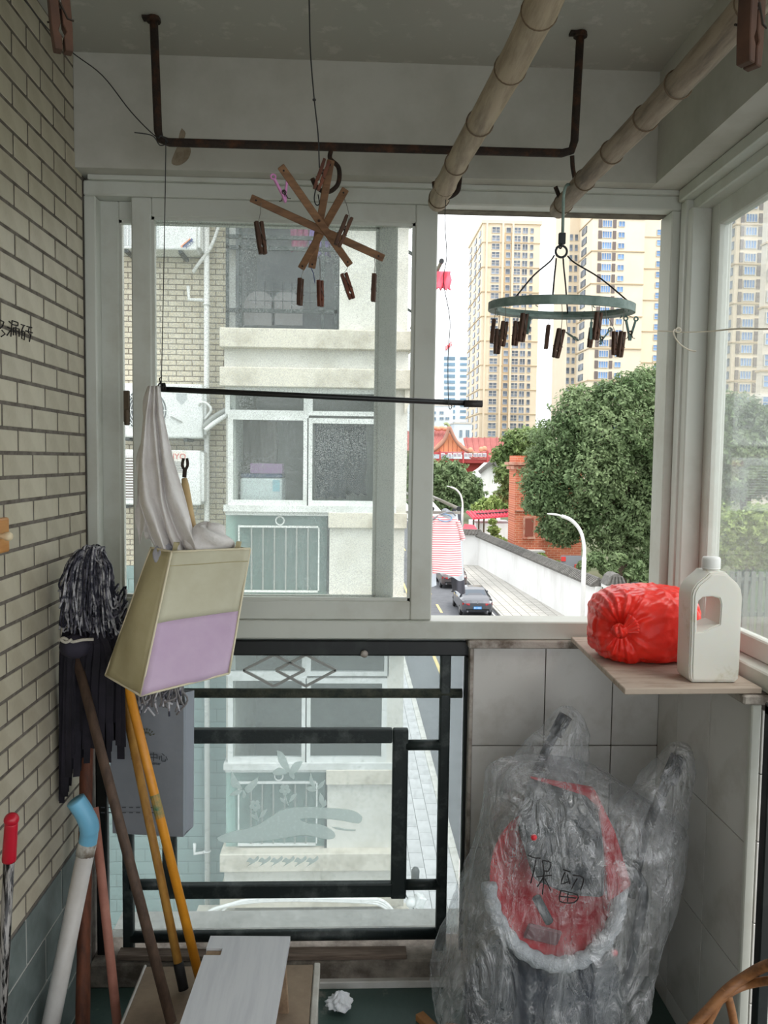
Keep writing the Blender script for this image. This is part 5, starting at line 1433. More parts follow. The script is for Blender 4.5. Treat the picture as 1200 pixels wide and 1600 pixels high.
# drain pipes
MB().tube([nx(323, 330, 8.98), nx(323, 700, 8.98), (nx(323, 700, 8.98).x, 8.98, -4.4)], .031, 12).build('drain_pipe', m_pvc, nb_, smooth=True)
for py in (476, 640, 1160, 1330): 
    c = nx(323, py, 8.98); MB().ring((nx(323, 700, 8.98).x if py > 700 else c.x, 8.98, c.z), .036, .008, (0, 0, 1), 14, 6).build('pipe_collar', m_pvc, nb_, smooth=True)
MB().tube(smooth_path([nx(345, 345, 8.95), nx(330, 385, 8.95), nx(312, 410, 8.97), nx(302, 425, 9.02)], 5), .02, 8).build('hose', m_pvc, nb_, smooth=True)
MB().tube([nx(294, 447, 9.02), nx(295, 468, 9.02), nx(320, 469, 9.0)], .02, 8).build('elbow_pipe', m_pvc, nb_, smooth=True)
c1 = nx(304, 1315, 9.02); MB().tube([nx(304, 1318, 9.02), nx(304, 1334, 9.02), nx(322, 1331, 9.0)], .02, 8).build('elbow_pipe', m_pvc, nb_, smooth=True)

# ------------------------------------------------------------------ outdoor air conditioner units
m_ac = mat('ac_white', (228, 230, 230), .45, rgb2=(206, 208, 206), scale=3)
m_acd = mat('ac_grille', (96, 100, 104), .6)
def ac(px0, px1, py0, py1, label, style):
    YA = 8.72; a = nx(px0, py0, YA); b = nx(px1, py1, YA)
    root = empty('ac_unit', ((a.x + b.x) / 2, YA + .15, b.z), label, 'air conditioner', 'outdoor air conditioners on the brick tile wall')
    MB().box(a.x, b.x, YA, YA + .33, b.z, a.z).build('casing', m_ac, root, bevel=.018, seg=2)
    MB().box(b.x - .004, b.x + .03, YA + .05, YA + .3, b.z + .04, a.z - .02).build('side_cover', m_ac, root, bevel=.006)
    H = a.z - b.z
    for fx in (.15, .8):
        xx = lerp(a.x, b.x, fx); MB().box(xx - .02, xx + .02, YA + .02, YW, b.z - .035, b.z - .002).build('bracket', m_rail, root)
    cx, cz = lerp(a.x, b.x, .36), lerp(b.z, a.z, .5)
    if style == 'fan':
        MB().lathe([(.225, 0), (.225, .004)], (cx, YA - .002, cz), (0, 1, 0), 40).build('fan_opening', m_acd, root)
        for k in range(9): MB().ring((cx, YA - .006, cz), .03 + .025 * k, .004, (0, 1, 0), 36, 5).build('grille_ring', m_ac, root)
        for k in range(4): MB().tube([(cx - .225 * math.cos(k * .785), YA - .008, cz - .225 * math.sin(k * .785)), (cx + .225 * math.cos(k * .785), YA - .008, cz + .225 * math.sin(k * .785))], .005, 5).build('grille_spoke', m_ac, root)
        bx_ = nx(284, 622, YA); MB().poly3([bx_ + Vector((-.055, -.002, .05)), bx_ + Vector((.055, -.002, .05)), bx_ + Vector((.055, -.002, -.01)), bx_ + Vector((0, -.002, -.07)), bx_ + Vector((-.055, -.002, -.01))], (0, -.003, 0)).build('shield_badge', mat('badge_grey', (176, 180, 182), .4), root)
        hd = nx(276, 655, YA); MB().bar(hd + Vector((-.06, -.006, .03)), hd + Vector((.06, -.006, -.03)), .012, .02, (0, 1, 0)).build('handle_recess', m_dia, root)
    elif style == 'louvre':
        MB().box(a.x + .03, lerp(a.x, b.x, .46), YA - .003, YA + .01, b.z + .06, a.z - .07).build('louvre_recess', mat('louvre_brown', (120, 108, 102), .7), root)
        for k in range(16):
            zz = lerp(b.z + .07, a.z - .08, k / 15); MB().box(a.x + .03, lerp(a.x, b.x, .46), YA - .010, YA, zz - .006, zz + .006).build('louvre', m_ac, root)
        lp = nx(272, 741, YA); MB().box(lp.x - .11, lp.x + .13, YA - .003, YA, lp.z - .0, lp.z + .25).build('name_label', mat('label_cream', (220, 214, 206), .5), root)
        for k in range(7): MB().box(lp.x - .02, lp.x + .11, YA - .005, YA - .002, lp.z + .02 + k * .018, lp.z + .028 + k * .018).build('label_line', m_acd, root)
        text_mesh('brand_lettering', 'SANYO', .085, mat('faded_red_print', (200, 96, 92), .6), (lp.x - .155, YA - .006, lp.z + .165), (1, 0, 0), (0, 0, 1), root)
    else:
        MB().box(a.x + .06, lerp(a.x, b.x, .55), YA - .003, YA + .01, b.z + .03, a.z - .05).build('grille_recess', mat('grille_grey', (176, 180, 180), .6), root)
        for k in range(11):
            xx = lerp(a.x + .07, lerp(a.x, b.x, .55) - .01, k / 10); MB().box(xx - .004, xx + .004, YA - .010, YA, b.z + .03, a.z - .05).build('grille_bar', m_ac, root)
        for dd, mm in ((0, (226, 150, 120)), (.03, (90, 104, 150))):
            q0 = nx(283 + dd * 100, 386, YA); MB().bar(q0 + Vector((0, -.003, 0)), q0 + Vector((.10, -.003, .085)), .022, .003, (0, 1, 0)).build('stripe', mat('stripe%d' % int(dd * 100), mm, .5), root)
        q0 = nx(290, 389, YA); text_mesh('brand_lettering', 'AUX', .055, mat('navy_print', (50, 60, 110), .5), q0 + Vector((.01, -.008, .0)), (.76, 0, .65), (-.65, 0, .76), root)
    return root
ac(176, 307, 300, 391, 'upper outdoor air conditioner with a coloured stripe badge', 'stripe')
ac(176, 317, 598, 685, 'middle outdoor air conditioner with a round fan and shield badge', 'fan')
ac(176, 313, 702, 790, 'lower outdoor air conditioner with louvres and red brand lettering', 'louvre')
for k, pts in enumerate(([(318, 668), (330, 655), (345, 645), (362, 637)], [(320, 672), (336, 660), (352, 650), (367, 641)])):
    MB().tube(smooth_path([nx(x_, y_, 8.7) for x_, y_ in pts], 5), .028, 8).build('insulated_pipe', m_pvc if k else m_dia, bpy.data.objects['ac_unit.001'], smooth=True)
MB().tube(smooth_path([nx(313, 645, 8.8), nx(312, 630, 8.7), nx(322, 630, 8.7), nx(330, 640, 8.7), nx(320, 655, 8.75)], 5), .014, 8).build('cable', m_pvc, bpy.data.objects['ac_unit.001'], smooth=True)
MB().tube(smooth_path([nx(313, 750, 8.8), nx(316, 775, 8.8), nx(306, 800, 8.9), nx(302, 815, 9.0)], 5), .008, 6).build('cable', m_dia, bpy.data.objects['ac_unit.002'], smooth=True)

# ------------------------------------------------------------------ things in the neighbour's balcony
def pbox(px0, px1, py0, py1, y0, y1): 
    a, b = nx(px0, py0, y0), nx(px1, py1, y0); return MB().box(a.x, b.x, y0, y1, b.z, a.z)
wm = empty('washing_machine', nx(408, 781, 8.95), 'white washing machine behind the neighbour\'s left window', 'washing machine')
pbox(375, 441, 746, 800, 8.85, 9.3).build('body', m_ac, wm, bevel=.03, seg=2); pbox(376, 441, 740, 747, 8.85, 9.3).build('lid', mat('navy_lid', (50, 66, 100), .4), wm, bevel=.01)
pbox(426, 437, 750, 768, 8.845, 8.852).build('sticker', mat('cyan_label', (150, 190, 200), .5), wm)
tag(pbox(391, 441, 724, 740, 8.9, 9.15).build('carton', mat('mauve_card', (160, 120, 160), .7)), 'mauve carton lying on the neighbour\'s washing machine', 'carton')
m_dk = mat('black_blue_cloth', (34, 40, 52), .9, rgb2=(22, 28, 40), scale=4)
def hangcloth(name, px0, px1, py0, py1, Y_, m_, label, cat, fold=3, par=None, amp=.03):
    rows = []
    for i in range(15):
        py = lerp(py0, py1, i / 14); rows.append([aty(lerp(px0, px1, j / 16) + 1.2 * math.sin(i * .7 + j), py + 2 * math.sin(j * 1.3) * (i / 14), Y_ + amp * math.sin(fold * j / 16 * 6.28 + i * .15)) for j in range(17)])
    return tag(MB().grid(rows).build(name, m_, par, smooth=True, solid=.012), label, cat)
hangcloth('dark_trousers', 492, 540, 662, 778, 9.0, m_dk, 'dark trousers hanging behind the neighbour\'s right window', 'trousers')
hangcloth('dark_coat', 528, 572, 660, 772, 9.15, m_dk, 'dark coat hanging beside the trousers in the neighbour\'s window', 'coat')
hangcloth('brown_curtain', 378, 434, 655, 735, 9.3, mat('brown_grey_cloth', (108, 100, 92), .9), 'brown grey curtain behind the neighbour\'s washing machine', 'curtain', 5)
hangcloth('pink_cloth', 455, 482, 335, 392, 9.0, mat('rose_cloth', (214, 110, 140), .9), 'rose pink cloth hanging in the upper balcony', 'cloth')
hangcloth('purple_cloth', 484, 516, 350, 400, 8.95, mat('violet_cloth', (190, 150, 216), .9), 'violet cloth hanging beside the rose cloth in the upper balcony', 'cloth')
m_brd = mat('pale_board', (196, 180, 164), .7)
for px, lab in ((405, 'left one of two round topped pale boards in the upper balcony'), (448, 'right one of two round topped pale boards in the upper balcony')):
    c = nx(px, 508, 8.85); pr = [(-.16, 0), (.17, 0)] + [(.17 * math.cos(a_), .18 + .19 * math.sin(a_)) for a_ in [k * math.pi / 10 for k in range(11)]]
    tag(MB().prism(pr, c, (1, 0, 0), (0, 0, 1), (0, .03, 0)).build('round_board', m_brd), lab, 'board', 'boards in the upper balcony')

# ------------------------------------------------------------------ laundry on the side of the next building
m_pole = mat('steel_pole', (150, 146, 138), .4, .7)
for lev, lab in ((0, 'laundry rack of two steel poles holding the striped shirt'), (1, 'laundry rack arm on the upper floor with a pink cloth')):
    lr = empty('laundry_rack', (1.0, 9, zN(797) + lev * HF), lab, 'laundry rack', 'laundry racks on the next building')
    for px in (675, 717):
        if lev and px == 675: continue
        c = nx(px if not lev else 690, 795 if not lev else 408, 8.3); MB().tube([c, c + Vector((0, 4.2, 0))], .019, 10).build('pole', m_pole, lr, smooth=True)
        MB().lathe([(.026, -.005), (.026, .02)], c, (0, 1, 0), 12).build('pole_cap', m_black, lr)
    for yy in (8.75, 11.5):
        if lev: MB().bar((XNR - .05, yy, nx(690, 372, 8.3).z), (nx(694, 408, 8.3).x, yy, nx(694, 405, 8.3).z), .03, .03).build('arm', m_rail, lr)
        else: MB().bar((XNR - .05, yy, zN(800)), (nx(722, 800).x, yy, zN(800)), .03, .03).build('arm', m_pole, lr)
# striped shirt
def stripes():
    mt = mat('striped_jersey', (236, 224, 222), .9); nt = mt.node_tree; N = nt.nodes; L = nt.links; b = N['Principled BSDF']
    tc = N.new('ShaderNodeTexCoord'); wv = N.new('ShaderNodeTexWave'); wv.bands_direction = 'Z'; wv.inputs['Scale'].default_value = 13; wv.inputs['Distortion'].default_value = .4; wv.inputs['Detail Scale'].default_value = 1
    L.new(tc.outputs['Object'], wv.inputs['Vector']); cr = N.new('ShaderNodeValToRGB'); cr.color_ramp.elements[0].position = .35; cr.color_ramp.elements[0].color = lin((218, 128, 136)); cr.color_ramp.elements[1].position = .6; cr.color_ramp.elements[1].color = lin((238, 226, 224))
    L.new(wv.outputs['Fac'], cr.inputs[0]); L.new(cr.outputs[0], b.inputs['Base Color']); return mt
ts = empty('striped_shirt', nx(698, 897, 8.55), 'pink and white striped T-shirt drying on a hanger outside', 'shirt')
def garment(outline_l, outline_r, Y_, m_, name, root, amp=.02, thick=.05):
    """front and back sheets between left and right outlines given as (py, px)"""
    rows = []; yl = [p[0] for p in outline_l]; 
    for i in range(31):
        py = lerp(yl[0], yl[-1], i / 30); l, r_ = interp(yl, [p[1] for p in outline_l], py), interp([p[0] for p in outline_r], [p[1] for p in outline_r], py); rr = []
        for j in range(32):
            an = 2 * math.pi * j / 32; u_ = math.cos(an); rr.append(aty((l + r_) / 2 + (r_ - l) / 2 * u_, py + 3 * math.sin(3 * u_), Y_ - thick * math.sin(an) + amp * math.sin(5 * u_ + i * .2) * (i / 30)))
        rows.append(rr)
    return MB().grid(rows, True).build(name, m_, root, smooth=True)
mst = stripes()
garment([(808, 676), (815, 672), (840, 673), (870, 674), (898, 676)], [(808, 712), (815, 718), (840, 719), (870, 721), (890, 722), (898, 722)], 8.55, mst, 'body', ts)
rows = []
for (c0, c1, wv_) in (((716, 812), (724, 842), 5), ):
    s = MB(); s.tube([aty(714, 814, 8.55), aty(719, 828, 8.56), aty(723, 842, 8.58)], [.05, .048, .05], 12, flat=.6, caps=False); s.build('sleeve', mst, ts, smooth=True)
s = MB(); s.tube([aty(675, 814, 8.55), aty(671, 830, 8.55), aty(668, 846, 8.56)], [.05, .048, .05], 12, flat=.6, caps=False); s.build('sleeve', mst, ts, smooth=True)
MB().ring(aty(695, 809, 8.53), .075, .007, (0, -.45, .9), 24, 6, sx=1).build('collar', mat('sky_blue_trim', (140, 170, 200), .8), ts, smooth=True)
MB().tube(smooth_path([aty(672, 814, 8.5), aty(690, 803, 8.52), aty(705, 800, 8.52), aty(712, 806, 8.52)], 4), .009, 7).tube([aty(697, 802, 8.52), aty(697, 796, 8.6)], .005, 6).build('hanger', mat('grey_hanger', (130, 132, 138), .5), ts, smooth=True)
gg = empty('grey_shirt', nx(715, 905, 8.9), 'pale grey top drying behind the striped shirt', 'shirt')
garment([(797, 690), (812, 690), (840, 694), (905, 700)], [(797, 714), (812, 716), (840, 722), (905, 725)], 8.9, mat('pale_grey_jersey', (186, 192, 198), .9), 'body', gg)
gl_ = empty('light_top', nx(672, 914, 8.8), 'light blue grey top drying left of the striped shirt, half behind the window', 'shirt')
garment([(812, 650), (860, 648), (914, 650)], [(812, 678), (860, 680), (914, 682)], 8.8, mat('blue_white_jersey', (206, 214, 222), .9), 'body', gl_)
pt_ = empty('dark_shorts', nx(714, 925, 9.1), 'dark grey shorts drying lowest behind the striped shirt', 'shorts')
garment([(797, 706), (880, 702), (900, 704), (926, 707)], [(797, 720), (880, 724), (900, 725), (922, 727)], 9.1, mat('dark_grey_jersey', (72, 72, 80), .9), 'legs', pt_)
pc_ = hangcloth('pink_towel', 679, 704, 424, 452, 8.6, mat('coral_towel', (232, 110, 128), .9), 'small pink cloth drying on the upper rack outside the open window', 'cloth', 2)

# street camera on a bracket below
sc2 = empty('street_camera', nx(646, 1420, 8.4), 'black and white surveillance camera with cables on the canopy corner', 'camera')
MB().lathe([(.03, 0), (.045, .02), (.045, .22), (.03, .25), (.0, .255)], nx(648, 1385, 8.4), (0, -.3, 1), 16, cap=False).build('black_housing', m_black, sc2, smooth=True)
MB().obox(nx(655, 1408, 8.4), (.10, .12, .13), (0, .4, .3)).build('white_box', m_ac, sc2, bevel=.012)
MB().lathe([(.055, 0), (.05, .06), (.03, .09)], nx(643, 1408, 8.4), (-.3, -1, 0), 16).build('lens_hood', m_ac, sc2, smooth=True)
MB().tube(smooth_path([nx(640, 1375, 8.4), nx(632, 1390, 8.4), nx(640, 1410, 8.4), nx(650, 1428, 8.4), nx(640, 1436, 8.4)], 5), .006, 6).build('cable', m_black, sc2, smooth=True)
MB().tube([nx(646, 1420, 8.4), nx(622, 1432, 8.5)], .02, 8).build('bracket', m_pvc, sc2)

# ------------------------------------------------------------------ parked cars
def car(loc, body_rgb, label, name='sedan'):
    root = empty(name, loc, label, 'car', 'cars parked by the far kerb')
    x0, y0, z0 = loc
    mb = mat('car_paint_' + label[:4], body_rgb, .3, .5, coat=.6); mg = mat('car_glass', (60, 72, 84), .08, spec=1.0); mt_ = mat('car_tyre', (24, 24, 26), .8); mrim = mat('car_rim', (150, 152, 156), .3, .8)
    # stations: y along length (0 rear bumper), half-width, floor, sill, belt, roof height, roof half width
    S = [(0.0, .74, .40, .46, .78, .80, .60), (.10, .84, .30, .42, .92, .96, .66), (.35, .89, .24, .40, .96, 1.03, .70), (.75, .90, .22, .40, .97, 1.12, .66), (1.25, .905, .2, .40, .96, 1.36, .60), (1.7, .905, .2, .40, .94, 1.43, .60), (2.3, .905, .2, .40, .93, 1.45, .60), (2.8, .90, .2, .40, .92, 1.36, .60), (3.3, .90, .22, .40, .92, 1.04, .66), (3.9, .87, .24, .42, .84, .90, .66), (4.4, .80, .28, .44, .70, .74, .6), (4.62, .66, .36, .46, .58, .60, .5)]
    rows = []
    for (y_, w_, zf, zs_, zb_, zr, rw) in S:
        half = [(w_ * .9, zf), (w_, zs_), (w_, (zs_ + zb_) / 2), (w_ * .98, zb_), (rw, zr), (rw * .5, zr + .02)]
        r_ = [(x0 + u, y0 + y_, z0 + v) for u, v in half] + [(x0 - u, y0 + y_, z0 + v) for u, v in reversed(half)]
        rows.append([Vector(p) for p in r_])
    b = MB(); b.grid(rows, True); n = len(rows[0])
    b.f.append(tuple(range(n))); b.mi.append(0); b.f.append(tuple((len(rows) - 1) * n + j for j in range(n))); b.mi.append(0)
    b.build('body', mb, root, smooth=False, bevel=.012)
    def P3(u, y_, v): return Vector((x0 + u, y0 + y_, z0 + v))
    MB().poly3([P3(-.56, .78, 1.12), P3(.56, .78, 1.12), P3(.53, 1.22, 1.355), P3(-.53, 1.22, 1.355)], (0, -.012, .02)).build('rear_window', mg, root)
    for sgn in (-1, 1):
        MB().poly3([P3(sgn * .895, .95, .97), P3(sgn * .905, 3.1, .94), P3(sgn * .66, 2.62, 1.36), P3(sgn * .635, 1.35, 1.355)], (sgn * .015, 0, .01)).build('side_window', mg, root)
        MB().poly3([P3(sgn * .42, .02, .80), P3(sgn * .78, .05, .82), P3(sgn * .84, .14, .84), P3(sgn * .83, .10, .70), P3(sgn * .44, -.005, .69)], (0, -.03, 0)).build('tail_light', mat('tail_red', (150, 20, 26), .2), root)
        MB().obox(P3(sgn * 1.0, 3.05, .98), (.16, .08, .12)).build('door_mirror', mb, root, bevel=.02)
        MB().lathe([(.05, 0), (.05, .05)], P3(sgn * .55, -.03, .36), (0, 1, 0), 12).build('exhaust', mrim, root)
        for yy in (.82, 3.6):
            MB().ring(P3(sgn * .82, yy, .31), .24, .09, (1, 0, 0), 24, 10).build('tyre', mt_, root, smooth=True)
            MB().lathe([(.19, -.04), (.17, .05)], P3(sgn * .86, yy, .31), (sgn, 0, 0), 16).build('rim', mrim, root)
    MB().obox(P3(0, -.02, .56), (.44, .02, .14), (0, 0, 0)).build('number_plate', mat('plate_blue', (60, 150, 226), .4), root)
    for k in range(6): MB().obox(P3(-.17 + k * .068, -.034, .56), (.03, .008, .07)).build('plate_mark', m_npl, root)
    MB().obox(P3(0, .03, .47), (1.3, .10, .10)).build('bumper_trim', m_black, root, bevel=.01)
    MB().ring(P3(0, .02, .86), .05, .014, (0, -1, .2), 16, 6, sx=1.2).build('emblem', mrim, root)
    MB().obox(P3(0, .01, .68), (1.1, .02, .02)).build('boot_crease', mat('dark_gap', (24, 24, 26), .6), root)
car((7.02, 43.3, ZG - .115), (84, 86, 92), 'dark grey sedan seen from behind, parked nearest by the far kerb')
car((7.0, 53.0, ZG - .115), (92, 84, 84), 'brownish grey sedan parked farther off, behind the hanging shirt')
# ------------------------------------------------------------------ white garden wall with tiled coping
m_gw = mat('whitewash', (226, 226, 224), .9, rgb2=(196, 194, 190), scale=.5, contrast=(.5, .8), detail=8, stretch=(1, 1, .4))
m_rt = mat('grey_roof_tile', (116, 114, 110), .9, rgb2=(92, 90, 86), scale=6, island=.15)
W0 = Vector((12.42, 39.2, 0)); W1 = Vector((10.62, 64.7, 0)); W2 = Vector((8.9, 65.3, 0))
gw = empty('garden_wall', (11.5, 52, ZG - .03), 'long whitewashed garden wall with grey tiled coping beside the street', 'wall')
def wallseg(a, b, h, name='wall_run'):
    MB().bar((a.x, a.y, ZG + h / 2 - .03), (b.x, b.y, ZG + h / 2 - .03), .35, h).build(name, m_gw, gw)
    d = (b - a).normalized(); n_ = Vector((-d.y, d.x, 0)); z0 = ZG + h - .04
    pr = [(-.42, 0), (.42, 0), (.40, .06), (.08, .34), (-.08, .34), (-.40, .06)]
    MB().prism(pr, (a.x, a.y, z0), n_, (0, 0, 1), b - a).build('coping', m_rt, gw)
    t = MB(); L_ = (b - a).length; k_ = int(L_ / .24)
    for i in range(k_ + 1):
        c = a.lerp(b, i / k_)
        for s_ in (-1, 1): t.tube([Vector((c.x, c.y, z0 + .36)) + n_ * (.06 * s_), Vector((c.x, c.y, z0 + .09)) + n_ * (.44 * s_)], .06, 5)
    t.tube([(a.x, a.y, z0 + .38), (b.x, b.y, z0 + .38)], .09, 8)
    t.build('coping_tiles', m_rt, gw)['kind'] = 'stuff'
wallseg(W0, W1, 2.35); wallseg(W1, W2, 2.5)
# gate pillars and iron gate
def pillar(px, Y_, ztop, label):
    x_ = aty(px, 900, Y_).x; r = empty('gate_pillar', (x_, Y_, ZG - .03), label, 'gate pillar', 'gate pillars')
    MB().box(x_ - .36, x_ + .36, Y_ - .36, Y_ + .36, ZG - .03, ztop - .75).build('shaft', m_gw, r)
    MB().box(x_ - .45, x_ + .45, Y_ - .45, Y_ + .45, ztop - .80, ztop - .62).build('neck_moulding', m_gw, r)
    MB().prism([(-.5, 0), (.5, 0), (.3, .42), (.12, .56), (-.12, .56), (-.3, .42)], (x_, Y_ - .48, ztop - .62), (1, 0, 0), (0, 0, 1), (0, .96, 0)).build('tiled_cap', m_rt, r)
    for k in range(5): MB().tube([(x_ - .44 + k * .22, Y_ - .5, ztop - .58), (x_ - .25 + k * .125, Y_ - .5, ztop - .18)], .06, 6).build('cap_tile', m_rt, r)
pillar(958, 38.6, aty(958, 893, 38.6).z, 'white gate pillar with a grey tiled cap at the end of the garden wall')
pillar(1022, 37.4, aty(1022, 915, 37.4).z, 'second white gate pillar, half hidden behind the window post')
ig = empty('iron_gate', (aty(990, 925, 38).x, 38, ZG), 'dark curved iron gate between the white pillars', 'gate')
for k in range(9):
    x_ = lerp(aty(974, 930, 38).x, aty(1012, 930, 38).x, k / 8); zt = aty(990, 918, 38).z + .25 * math.sin(k / 8 * math.pi)
    MB().tube([(x_, 38, ZG - .03), (x_, 38, zt)], .025, 6).build('bar', m_black, ig)
MB().tube(smooth_path([(lerp(aty(974, 930, 38).x, aty(1012, 930, 38).x, k / 8), 38, aty(990, 918, 38).z + .25 * math.sin(k / 8 * math.pi)) for k in range(9)], 3), .035, 6).build('top_rail', m_black, ig)

# ------------------------------------------------------------------ street lamps
def lamp(px, Y_, pytop, label, dirx=-1.9):
    x_ = aty(px, 930, Y_).x; zt = aty(px, pytop, Y_).z
    r = empty('street_lamp', (x_, Y_, ZG - .03), label, 'street lamp', 'street lamps on the far pavement')
    m_l = mat('lamp_white', (224, 224, 222), .4)
    pts = [(x_, Y_, ZG - .03), (x_, Y_, zt - 2.1), (x_ - .02, Y_, zt - 1.5), (x_ - .22, Y_, zt - .8), (x_ - .65, Y_, zt - .3), (x_ - 1.15, Y_, zt - .08)]
    MB().tube([pts[0]] + smooth_path(pts[1:], 5), [.11] * 2 + [.085] * 20, 12).build('pole', m_l, r, smooth=True)
    MB().tube(smooth_path([(x_ - 1.1, Y_, zt - .1), (x_ - 1.4, Y_, zt - .02), (x_ + dirx + .05, Y_, zt + .02)], 3), [.085, .085, .085, .09, .09, .08, .05], 10, flat=.55).build('lamp_head', m_l, r, smooth=True)
    MB().lathe([(.2, 0), (.2, .25), (.13, .4)], (x_, Y_, ZG - .03), (0, 0, 1), 14).build('base', m_l, r)
lamp(911, 38.0, 804, 'tall white curved street lamp in front of the garden wall')
lamp(720, 76.0, 760, 'distant white curved street lamp in front of the round trees', -1.6)

# ------------------------------------------------------------------ trees
def leaves(N_, blobs, size, rng, flat=.75):
    vs = np.zeros((N_ * 4, 3)); wts = np.array([b[1] ** 2 for b in blobs]); wts = wts / wts.sum()
    idx = rng.choice(len(blobs), N_, p=wts); C = np.array([list(b[0]) for b in blobs])[idx]; Rr = np.array([b[1] for b in blobs])[idx]
    d = rng.normal(size=(N_, 3)); d /= np.linalg.norm(d, axis=1)[:, None]
    lump = 1 + .26 * np.sin(d[:, 0] * 9 + idx) * np.sin(d[:, 2] * 8 + idx * 2) + .12 * np.sin(d[:, 1] * 15)
    rad = Rr * lump * (1 - .45 * rng.random(N_) ** 2.5) * np.where(rng.random(N_) < .06, 1 + .28 * rng.random(N_), 1.0); p = C + d * rad[:, None] * np.array([1, 1, flat])
    n = d + rng.normal(size=(N_, 3)) * .7 + np.array([0, 0, .5]); n /= np.linalg.norm(n, axis=1)[:, None]
    t = np.cross(n, rng.normal(size=(N_, 3))); t /= np.linalg.norm(t, axis=1)[:, None]; b = np.cross(n, t)
    s = size * (.6 + .8 * rng.random(N_))[:, None]
    vs[0::4] = p - t * s; vs[1::4] = p + b * s * .45; vs[2::4] = p + t * s; vs[3::4] = p - b * s * .45
    return vs
def leaf_mesh(name, vs, m_, parent, core=None):
    n = len(vs) // 4; me = bpy.data.meshes.new(name); lo = vs.min(0); hi = vs.max(0); loc = Vector(((lo[0] + hi[0]) / 2, (lo[1] + hi[1]) / 2, lo[2]))
    v = vs - np.array(loc); me.vertices.add(n * 4); me.vertices.foreach_set('co', v.ravel().astype(np.float32))
    me.loops.add(n * 4); me.loops.foreach_set('vertex_index', np.arange(n * 4, dtype=np.int32))
    me.polygons.add(n); me.polygons.foreach_set('loop_start', np.arange(0, n * 4, 4, dtype=np.int32)); me.polygons.foreach_set('loop_total', np.full(n, 4, dtype=np.int32))
    me.update(calc_edges=True); me.materials.append(m_); o = raw(name, me, loc, parent); o['kind'] = 'stuff'; return o
def leaf_mat(name, a, b2, isl=.35):
    mt = mat(name, a, .6, rgb2=b2, scale=.35, contrast=(.4, .62), detail=3, island=isl, spec=.3)
    nt = mt.node_tree; N = nt.nodes; L = nt.links; bs = N['Principled BSDF']; tl = N.new('ShaderNodeBsdfTranslucent'); mx = N.new('ShaderNodeMixShader'); mx.inputs[0].default_value = .3
    src = bs.inputs['Base Color'].links[0].from_socket; L.new(src, tl.inputs[0]); L.new(bs.outputs[0], mx.inputs[1]); L.new(tl.outputs[0], mx.inputs[2]); L.new(mx.outputs[0], N['Material Output'].inputs['Surface']); return mt
m_lf1 = leaf_mat('leaf_dark_green', (134, 152, 110), (102, 124, 84)); m_lf2 = leaf_mat('leaf_mid_green', (138, 156, 100), (106, 130, 78)); m_lf3 = leaf_mat('leaf_yellow_green', (160, 176, 108), (128, 152, 86))
m_bark = mat('bark', (92, 78, 64), .95, rgb2=(64, 54, 44), scale=3)
def tree(px_blobs, Y_, n, size, m_, label, base=None, group='trees beyond the street', dy=.55, seed=1, name='leafy_tree', trunk=.35):
    rng = np.random.default_rng(seed); bl = []
    for i, (px, py, r_) in enumerate(px_blobs):
        yy = Y_ + (rng.random() - .5) * 2 * dy * (r_ / FPX * Y_); c = aty(px, py, yy); bl.append((c, r_ / FPX * yy))
    cx = sum(b[0].x for b in bl) / len(bl); cy_ = sum(b[0].y for b in bl) / len(bl)
    if base is not None: cx = aty(base, 850, Y_).x
    r0 = empty(name, (cx, cy_, ZG - .2), label, 'tree', group)
    leaf_mesh('foliage', leaves(n, bl, size, rng), m_, r0)
    mid = sorted(bl, key=lambda b: b[0].z)[len(bl) // 2][0]
    MB().tube(smooth_path([(cx, cy_, ZG - .2), (cx + .1, cy_, lerp(ZG, mid.z, .5)), (lerp(cx, mid.x, .5), cy_, mid.z)], 4), [trunk] * 5 + [trunk * .7] * 4, 10).build('trunk', m_bark, r0, smooth=True)
    lim = sorted(bl, key=lambda b: -b[1])[:6]
    for c, _r in lim:
        MB().tube(smooth_path([(cx, cy_, lerp(ZG, mid.z, .6)), Vector((cx, cy_, mid.z)).lerp(c, .4), c], 4), [trunk * .5] * 4 + [trunk * .25] * 5, 7).build('branch', m_bark, r0, smooth=True)
    return r0
tree([(965, 628, 40), (905, 650, 42), (1015, 615, 42), (880, 690, 50), (945, 680, 60), (1010, 680, 60), (865, 735, 45), (920, 745, 62), (990, 745, 66), (850, 775, 34), (885, 800, 46), (950, 812, 55), (1005, 805, 58), (880, 838, 22), (1000, 862, 46), (1015, 905, 30), (960, 850, 26), (1050, 740, 60), (1050, 640, 45), (905, 622, 26), (985, 600, 26), (1015, 590, 24), (945, 610, 20), (835, 755, 22), (838, 790, 20), (862, 825, 24), (842, 715, 22)], 52, 85000, .135, m_lf1,
     'huge dark green tree in front of the brick house', base=968, seed=3, trunk=.55)
tree([(835, 690, 30), (812, 692, 26), (790, 712, 20), (800, 740, 26), (795, 770, 18), (830, 740, 30)], 75, 18000, .19, m_lf2, 'bushy lighter tree left of the brick house', seed=4, base=812)
tree([(630, 735, 26), (655, 722, 22), (668, 752, 30), (700, 742, 30), (725, 758, 26), (690, 775, 26), (735, 775, 22), (645, 770, 26), (715, 785, 20)], 105, 24000, .25, m_lf1, 'round crowned trees in front of the red temple roof', seed=5, base=690)
tree([(765, 790, 16), (785, 786, 15), (750, 796, 12)], 84, 3000, .28, m_lf3, 'yellow green bush tree above the pink shed roof', seed=6, base=770)
tree([(1120, 655, 38), (1150, 640, 34), (1180, 690, 40), (1135, 700, 40), (1165, 740, 48), (1120, 760, 40), (1210, 730, 50), (1195, 660, 34)], 46, 30000, .13, m_lf1, 'dark green tree behind the side window glass', seed=7, base=1160)
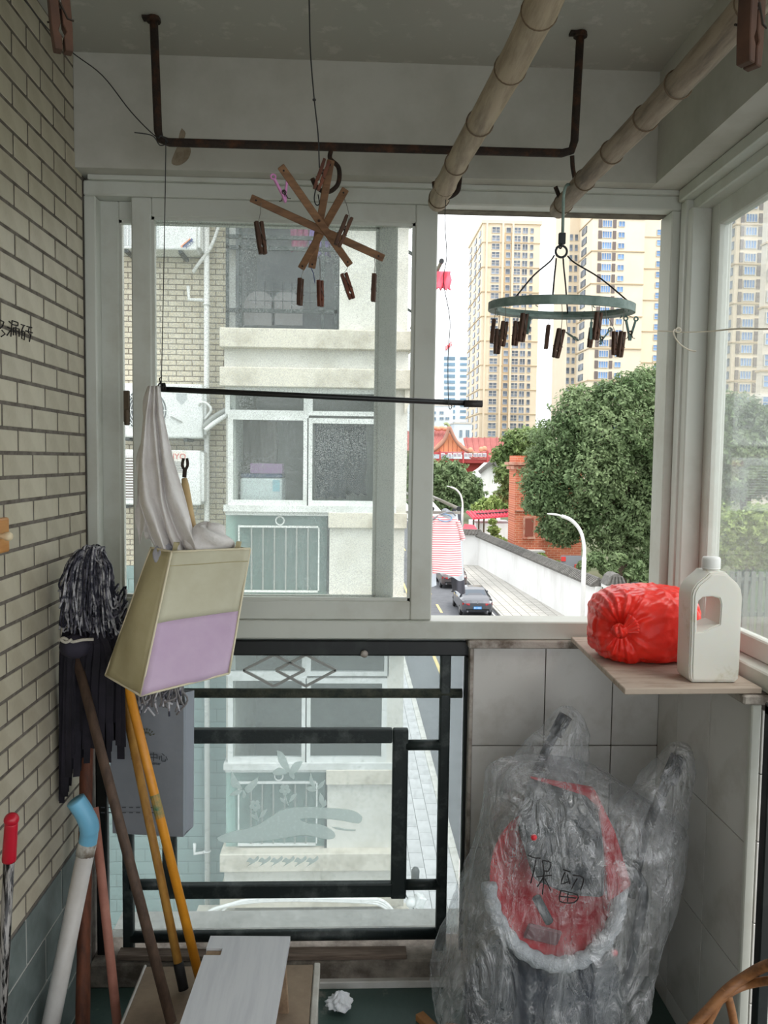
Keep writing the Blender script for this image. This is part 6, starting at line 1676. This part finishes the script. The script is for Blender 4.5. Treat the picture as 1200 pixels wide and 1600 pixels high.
tree([(1125, 820, 34), (1160, 830, 36), (1195, 820, 40), (1145, 860, 34), (1185, 865, 36), (1110, 850, 30), (1225, 850, 40)], 34, 26000, .11, m_lf3, 'bright yellow green shrub tree low behind the side window glass', seed=8, base=1165, name='shrub', trunk=.12)
def shrub(pxb, Y_, n, size, label, seed, m_=m_lf3):
    rng = np.random.default_rng(seed); bl = [(aty(px, py, Y_), r_ / FPX * Y_) for px, py, r_ in pxb]
    r0 = empty('climbing_shrub', (bl[0][0].x, Y_, ZG - .2), label, 'shrub', 'shrubs behind the garden wall'); leaf_mesh('foliage', leaves(n, bl, size, rng), m_, r0)
    for c, r_ in bl[:3]: MB().tube([(c.x, Y_, ZG - .2), (c.x, Y_, c.z)], .06, 6).build('stem', m_bark, r0)
shrub([(772, 828, 8), (775, 842, 9), (785, 850, 10), (770, 815, 5), (794, 856, 8)], 66, 2600, .2, 'loose green climber growing above the garden wall near the shed', 21)
shrub([(845, 870, 6), (870, 880, 5)], 58.6, 500, .2, 'small shrub at the foot of the brick house', 22)
shrub([(1005, 905, 14), (985, 895, 10), (995, 885, 10), (930, 874, 13), (950, 888, 13), (965, 872, 12), (912, 884, 9)], 47, 6000, .18, 'dark low shrub behind the garden wall under the big tree', 23, m_lf1)

# ------------------------------------------------------------------ red brick house
YBk = 60.0
def bx_at(px0, px1, py0, py1, y0, y1):
    a, b = aty(px0, py0, y0), aty(px1, py1, y0); return MB().box(a.x, b.x, y0, y1, b.z, a.z)
def brick_mat():
    mt = mat('red_brick', (196, 112, 82), .9); nt = mt.node_tree; N = nt.nodes; L = nt.links
    tc = N.new('ShaderNodeTexCoord'); mp = N.new('ShaderNodeMapping'); mp.inputs['Rotation'].default_value = (math.pi / 2, 0, 0); bt_ = N.new('ShaderNodeTexBrick'); bt_.inputs['Scale'].default_value = 1.0
    bt_.inputs['Brick Width'].default_value = .5; bt_.inputs['Row Height'].default_value = .17; bt_.inputs['Mortar Size'].default_value = .018
    bt_.inputs['Color1'].default_value = lin((204, 116, 84)); bt_.inputs['Color2'].default_value = lin((180, 96, 70)); bt_.inputs['Mortar'].default_value = lin((206, 160, 134))
    L.new(tc.outputs['Object'], mp.inputs[0]); L.new(mp.outputs[0], bt_.inputs['Vector']); L.new(bt_.outputs['Color'], N['Principled BSDF'].inputs['Base Color']); return mt
m_brick = brick_mat(); m_bdk = mat('brick_trim', (176, 98, 74), .9, rgb2=(206, 170, 150), scale=3)
bh = empty('brick_house', (15.5, 65, ZG - .2), 'old red brick house with a cornice, half covered by the big tree', 'building')
a = aty(806, 735, YBk); b = aty(912, 735, YBk); zt = aty(820, 712, YBk).z
MB().box(a.x, b.x, YBk, YBk + 2.5, ZG - .2, zt).build('walls', m_brick, bh)
bx_at(801, 916, 722, 728, YBk - .35, YBk + 2.8).build('cornice', m_bdk, bh); bx_at(803, 914, 728, 735, YBk - .18, YBk + 2.7).build('cornice', m_bdk, bh); bx_at(804, 913, 797, 800, YBk - .12, YBk).build('string_course', m_bdk, bh)
for px0, px1, py0, py1 in ((818, 836, 807, 840), (848, 866, 812, 842), (822, 838, 752, 783), (852, 868, 755, 785), (885, 900, 815, 845)):
    o = bx_at(px0, px1, py0, py1, YBk - .10, YBk + .05).build('window', m_bdk, bh)
    bx_at(px0 + 3, px1 - 3, py0 + 3, py1 - 2, YBk - .14, YBk).build('shutter', mat('brown_shutter', (140, 76, 60), .8), o)
    bx_at(px0 - 1, px1 + 1, py1, py1 + 2, YBk - .25, YBk).build('sill', m_bdk, o)
bx_at(812, 852, 861, 864, YBk - 1.2, YBk).build('canopy', m_npl, bh); bx_at(838, 850, 864, 875, YBk - .05, YBk + .1).build('doorway', m_black, bh)
nbd = empty('notice_board', aty(893, 890, 50), 'grey notice board with red squares behind the garden wall', 'notice board')
bx_at(877, 908, 868, 892, 50, 50.1).build('board', mat('board_grey', (130, 134, 140), .7), nbd)
for p in ((877, 884, 870, 877), (898, 906, 882, 889)): bx_at(*p, 49.95, 50).build('red_square', mat('poster_red', (206, 60, 56), .7), nbd)
for px in (878, 906): q = aty(px, 890, 50.05); MB().tube([(q.x, 50.05, ZG - .2), (q.x, 50.05, q.z)], .06, 6).build('leg', m_rail, nbd)

# ------------------------------------------------------------------ sheds with red roofs, white gable house, tents
m_rr = mat('red_sheet_roof', (214, 62, 84), .6, rgb2=(190, 46, 66), scale=1.2)
def shed(pl, label, wall_px, roof, Y_):
    r = empty('shed', aty(wall_px[0], 840, Y_), label, 'shed', 'sheds beyond the garden wall'); r.location.z = ZG - .2; WLOC[r] = Vector(r.location)
    a, b = aty(wall_px[0], wall_px[2], Y_), aty(wall_px[1], wall_px[2], Y_); MB().box(a.x, b.x, Y_ + .4, Y_ + 5, ZG - .2, a.z).build('walls', m_gw, r)
    (lx, ly), (rx_, ry_), (trx, try_), (tlx, tly) = roof
    p = [aty(lx, ly, Y_), aty(rx_, ry_, Y_), aty(trx, try_, Y_ + 3.5), aty(tlx, tly, Y_ + 3.5)]
    MB().poly3(p, (0, 0, .12)).build('roof', m_rr, r)
    n = 14
    for k in range(n): MB().tube([p[0].lerp(p[1], (k + .5) / n) + Vector((0, 0, .14)), p[3].lerp(p[2], (k + .5) / n) + Vector((0, 0, .14))], .07, 5).build('roof_rib', m_rr, r)
    for k in range(3):
        q = p[0].lerp(p[1], .02 + .12 * k); MB().tube([(q.x, Y_ + .1, ZG - .2), (q.x, Y_ + .1, q.z)], .08, 6).build('post', m_bark, r)
    return r, p
r, p = shed(None, 'long shed with a pink red sheet roof and dark lettering', (745, 806, 818), [(739, 812), (806, 807), (806, 797), (728, 801)], 72)
for k in range(7):
    q = p[0].lerp(p[1], .2 + k * .1).lerp(p[3].lerp(p[2], .2 + k * .1), .45) + Vector((0, -.02, .20))
    MB().obox(q, (.5, .25, .03), (.25, 0, 0)).build('roof_mark', m_ink, r)
shed(None, 'low lean-to with a small stepped red roof at the wall end', (727, 742, 838), [(722, 832), (748, 834), (741, 824), (726, 822)], 66.2)
wh = empty('white_gable_house', aty(768, 780, 112), 'plain white gable end of a house between the trees', 'building'); wh.location.z = ZG - .2; WLOC[wh] = Vector(wh.location)
pts = [aty(753, 800, 112), aty(753, 762, 112), aty(750, 752, 112), aty(752, 738, 112), aty(760, 733, 112), aty(771, 723, 112), aty(781, 738, 112), aty(784, 752, 112), aty(782, 800, 112)]
for q in (pts[0], pts[-1]): q.z = ZG - .2
MB().poly3(pts, (0, 8, 0)).build('gable_wall', m_gw, wh)
MB().bar(aty(749, 738, 111.8), aty(771, 719, 111.8), .8, .5, (0, 0, 1)).build('roof_edge', m_rt, wh); MB().bar(aty(771, 719, 111.8), aty(786, 742, 111.8), .8, .5, (0, 0, 1)).build('roof_edge', m_rt, wh)
m_tent = mat('white_canvas', (232, 232, 230), .8)
def tent(px0, px1, pye, pya, Y_, label):
    r = empty('canopy_tent', aty((px0 + px1) / 2, 850, Y_), label, 'tent', 'white canopy tents'); r.location.z = ZG - .2; WLOC[r] = Vector(r.location)
    a, b = aty(px0, pye, Y_), aty(px1, pye, Y_); w_ = b.x - a.x; ap = Vector(((a.x + b.x) / 2, Y_ + w_ / 2, aty(px0, pya, Y_).z))
    c = [a, b, b + Vector((0, w_, 0)), a + Vector((0, w_, 0))]; bm2 = MB(); bm2.add(c + [ap] + [q - Vector((0, 0, .4)) for q in c], [(0, 1, 4), (1, 2, 4), (2, 3, 4), (3, 0, 4), (0, 1, 6, 5), (1, 2, 7, 6), (2, 3, 8, 7), (3, 0, 5, 8)]); bm2.build('canopy', m_tent, r)
    for q in c: MB().tube([(q.x, q.y, ZG - .2), q], .05, 6).build('pole', m_pole, r)
tent(600, 648, 800, 774, 62, 'white canopy tent seen through the slit beside the window stile'); tent(650, 690, 799, 776, 66, 'white canopy tent right of the window stile')

# ------------------------------------------------------------------ temple with red roofs
YT = 150.0
m_tr = mat('terracotta_roof', (168, 104, 98), .9, rgb2=(150, 88, 84), scale=.3, island=.05); m_tg = mat('salmon_gable', (224, 164, 136), .9, rgb2=(206, 140, 112), scale=.5); m_tw = mat('red_lacquer', (186, 80, 80), .8)
te = empty('temple', aty(700, 740, YT), 'temple with sweeping red brown roofs and a salmon gable', 'building'); te.location.z = ZG - .2; WLOC[te] = Vector(te.location)
def tp(px, py, y_=YT): return aty(px, py, y_)
def roof_slope(l0, l1, u1, u0, yl, yu, name='roof'):
    A, B, C, D = tp(*l0, yl), tp(*l1, yl), tp(*u1, yu), tp(*u0, yu)
    rows = []
    for i in range(9):
        t = i / 8; rows.append([A.lerp(B, j / 40).lerp(D.lerp(C, j / 40), t) - Vector((0, 0, .9 * math.sin(math.pi * t))) for j in range(41)])
    MB().grid(rows).build(name, m_tr, te, solid=.3)
    L_ = (B - A).length; n = max(4, int(L_ / .9)); tl_ = MB()
    for k in range(n):
        u_ = (k + .5) / n; tl_.tube([A.lerp(B, u_).lerp(D.lerp(C, u_), i / 6) - Vector((0, 0, .9 * math.sin(math.pi * i / 6) - .2)) for i in range(7)], .16, 5)
    tl_.build('roof_tile_rows', m_tr, te)['kind'] = 'stuff'
roof_slope((736, 716), (800, 716), (800, 685), (724, 685), YT + 4, YT + 14)
roof_slope((590, 712), (672, 712), (697, 673), (628, 676), YT + 2, YT + 12)
gp = [tp(672, 706), tp(702, 676), tp(735, 706)]
MB().poly3(gp, (0, 1, 0)).build('gable', m_tg, te)
for k in range(9):
    u_ = (k + .5) / 9; q0 = gp[0].lerp(gp[2], u_); h_ = 1 - abs(u_ - .5) * 2; MB().box(q0.x - .35, q0.x + .35, YT - .15, YT, q0.z, q0.z + max(.3, h_ * (gp[1].z - gp[0].z) * .85)).build('gable_panel', mat('gable_orange', (222, 150, 112), .9), te)
for pts in ([(664, 711), (680, 702), (694, 688), (702, 667)], [(702, 667), (712, 688), (726, 702), (748, 710)]):
    P = smooth_path([tp(x_, y_, YT - .8) for x_, y_ in pts], 6); MB().tube(P, [.34] * len(P), 8).build('verge', mat('verge_tan', (170, 126, 108), .9), te, smooth=True)
P = smooth_path([tp(702, 667, YT - .5), tp(698, 662, YT - .5), tp(694, 663, YT - .5)], 4); MB().tube(P, .3, 6).build('ridge_ornament', mat('ornament_green', (150, 160, 120), .8), te)
for k in range(5): q = tp(675 + k * 5, 670 - (k % 2), YT + 10); MB().ellipsoid(q, .7, .5, .45, 8, 6).build('ridge_figure', m_tg, te)
bx_at(668, 775, 706, 711, YT - 1, YT + 1).build('beam', m_tw, te); bx_at(640, 780, 716, 724, YT - .6, YT + 6).build('eaves_frieze', m_tw, te); bx_at(640, 785, 722, 760, YT + 1, YT + 8).build('hall_wall', mat('hall_dark_red', (150, 60, 56), .9), te)
xs_ = [692, 703, 711, 718, 728, 735, 743, 750, 757]
for k, px in enumerate(xs_):
    o = bx_at(px - 3, px + 3, 708, 714, YT - 1.6, YT - 1.2).build('sign_panel', m_npl, te)
    for q in range(3): bx_at(px - 2 + q * 1.6, px - 1.4 + q * 1.6, 709, 713, YT - 1.7, YT - 1.6).build('sign_stroke', mat('sign_lilac', (176, 150, 176), .8), o)
for px in (688, 724, 762): bx_at(px - 1, px + 1, 704, 726, YT - 1.5, YT - 1).build('column', m_tw, te)
for px, py in ((735, 703), (752, 702), (757, 701)): MB().ellipsoid(tp(px, py, YT - 1), .5, .4, .5, 8, 6).build('ridge_figure', m_tg, te)

# ------------------------------------------------------------------ towers
m_tb = mat('cream_tower', (222, 208, 186), .8, rgb2=(216, 200, 176), scale=.08); m_tb2 = mat('cream_tower_bright', (226, 216, 196), .8, rgb2=(220, 206, 184), scale=.08); m_tside = mat('tower_line', (188, 168, 140), .9)
m_win = mat('tower_window_glass', (84, 94, 106), .3, rgb2=(132, 142, 156), scale=.4, contrast=(.4, .6), rand=.35); m_winb = mat('tower_window_blue', (92, 130, 180), .2, rgb2=(130, 164, 206), scale=.4, rand=.2); m_wf = mat('tower_window_frame', (206, 200, 192), .7); m_sh = mat('brown_grey_louvre', (112, 102, 100), .8)
WM = {}
def win_mesh(w_, h_, nx_, ny_, mg, key, d=.25):
    k = (key, round(w_, 2), round(h_, 2))
    if k in WM: return WM[k]
    b = MB(); b.box(-w_ / 2, w_ / 2, 0, d, -h_ / 2, h_ / 2); b.cur = 1; t_ = min(w_, h_) * .032
    for i in range(nx_ + 1): x_ = -w_ / 2 + w_ * i / nx_; b.box(x_ - t_, x_ + t_, -.12, 0, -h_ / 2, h_ / 2)
    for j in range(ny_ + 1): z_ = -h_ / 2 + h_ * j / ny_; b.box(-w_ / 2, w_ / 2, -.11, 0, z_ - t_, z_ + t_)
    o = b.build('window', [mg, m_wf], None, origin=False); me = o.data; bpy.data.objects.remove(o); WM[k] = me; return me
def tower(label, Y_, px0, px1, pytop, depth, pitch_px, y_first, rows, cols, m_, side=None, sidecols=(), linestep=3, lineoff=0, x_ref=500, extra=None):
    """front face between px0 and px1 at height y_ref; windows are parts"""
    a, b = aty(px0, x_ref, Y_), aty(px1, x_ref, Y_); zt = aty((px0 + px1) / 2, pytop, Y_).z
    r = empty('tower_block', ((a.x + b.x) / 2, Y_ + depth / 2, ZG - .2), label, 'building', 'tower blocks on the skyline')
    MB().box(a.x, b.x, Y_, Y_ + depth, ZG - .2, zt).build('walls', m_, r)
    ph = pitch_px / FPX * Y_
    z1 = aty((px0 + px1) / 2, y_first, Y_).z
    for k in range(rows):
        z_ = z1 - k * ph
        if z_ < ZG + 2: break
        for (c0, c1, hf, nxx, nyy, mg, key) in cols:
            xc = (aty(c0, x_ref, Y_).x + aty(c1, x_ref, Y_).x) / 2; w_ = aty(c1, x_ref, Y_).x - aty(c0, x_ref, Y_).x
            if key == 'shutter': raw('louvre', tile_mesh(w_, .4, hf * ph, m_sh), (xc, Y_, z_), r)
            else: raw('window', win_mesh(w_, hf * ph, nxx, nyy, mg, key), (xc, Y_ - .12, z_), r)
        for (t0, t1, hf) in sidecols:
            yc = lerp(Y_, Y_ + depth, (t0 + t1) / 2); raw('window', tile_mesh(.5, (t1 - t0) * depth, hf * ph, m_win), (a.x, yc, z_), r)
        if (k + lineoff) % linestep == 0:
            zz = z_ + ph * .5; MB().box(a.x - .25, b.x + .05, Y_ - .25, Y_ + depth, zz - .14, zz + .14).build('floor_line', m_tside, r)
    return r, a, b, zt
# left tower
r, a, b, zt = tower('cream tower block on the left of the open window with a dark recessed column', 290, 752, 841, 350, 34, 12.5, 360, 29,
      [(766, 778, .70, 2, 2, m_win, 'A'), (800.5, 810.5, .72, 2, 2, m_win, 'C'), (813.5, 821.5, .72, 2, 1, m_win, 'D'), (825.5, 830.5, .62, 1, 1, m_win, 'E'), (788, 795, .66, 1, 1, m_win, 'B')], m_tb, sidecols=[(.12, .24, .6), (.42, .55, .6), (.78, .9, .6)], lineoff=1)
for px in (758, 783, 798.5): 
    q = aty(px, 500, 290).x; MB().box(q - .35, q + .35, 289.4, 290, ZG, zt).build('rib', m_tb, r)
q0, q1 = aty(786, 500, 290).x, aty(797, 500, 290).x; MB().box(q0, q1, 289.9, 290.05, ZG, zt - 3).build('recess_shade', mat('recess_shade_tan', (196, 174, 144), .9), r)  # darker sheet on the flat front; its colour stands in for recess shade
MB().box(a.x - .5, b.x + .5, 289.5, 324.5, zt, zt + 1.2).build('parapet', m_tb, r)
# right tower
r, a, b, zt = tower('taller cream tower block behind the round hanger with brown louvres beside its windows', 225, 922, 1003, 200, 22, 16.6, 350, 26,
      [(931, 936, .72, 1, 1, m_sh, 'shutter'), (937, 951.5, .60, 4, 1, m_winb, 'F'), (953.5, 958.5, .72, 1, 1, m_sh, 'shutter'), (962, 971.5, .48, 2, 1, m_winb, 'G')], m_tb2, sidecols=[(.25, .45, .6), (.6, .75, .6)])
a2, b2_ = aty(1003, 500, 232).x, aty(1036, 500, 232).x
MB().box(a2, b2_, 232, 250, ZG - .2, zt).build('wing', m_tb2, r)
a3 = aty(884, 500, 240).x; MB().box(a3, a.x + 3, 238, 255, ZG - .2, zt).build('rear_wing', m_tb, r)
ph = 16.6 / FPX * 225
for k in range(22):
    z_ = aty(960, 350, 225).z - k * ph
    raw('window', win_mesh(aty(1029, 500, 232).x - aty(1022, 500, 232).x, 1.6, 1, 2, m_winb, 'H'), (aty(1025.5, 500, 232).x, 231.9, z_), r)
    for px in (889, 897, 908, 915): raw('window', win_mesh(.9, 1.8, 1, 1, m_win, 'I'), (aty(px, 500, 238).x, 237.9, z_ - .4), r)
    if k % 3 == 1: MB().box(a2, b2_, 231.8, 232, z_ + ph * .5, z_ + ph * .5 + .25).build('floor_line', m_tside, r)
# tower behind the side window
r, a, b, zt = tower('cream tower block behind the side window with blue windows between brown louvres', 185, 1146, 1190, 200, 9, 20.2, 320, 22,
      [(1152, 1157.5, .74, 1, 1, m_sh, 'shutter'), (1160, 1177, .60, 4, 1, m_winb, 'J'), (1180, 1186, .74, 1, 1, m_sh, 'shutter')], m_tb, x_ref=480, sidecols=[(.1, .3, .6), (.55, .75, .6)], lineoff=1)
a3 = aty(1118, 480, 193).x; MB().box(a3, a.x + 2, 193, 196, ZG - .2, zt).build('rear_wing', m_tb, r)
for k in range(22): raw('window', win_mesh(1.0, 1.9, 1, 1, m_win, 'K'), (aty(1126, 480, 193).x, 192.9, aty(1160, 320, 185).z - k * 20.2 / FPX * 185), r)


r, a, b, zt = tower('pale stone tower block cut by the right edge behind the side window', 120, 1194, 1290, 150, 1.5, 33, 330, 14, [(1197, 1216, .55, 2, 2, m_winb, 'L'), (1240, 1262, .55, 2, 2, m_winb, 'M')], mat('pale_stone', (214, 204, 190), .8), x_ref=480, lineoff=1)
q = aty(1176, 655, 118); MB().box(q.x, b.x, 117, 120, q.z - 1, q.z).build('podium_cornice', MATS['pale_stone'], r); MB().box(q.x + .6, b.x, 118, 121, ZG - .2, q.z - 1).build('podium', MATS['pale_stone'], r)
# glass office and low blocks at the left of the opening
m_of = mat('office_white', (214, 222, 230), .6); m_ofg = mat('office_glass', (130, 158, 180), .2, rgb2=(104, 132, 156), scale=.2, rand=.15)
of = empty('office_tower', (aty(715, 600, 400).x, 410, ZG - .2), 'distant slanted office tower with blue glass bands and red roof letters', 'building')
pts = [aty(692, 760, 400), aty(692, 550, 400), aty(730, 517, 400), aty(737, 517, 400), aty(737, 760, 400)]
for q in (pts[0], pts[-1]): q.z = ZG
MB().poly3(pts, (0, 25, 0)).build('walls', m_of, of)
for k in range(20):
    py = 560 + k * 9.2; raw('window_band', tile_mesh(aty(711, py, 400).x - aty(694, py, 400).x, .6, 1.5, m_ofg), ((aty(694, py, 400).x + aty(711, py, 400).x) / 2, 400, aty(700, py, 400).z), of)
    raw('window_band', tile_mesh(aty(730, py, 400).x - aty(719, py, 400).x, .6, 1.2, m_ofg), ((aty(719, py, 400).x + aty(730, py, 400).x) / 2, 400, aty(724, py, 400).z), of)
for k in range(4): 
    q = aty(697 + k * 2.6, 547 - k * 2.3, 399); MB().box(q.x - .25, q.x + .25, 399, 399.5, q.z, q.z + 2.0).build('roof_letter', mat('sign_red', (206, 50, 60), .6), of)
def lowblock(px0, px1, pyt, Y_, label, wins):
    a, b = aty(px0, pyt, Y_), aty(px1, pyt, Y_); r = empty('office_block', ((a.x + b.x) / 2, Y_ + 6, ZG - .2), label, 'building', 'low office blocks')
    MB().box(a.x, b.x, Y_, Y_ + 14, ZG - .2, a.z).build('walls', m_of, r); MB().box(a.x - .2, b.x + .2, Y_ - .2, Y_ + 14, a.z, a.z + .5).build('parapet', m_wf, r)
    for (u0, u1, v0, v1) in wins:
        p0, p1 = aty(u0, v0, Y_), aty(u1, v1, Y_); raw('window', win_mesh(p1.x - p0.x, p0.z - p1.z, 2, 1, m_ofg, 'W'), ((p0.x + p1.x) / 2, Y_ - .1, (p0.z + p1.z) / 2), r)
lowblock(672, 708, 634, 260, 'pale blue office block above the temple ridge', [(676, 681, 652, 657), (687, 693, 652, 656), (696, 702, 652, 656), (676, 681, 643, 647), (687, 693, 643, 647)])
lowblock(710, 737, 662, 250, 'grey white office block between the temple and the cream tower', [(718, 722, 672, 683), (728, 733, 672, 683)])
lowblock(606, 650, 604, 240, 'pale office block seen in the slit beside the window stile', [(618, 623, 672, 680), (629, 634, 672, 680), (618, 623, 650, 656), (629, 634, 650, 656), (618, 622, 620, 628), (627, 634, 620, 628)])

# ------------------------------------------------------------------ fence behind the side window
fe = empty('garden_fence', (aty(1170, 930, 26).x, 26, ZG - .2), 'grey garden fence behind the side window glass', 'fence')
for k in range(16):
    x_ = lerp(aty(1120, 930, 26).x, aty(1290, 930, 26).x, k / 15); MB().box(x_ - .07, x_ + .07, 26, 26.05, ZG - .2, aty(1150, 893, 26).z).build('picket', mat('fence_grey', (122, 118, 110), .9), fe)
for py in (905, 960): q = aty(1150, py, 26); MB().box(aty(1110, 930, 26).x, aty(1290, 930, 26).x, 26.05, 26.12, q.z - .06, q.z + .06).build('rail', MATS['fence_grey'], fe)
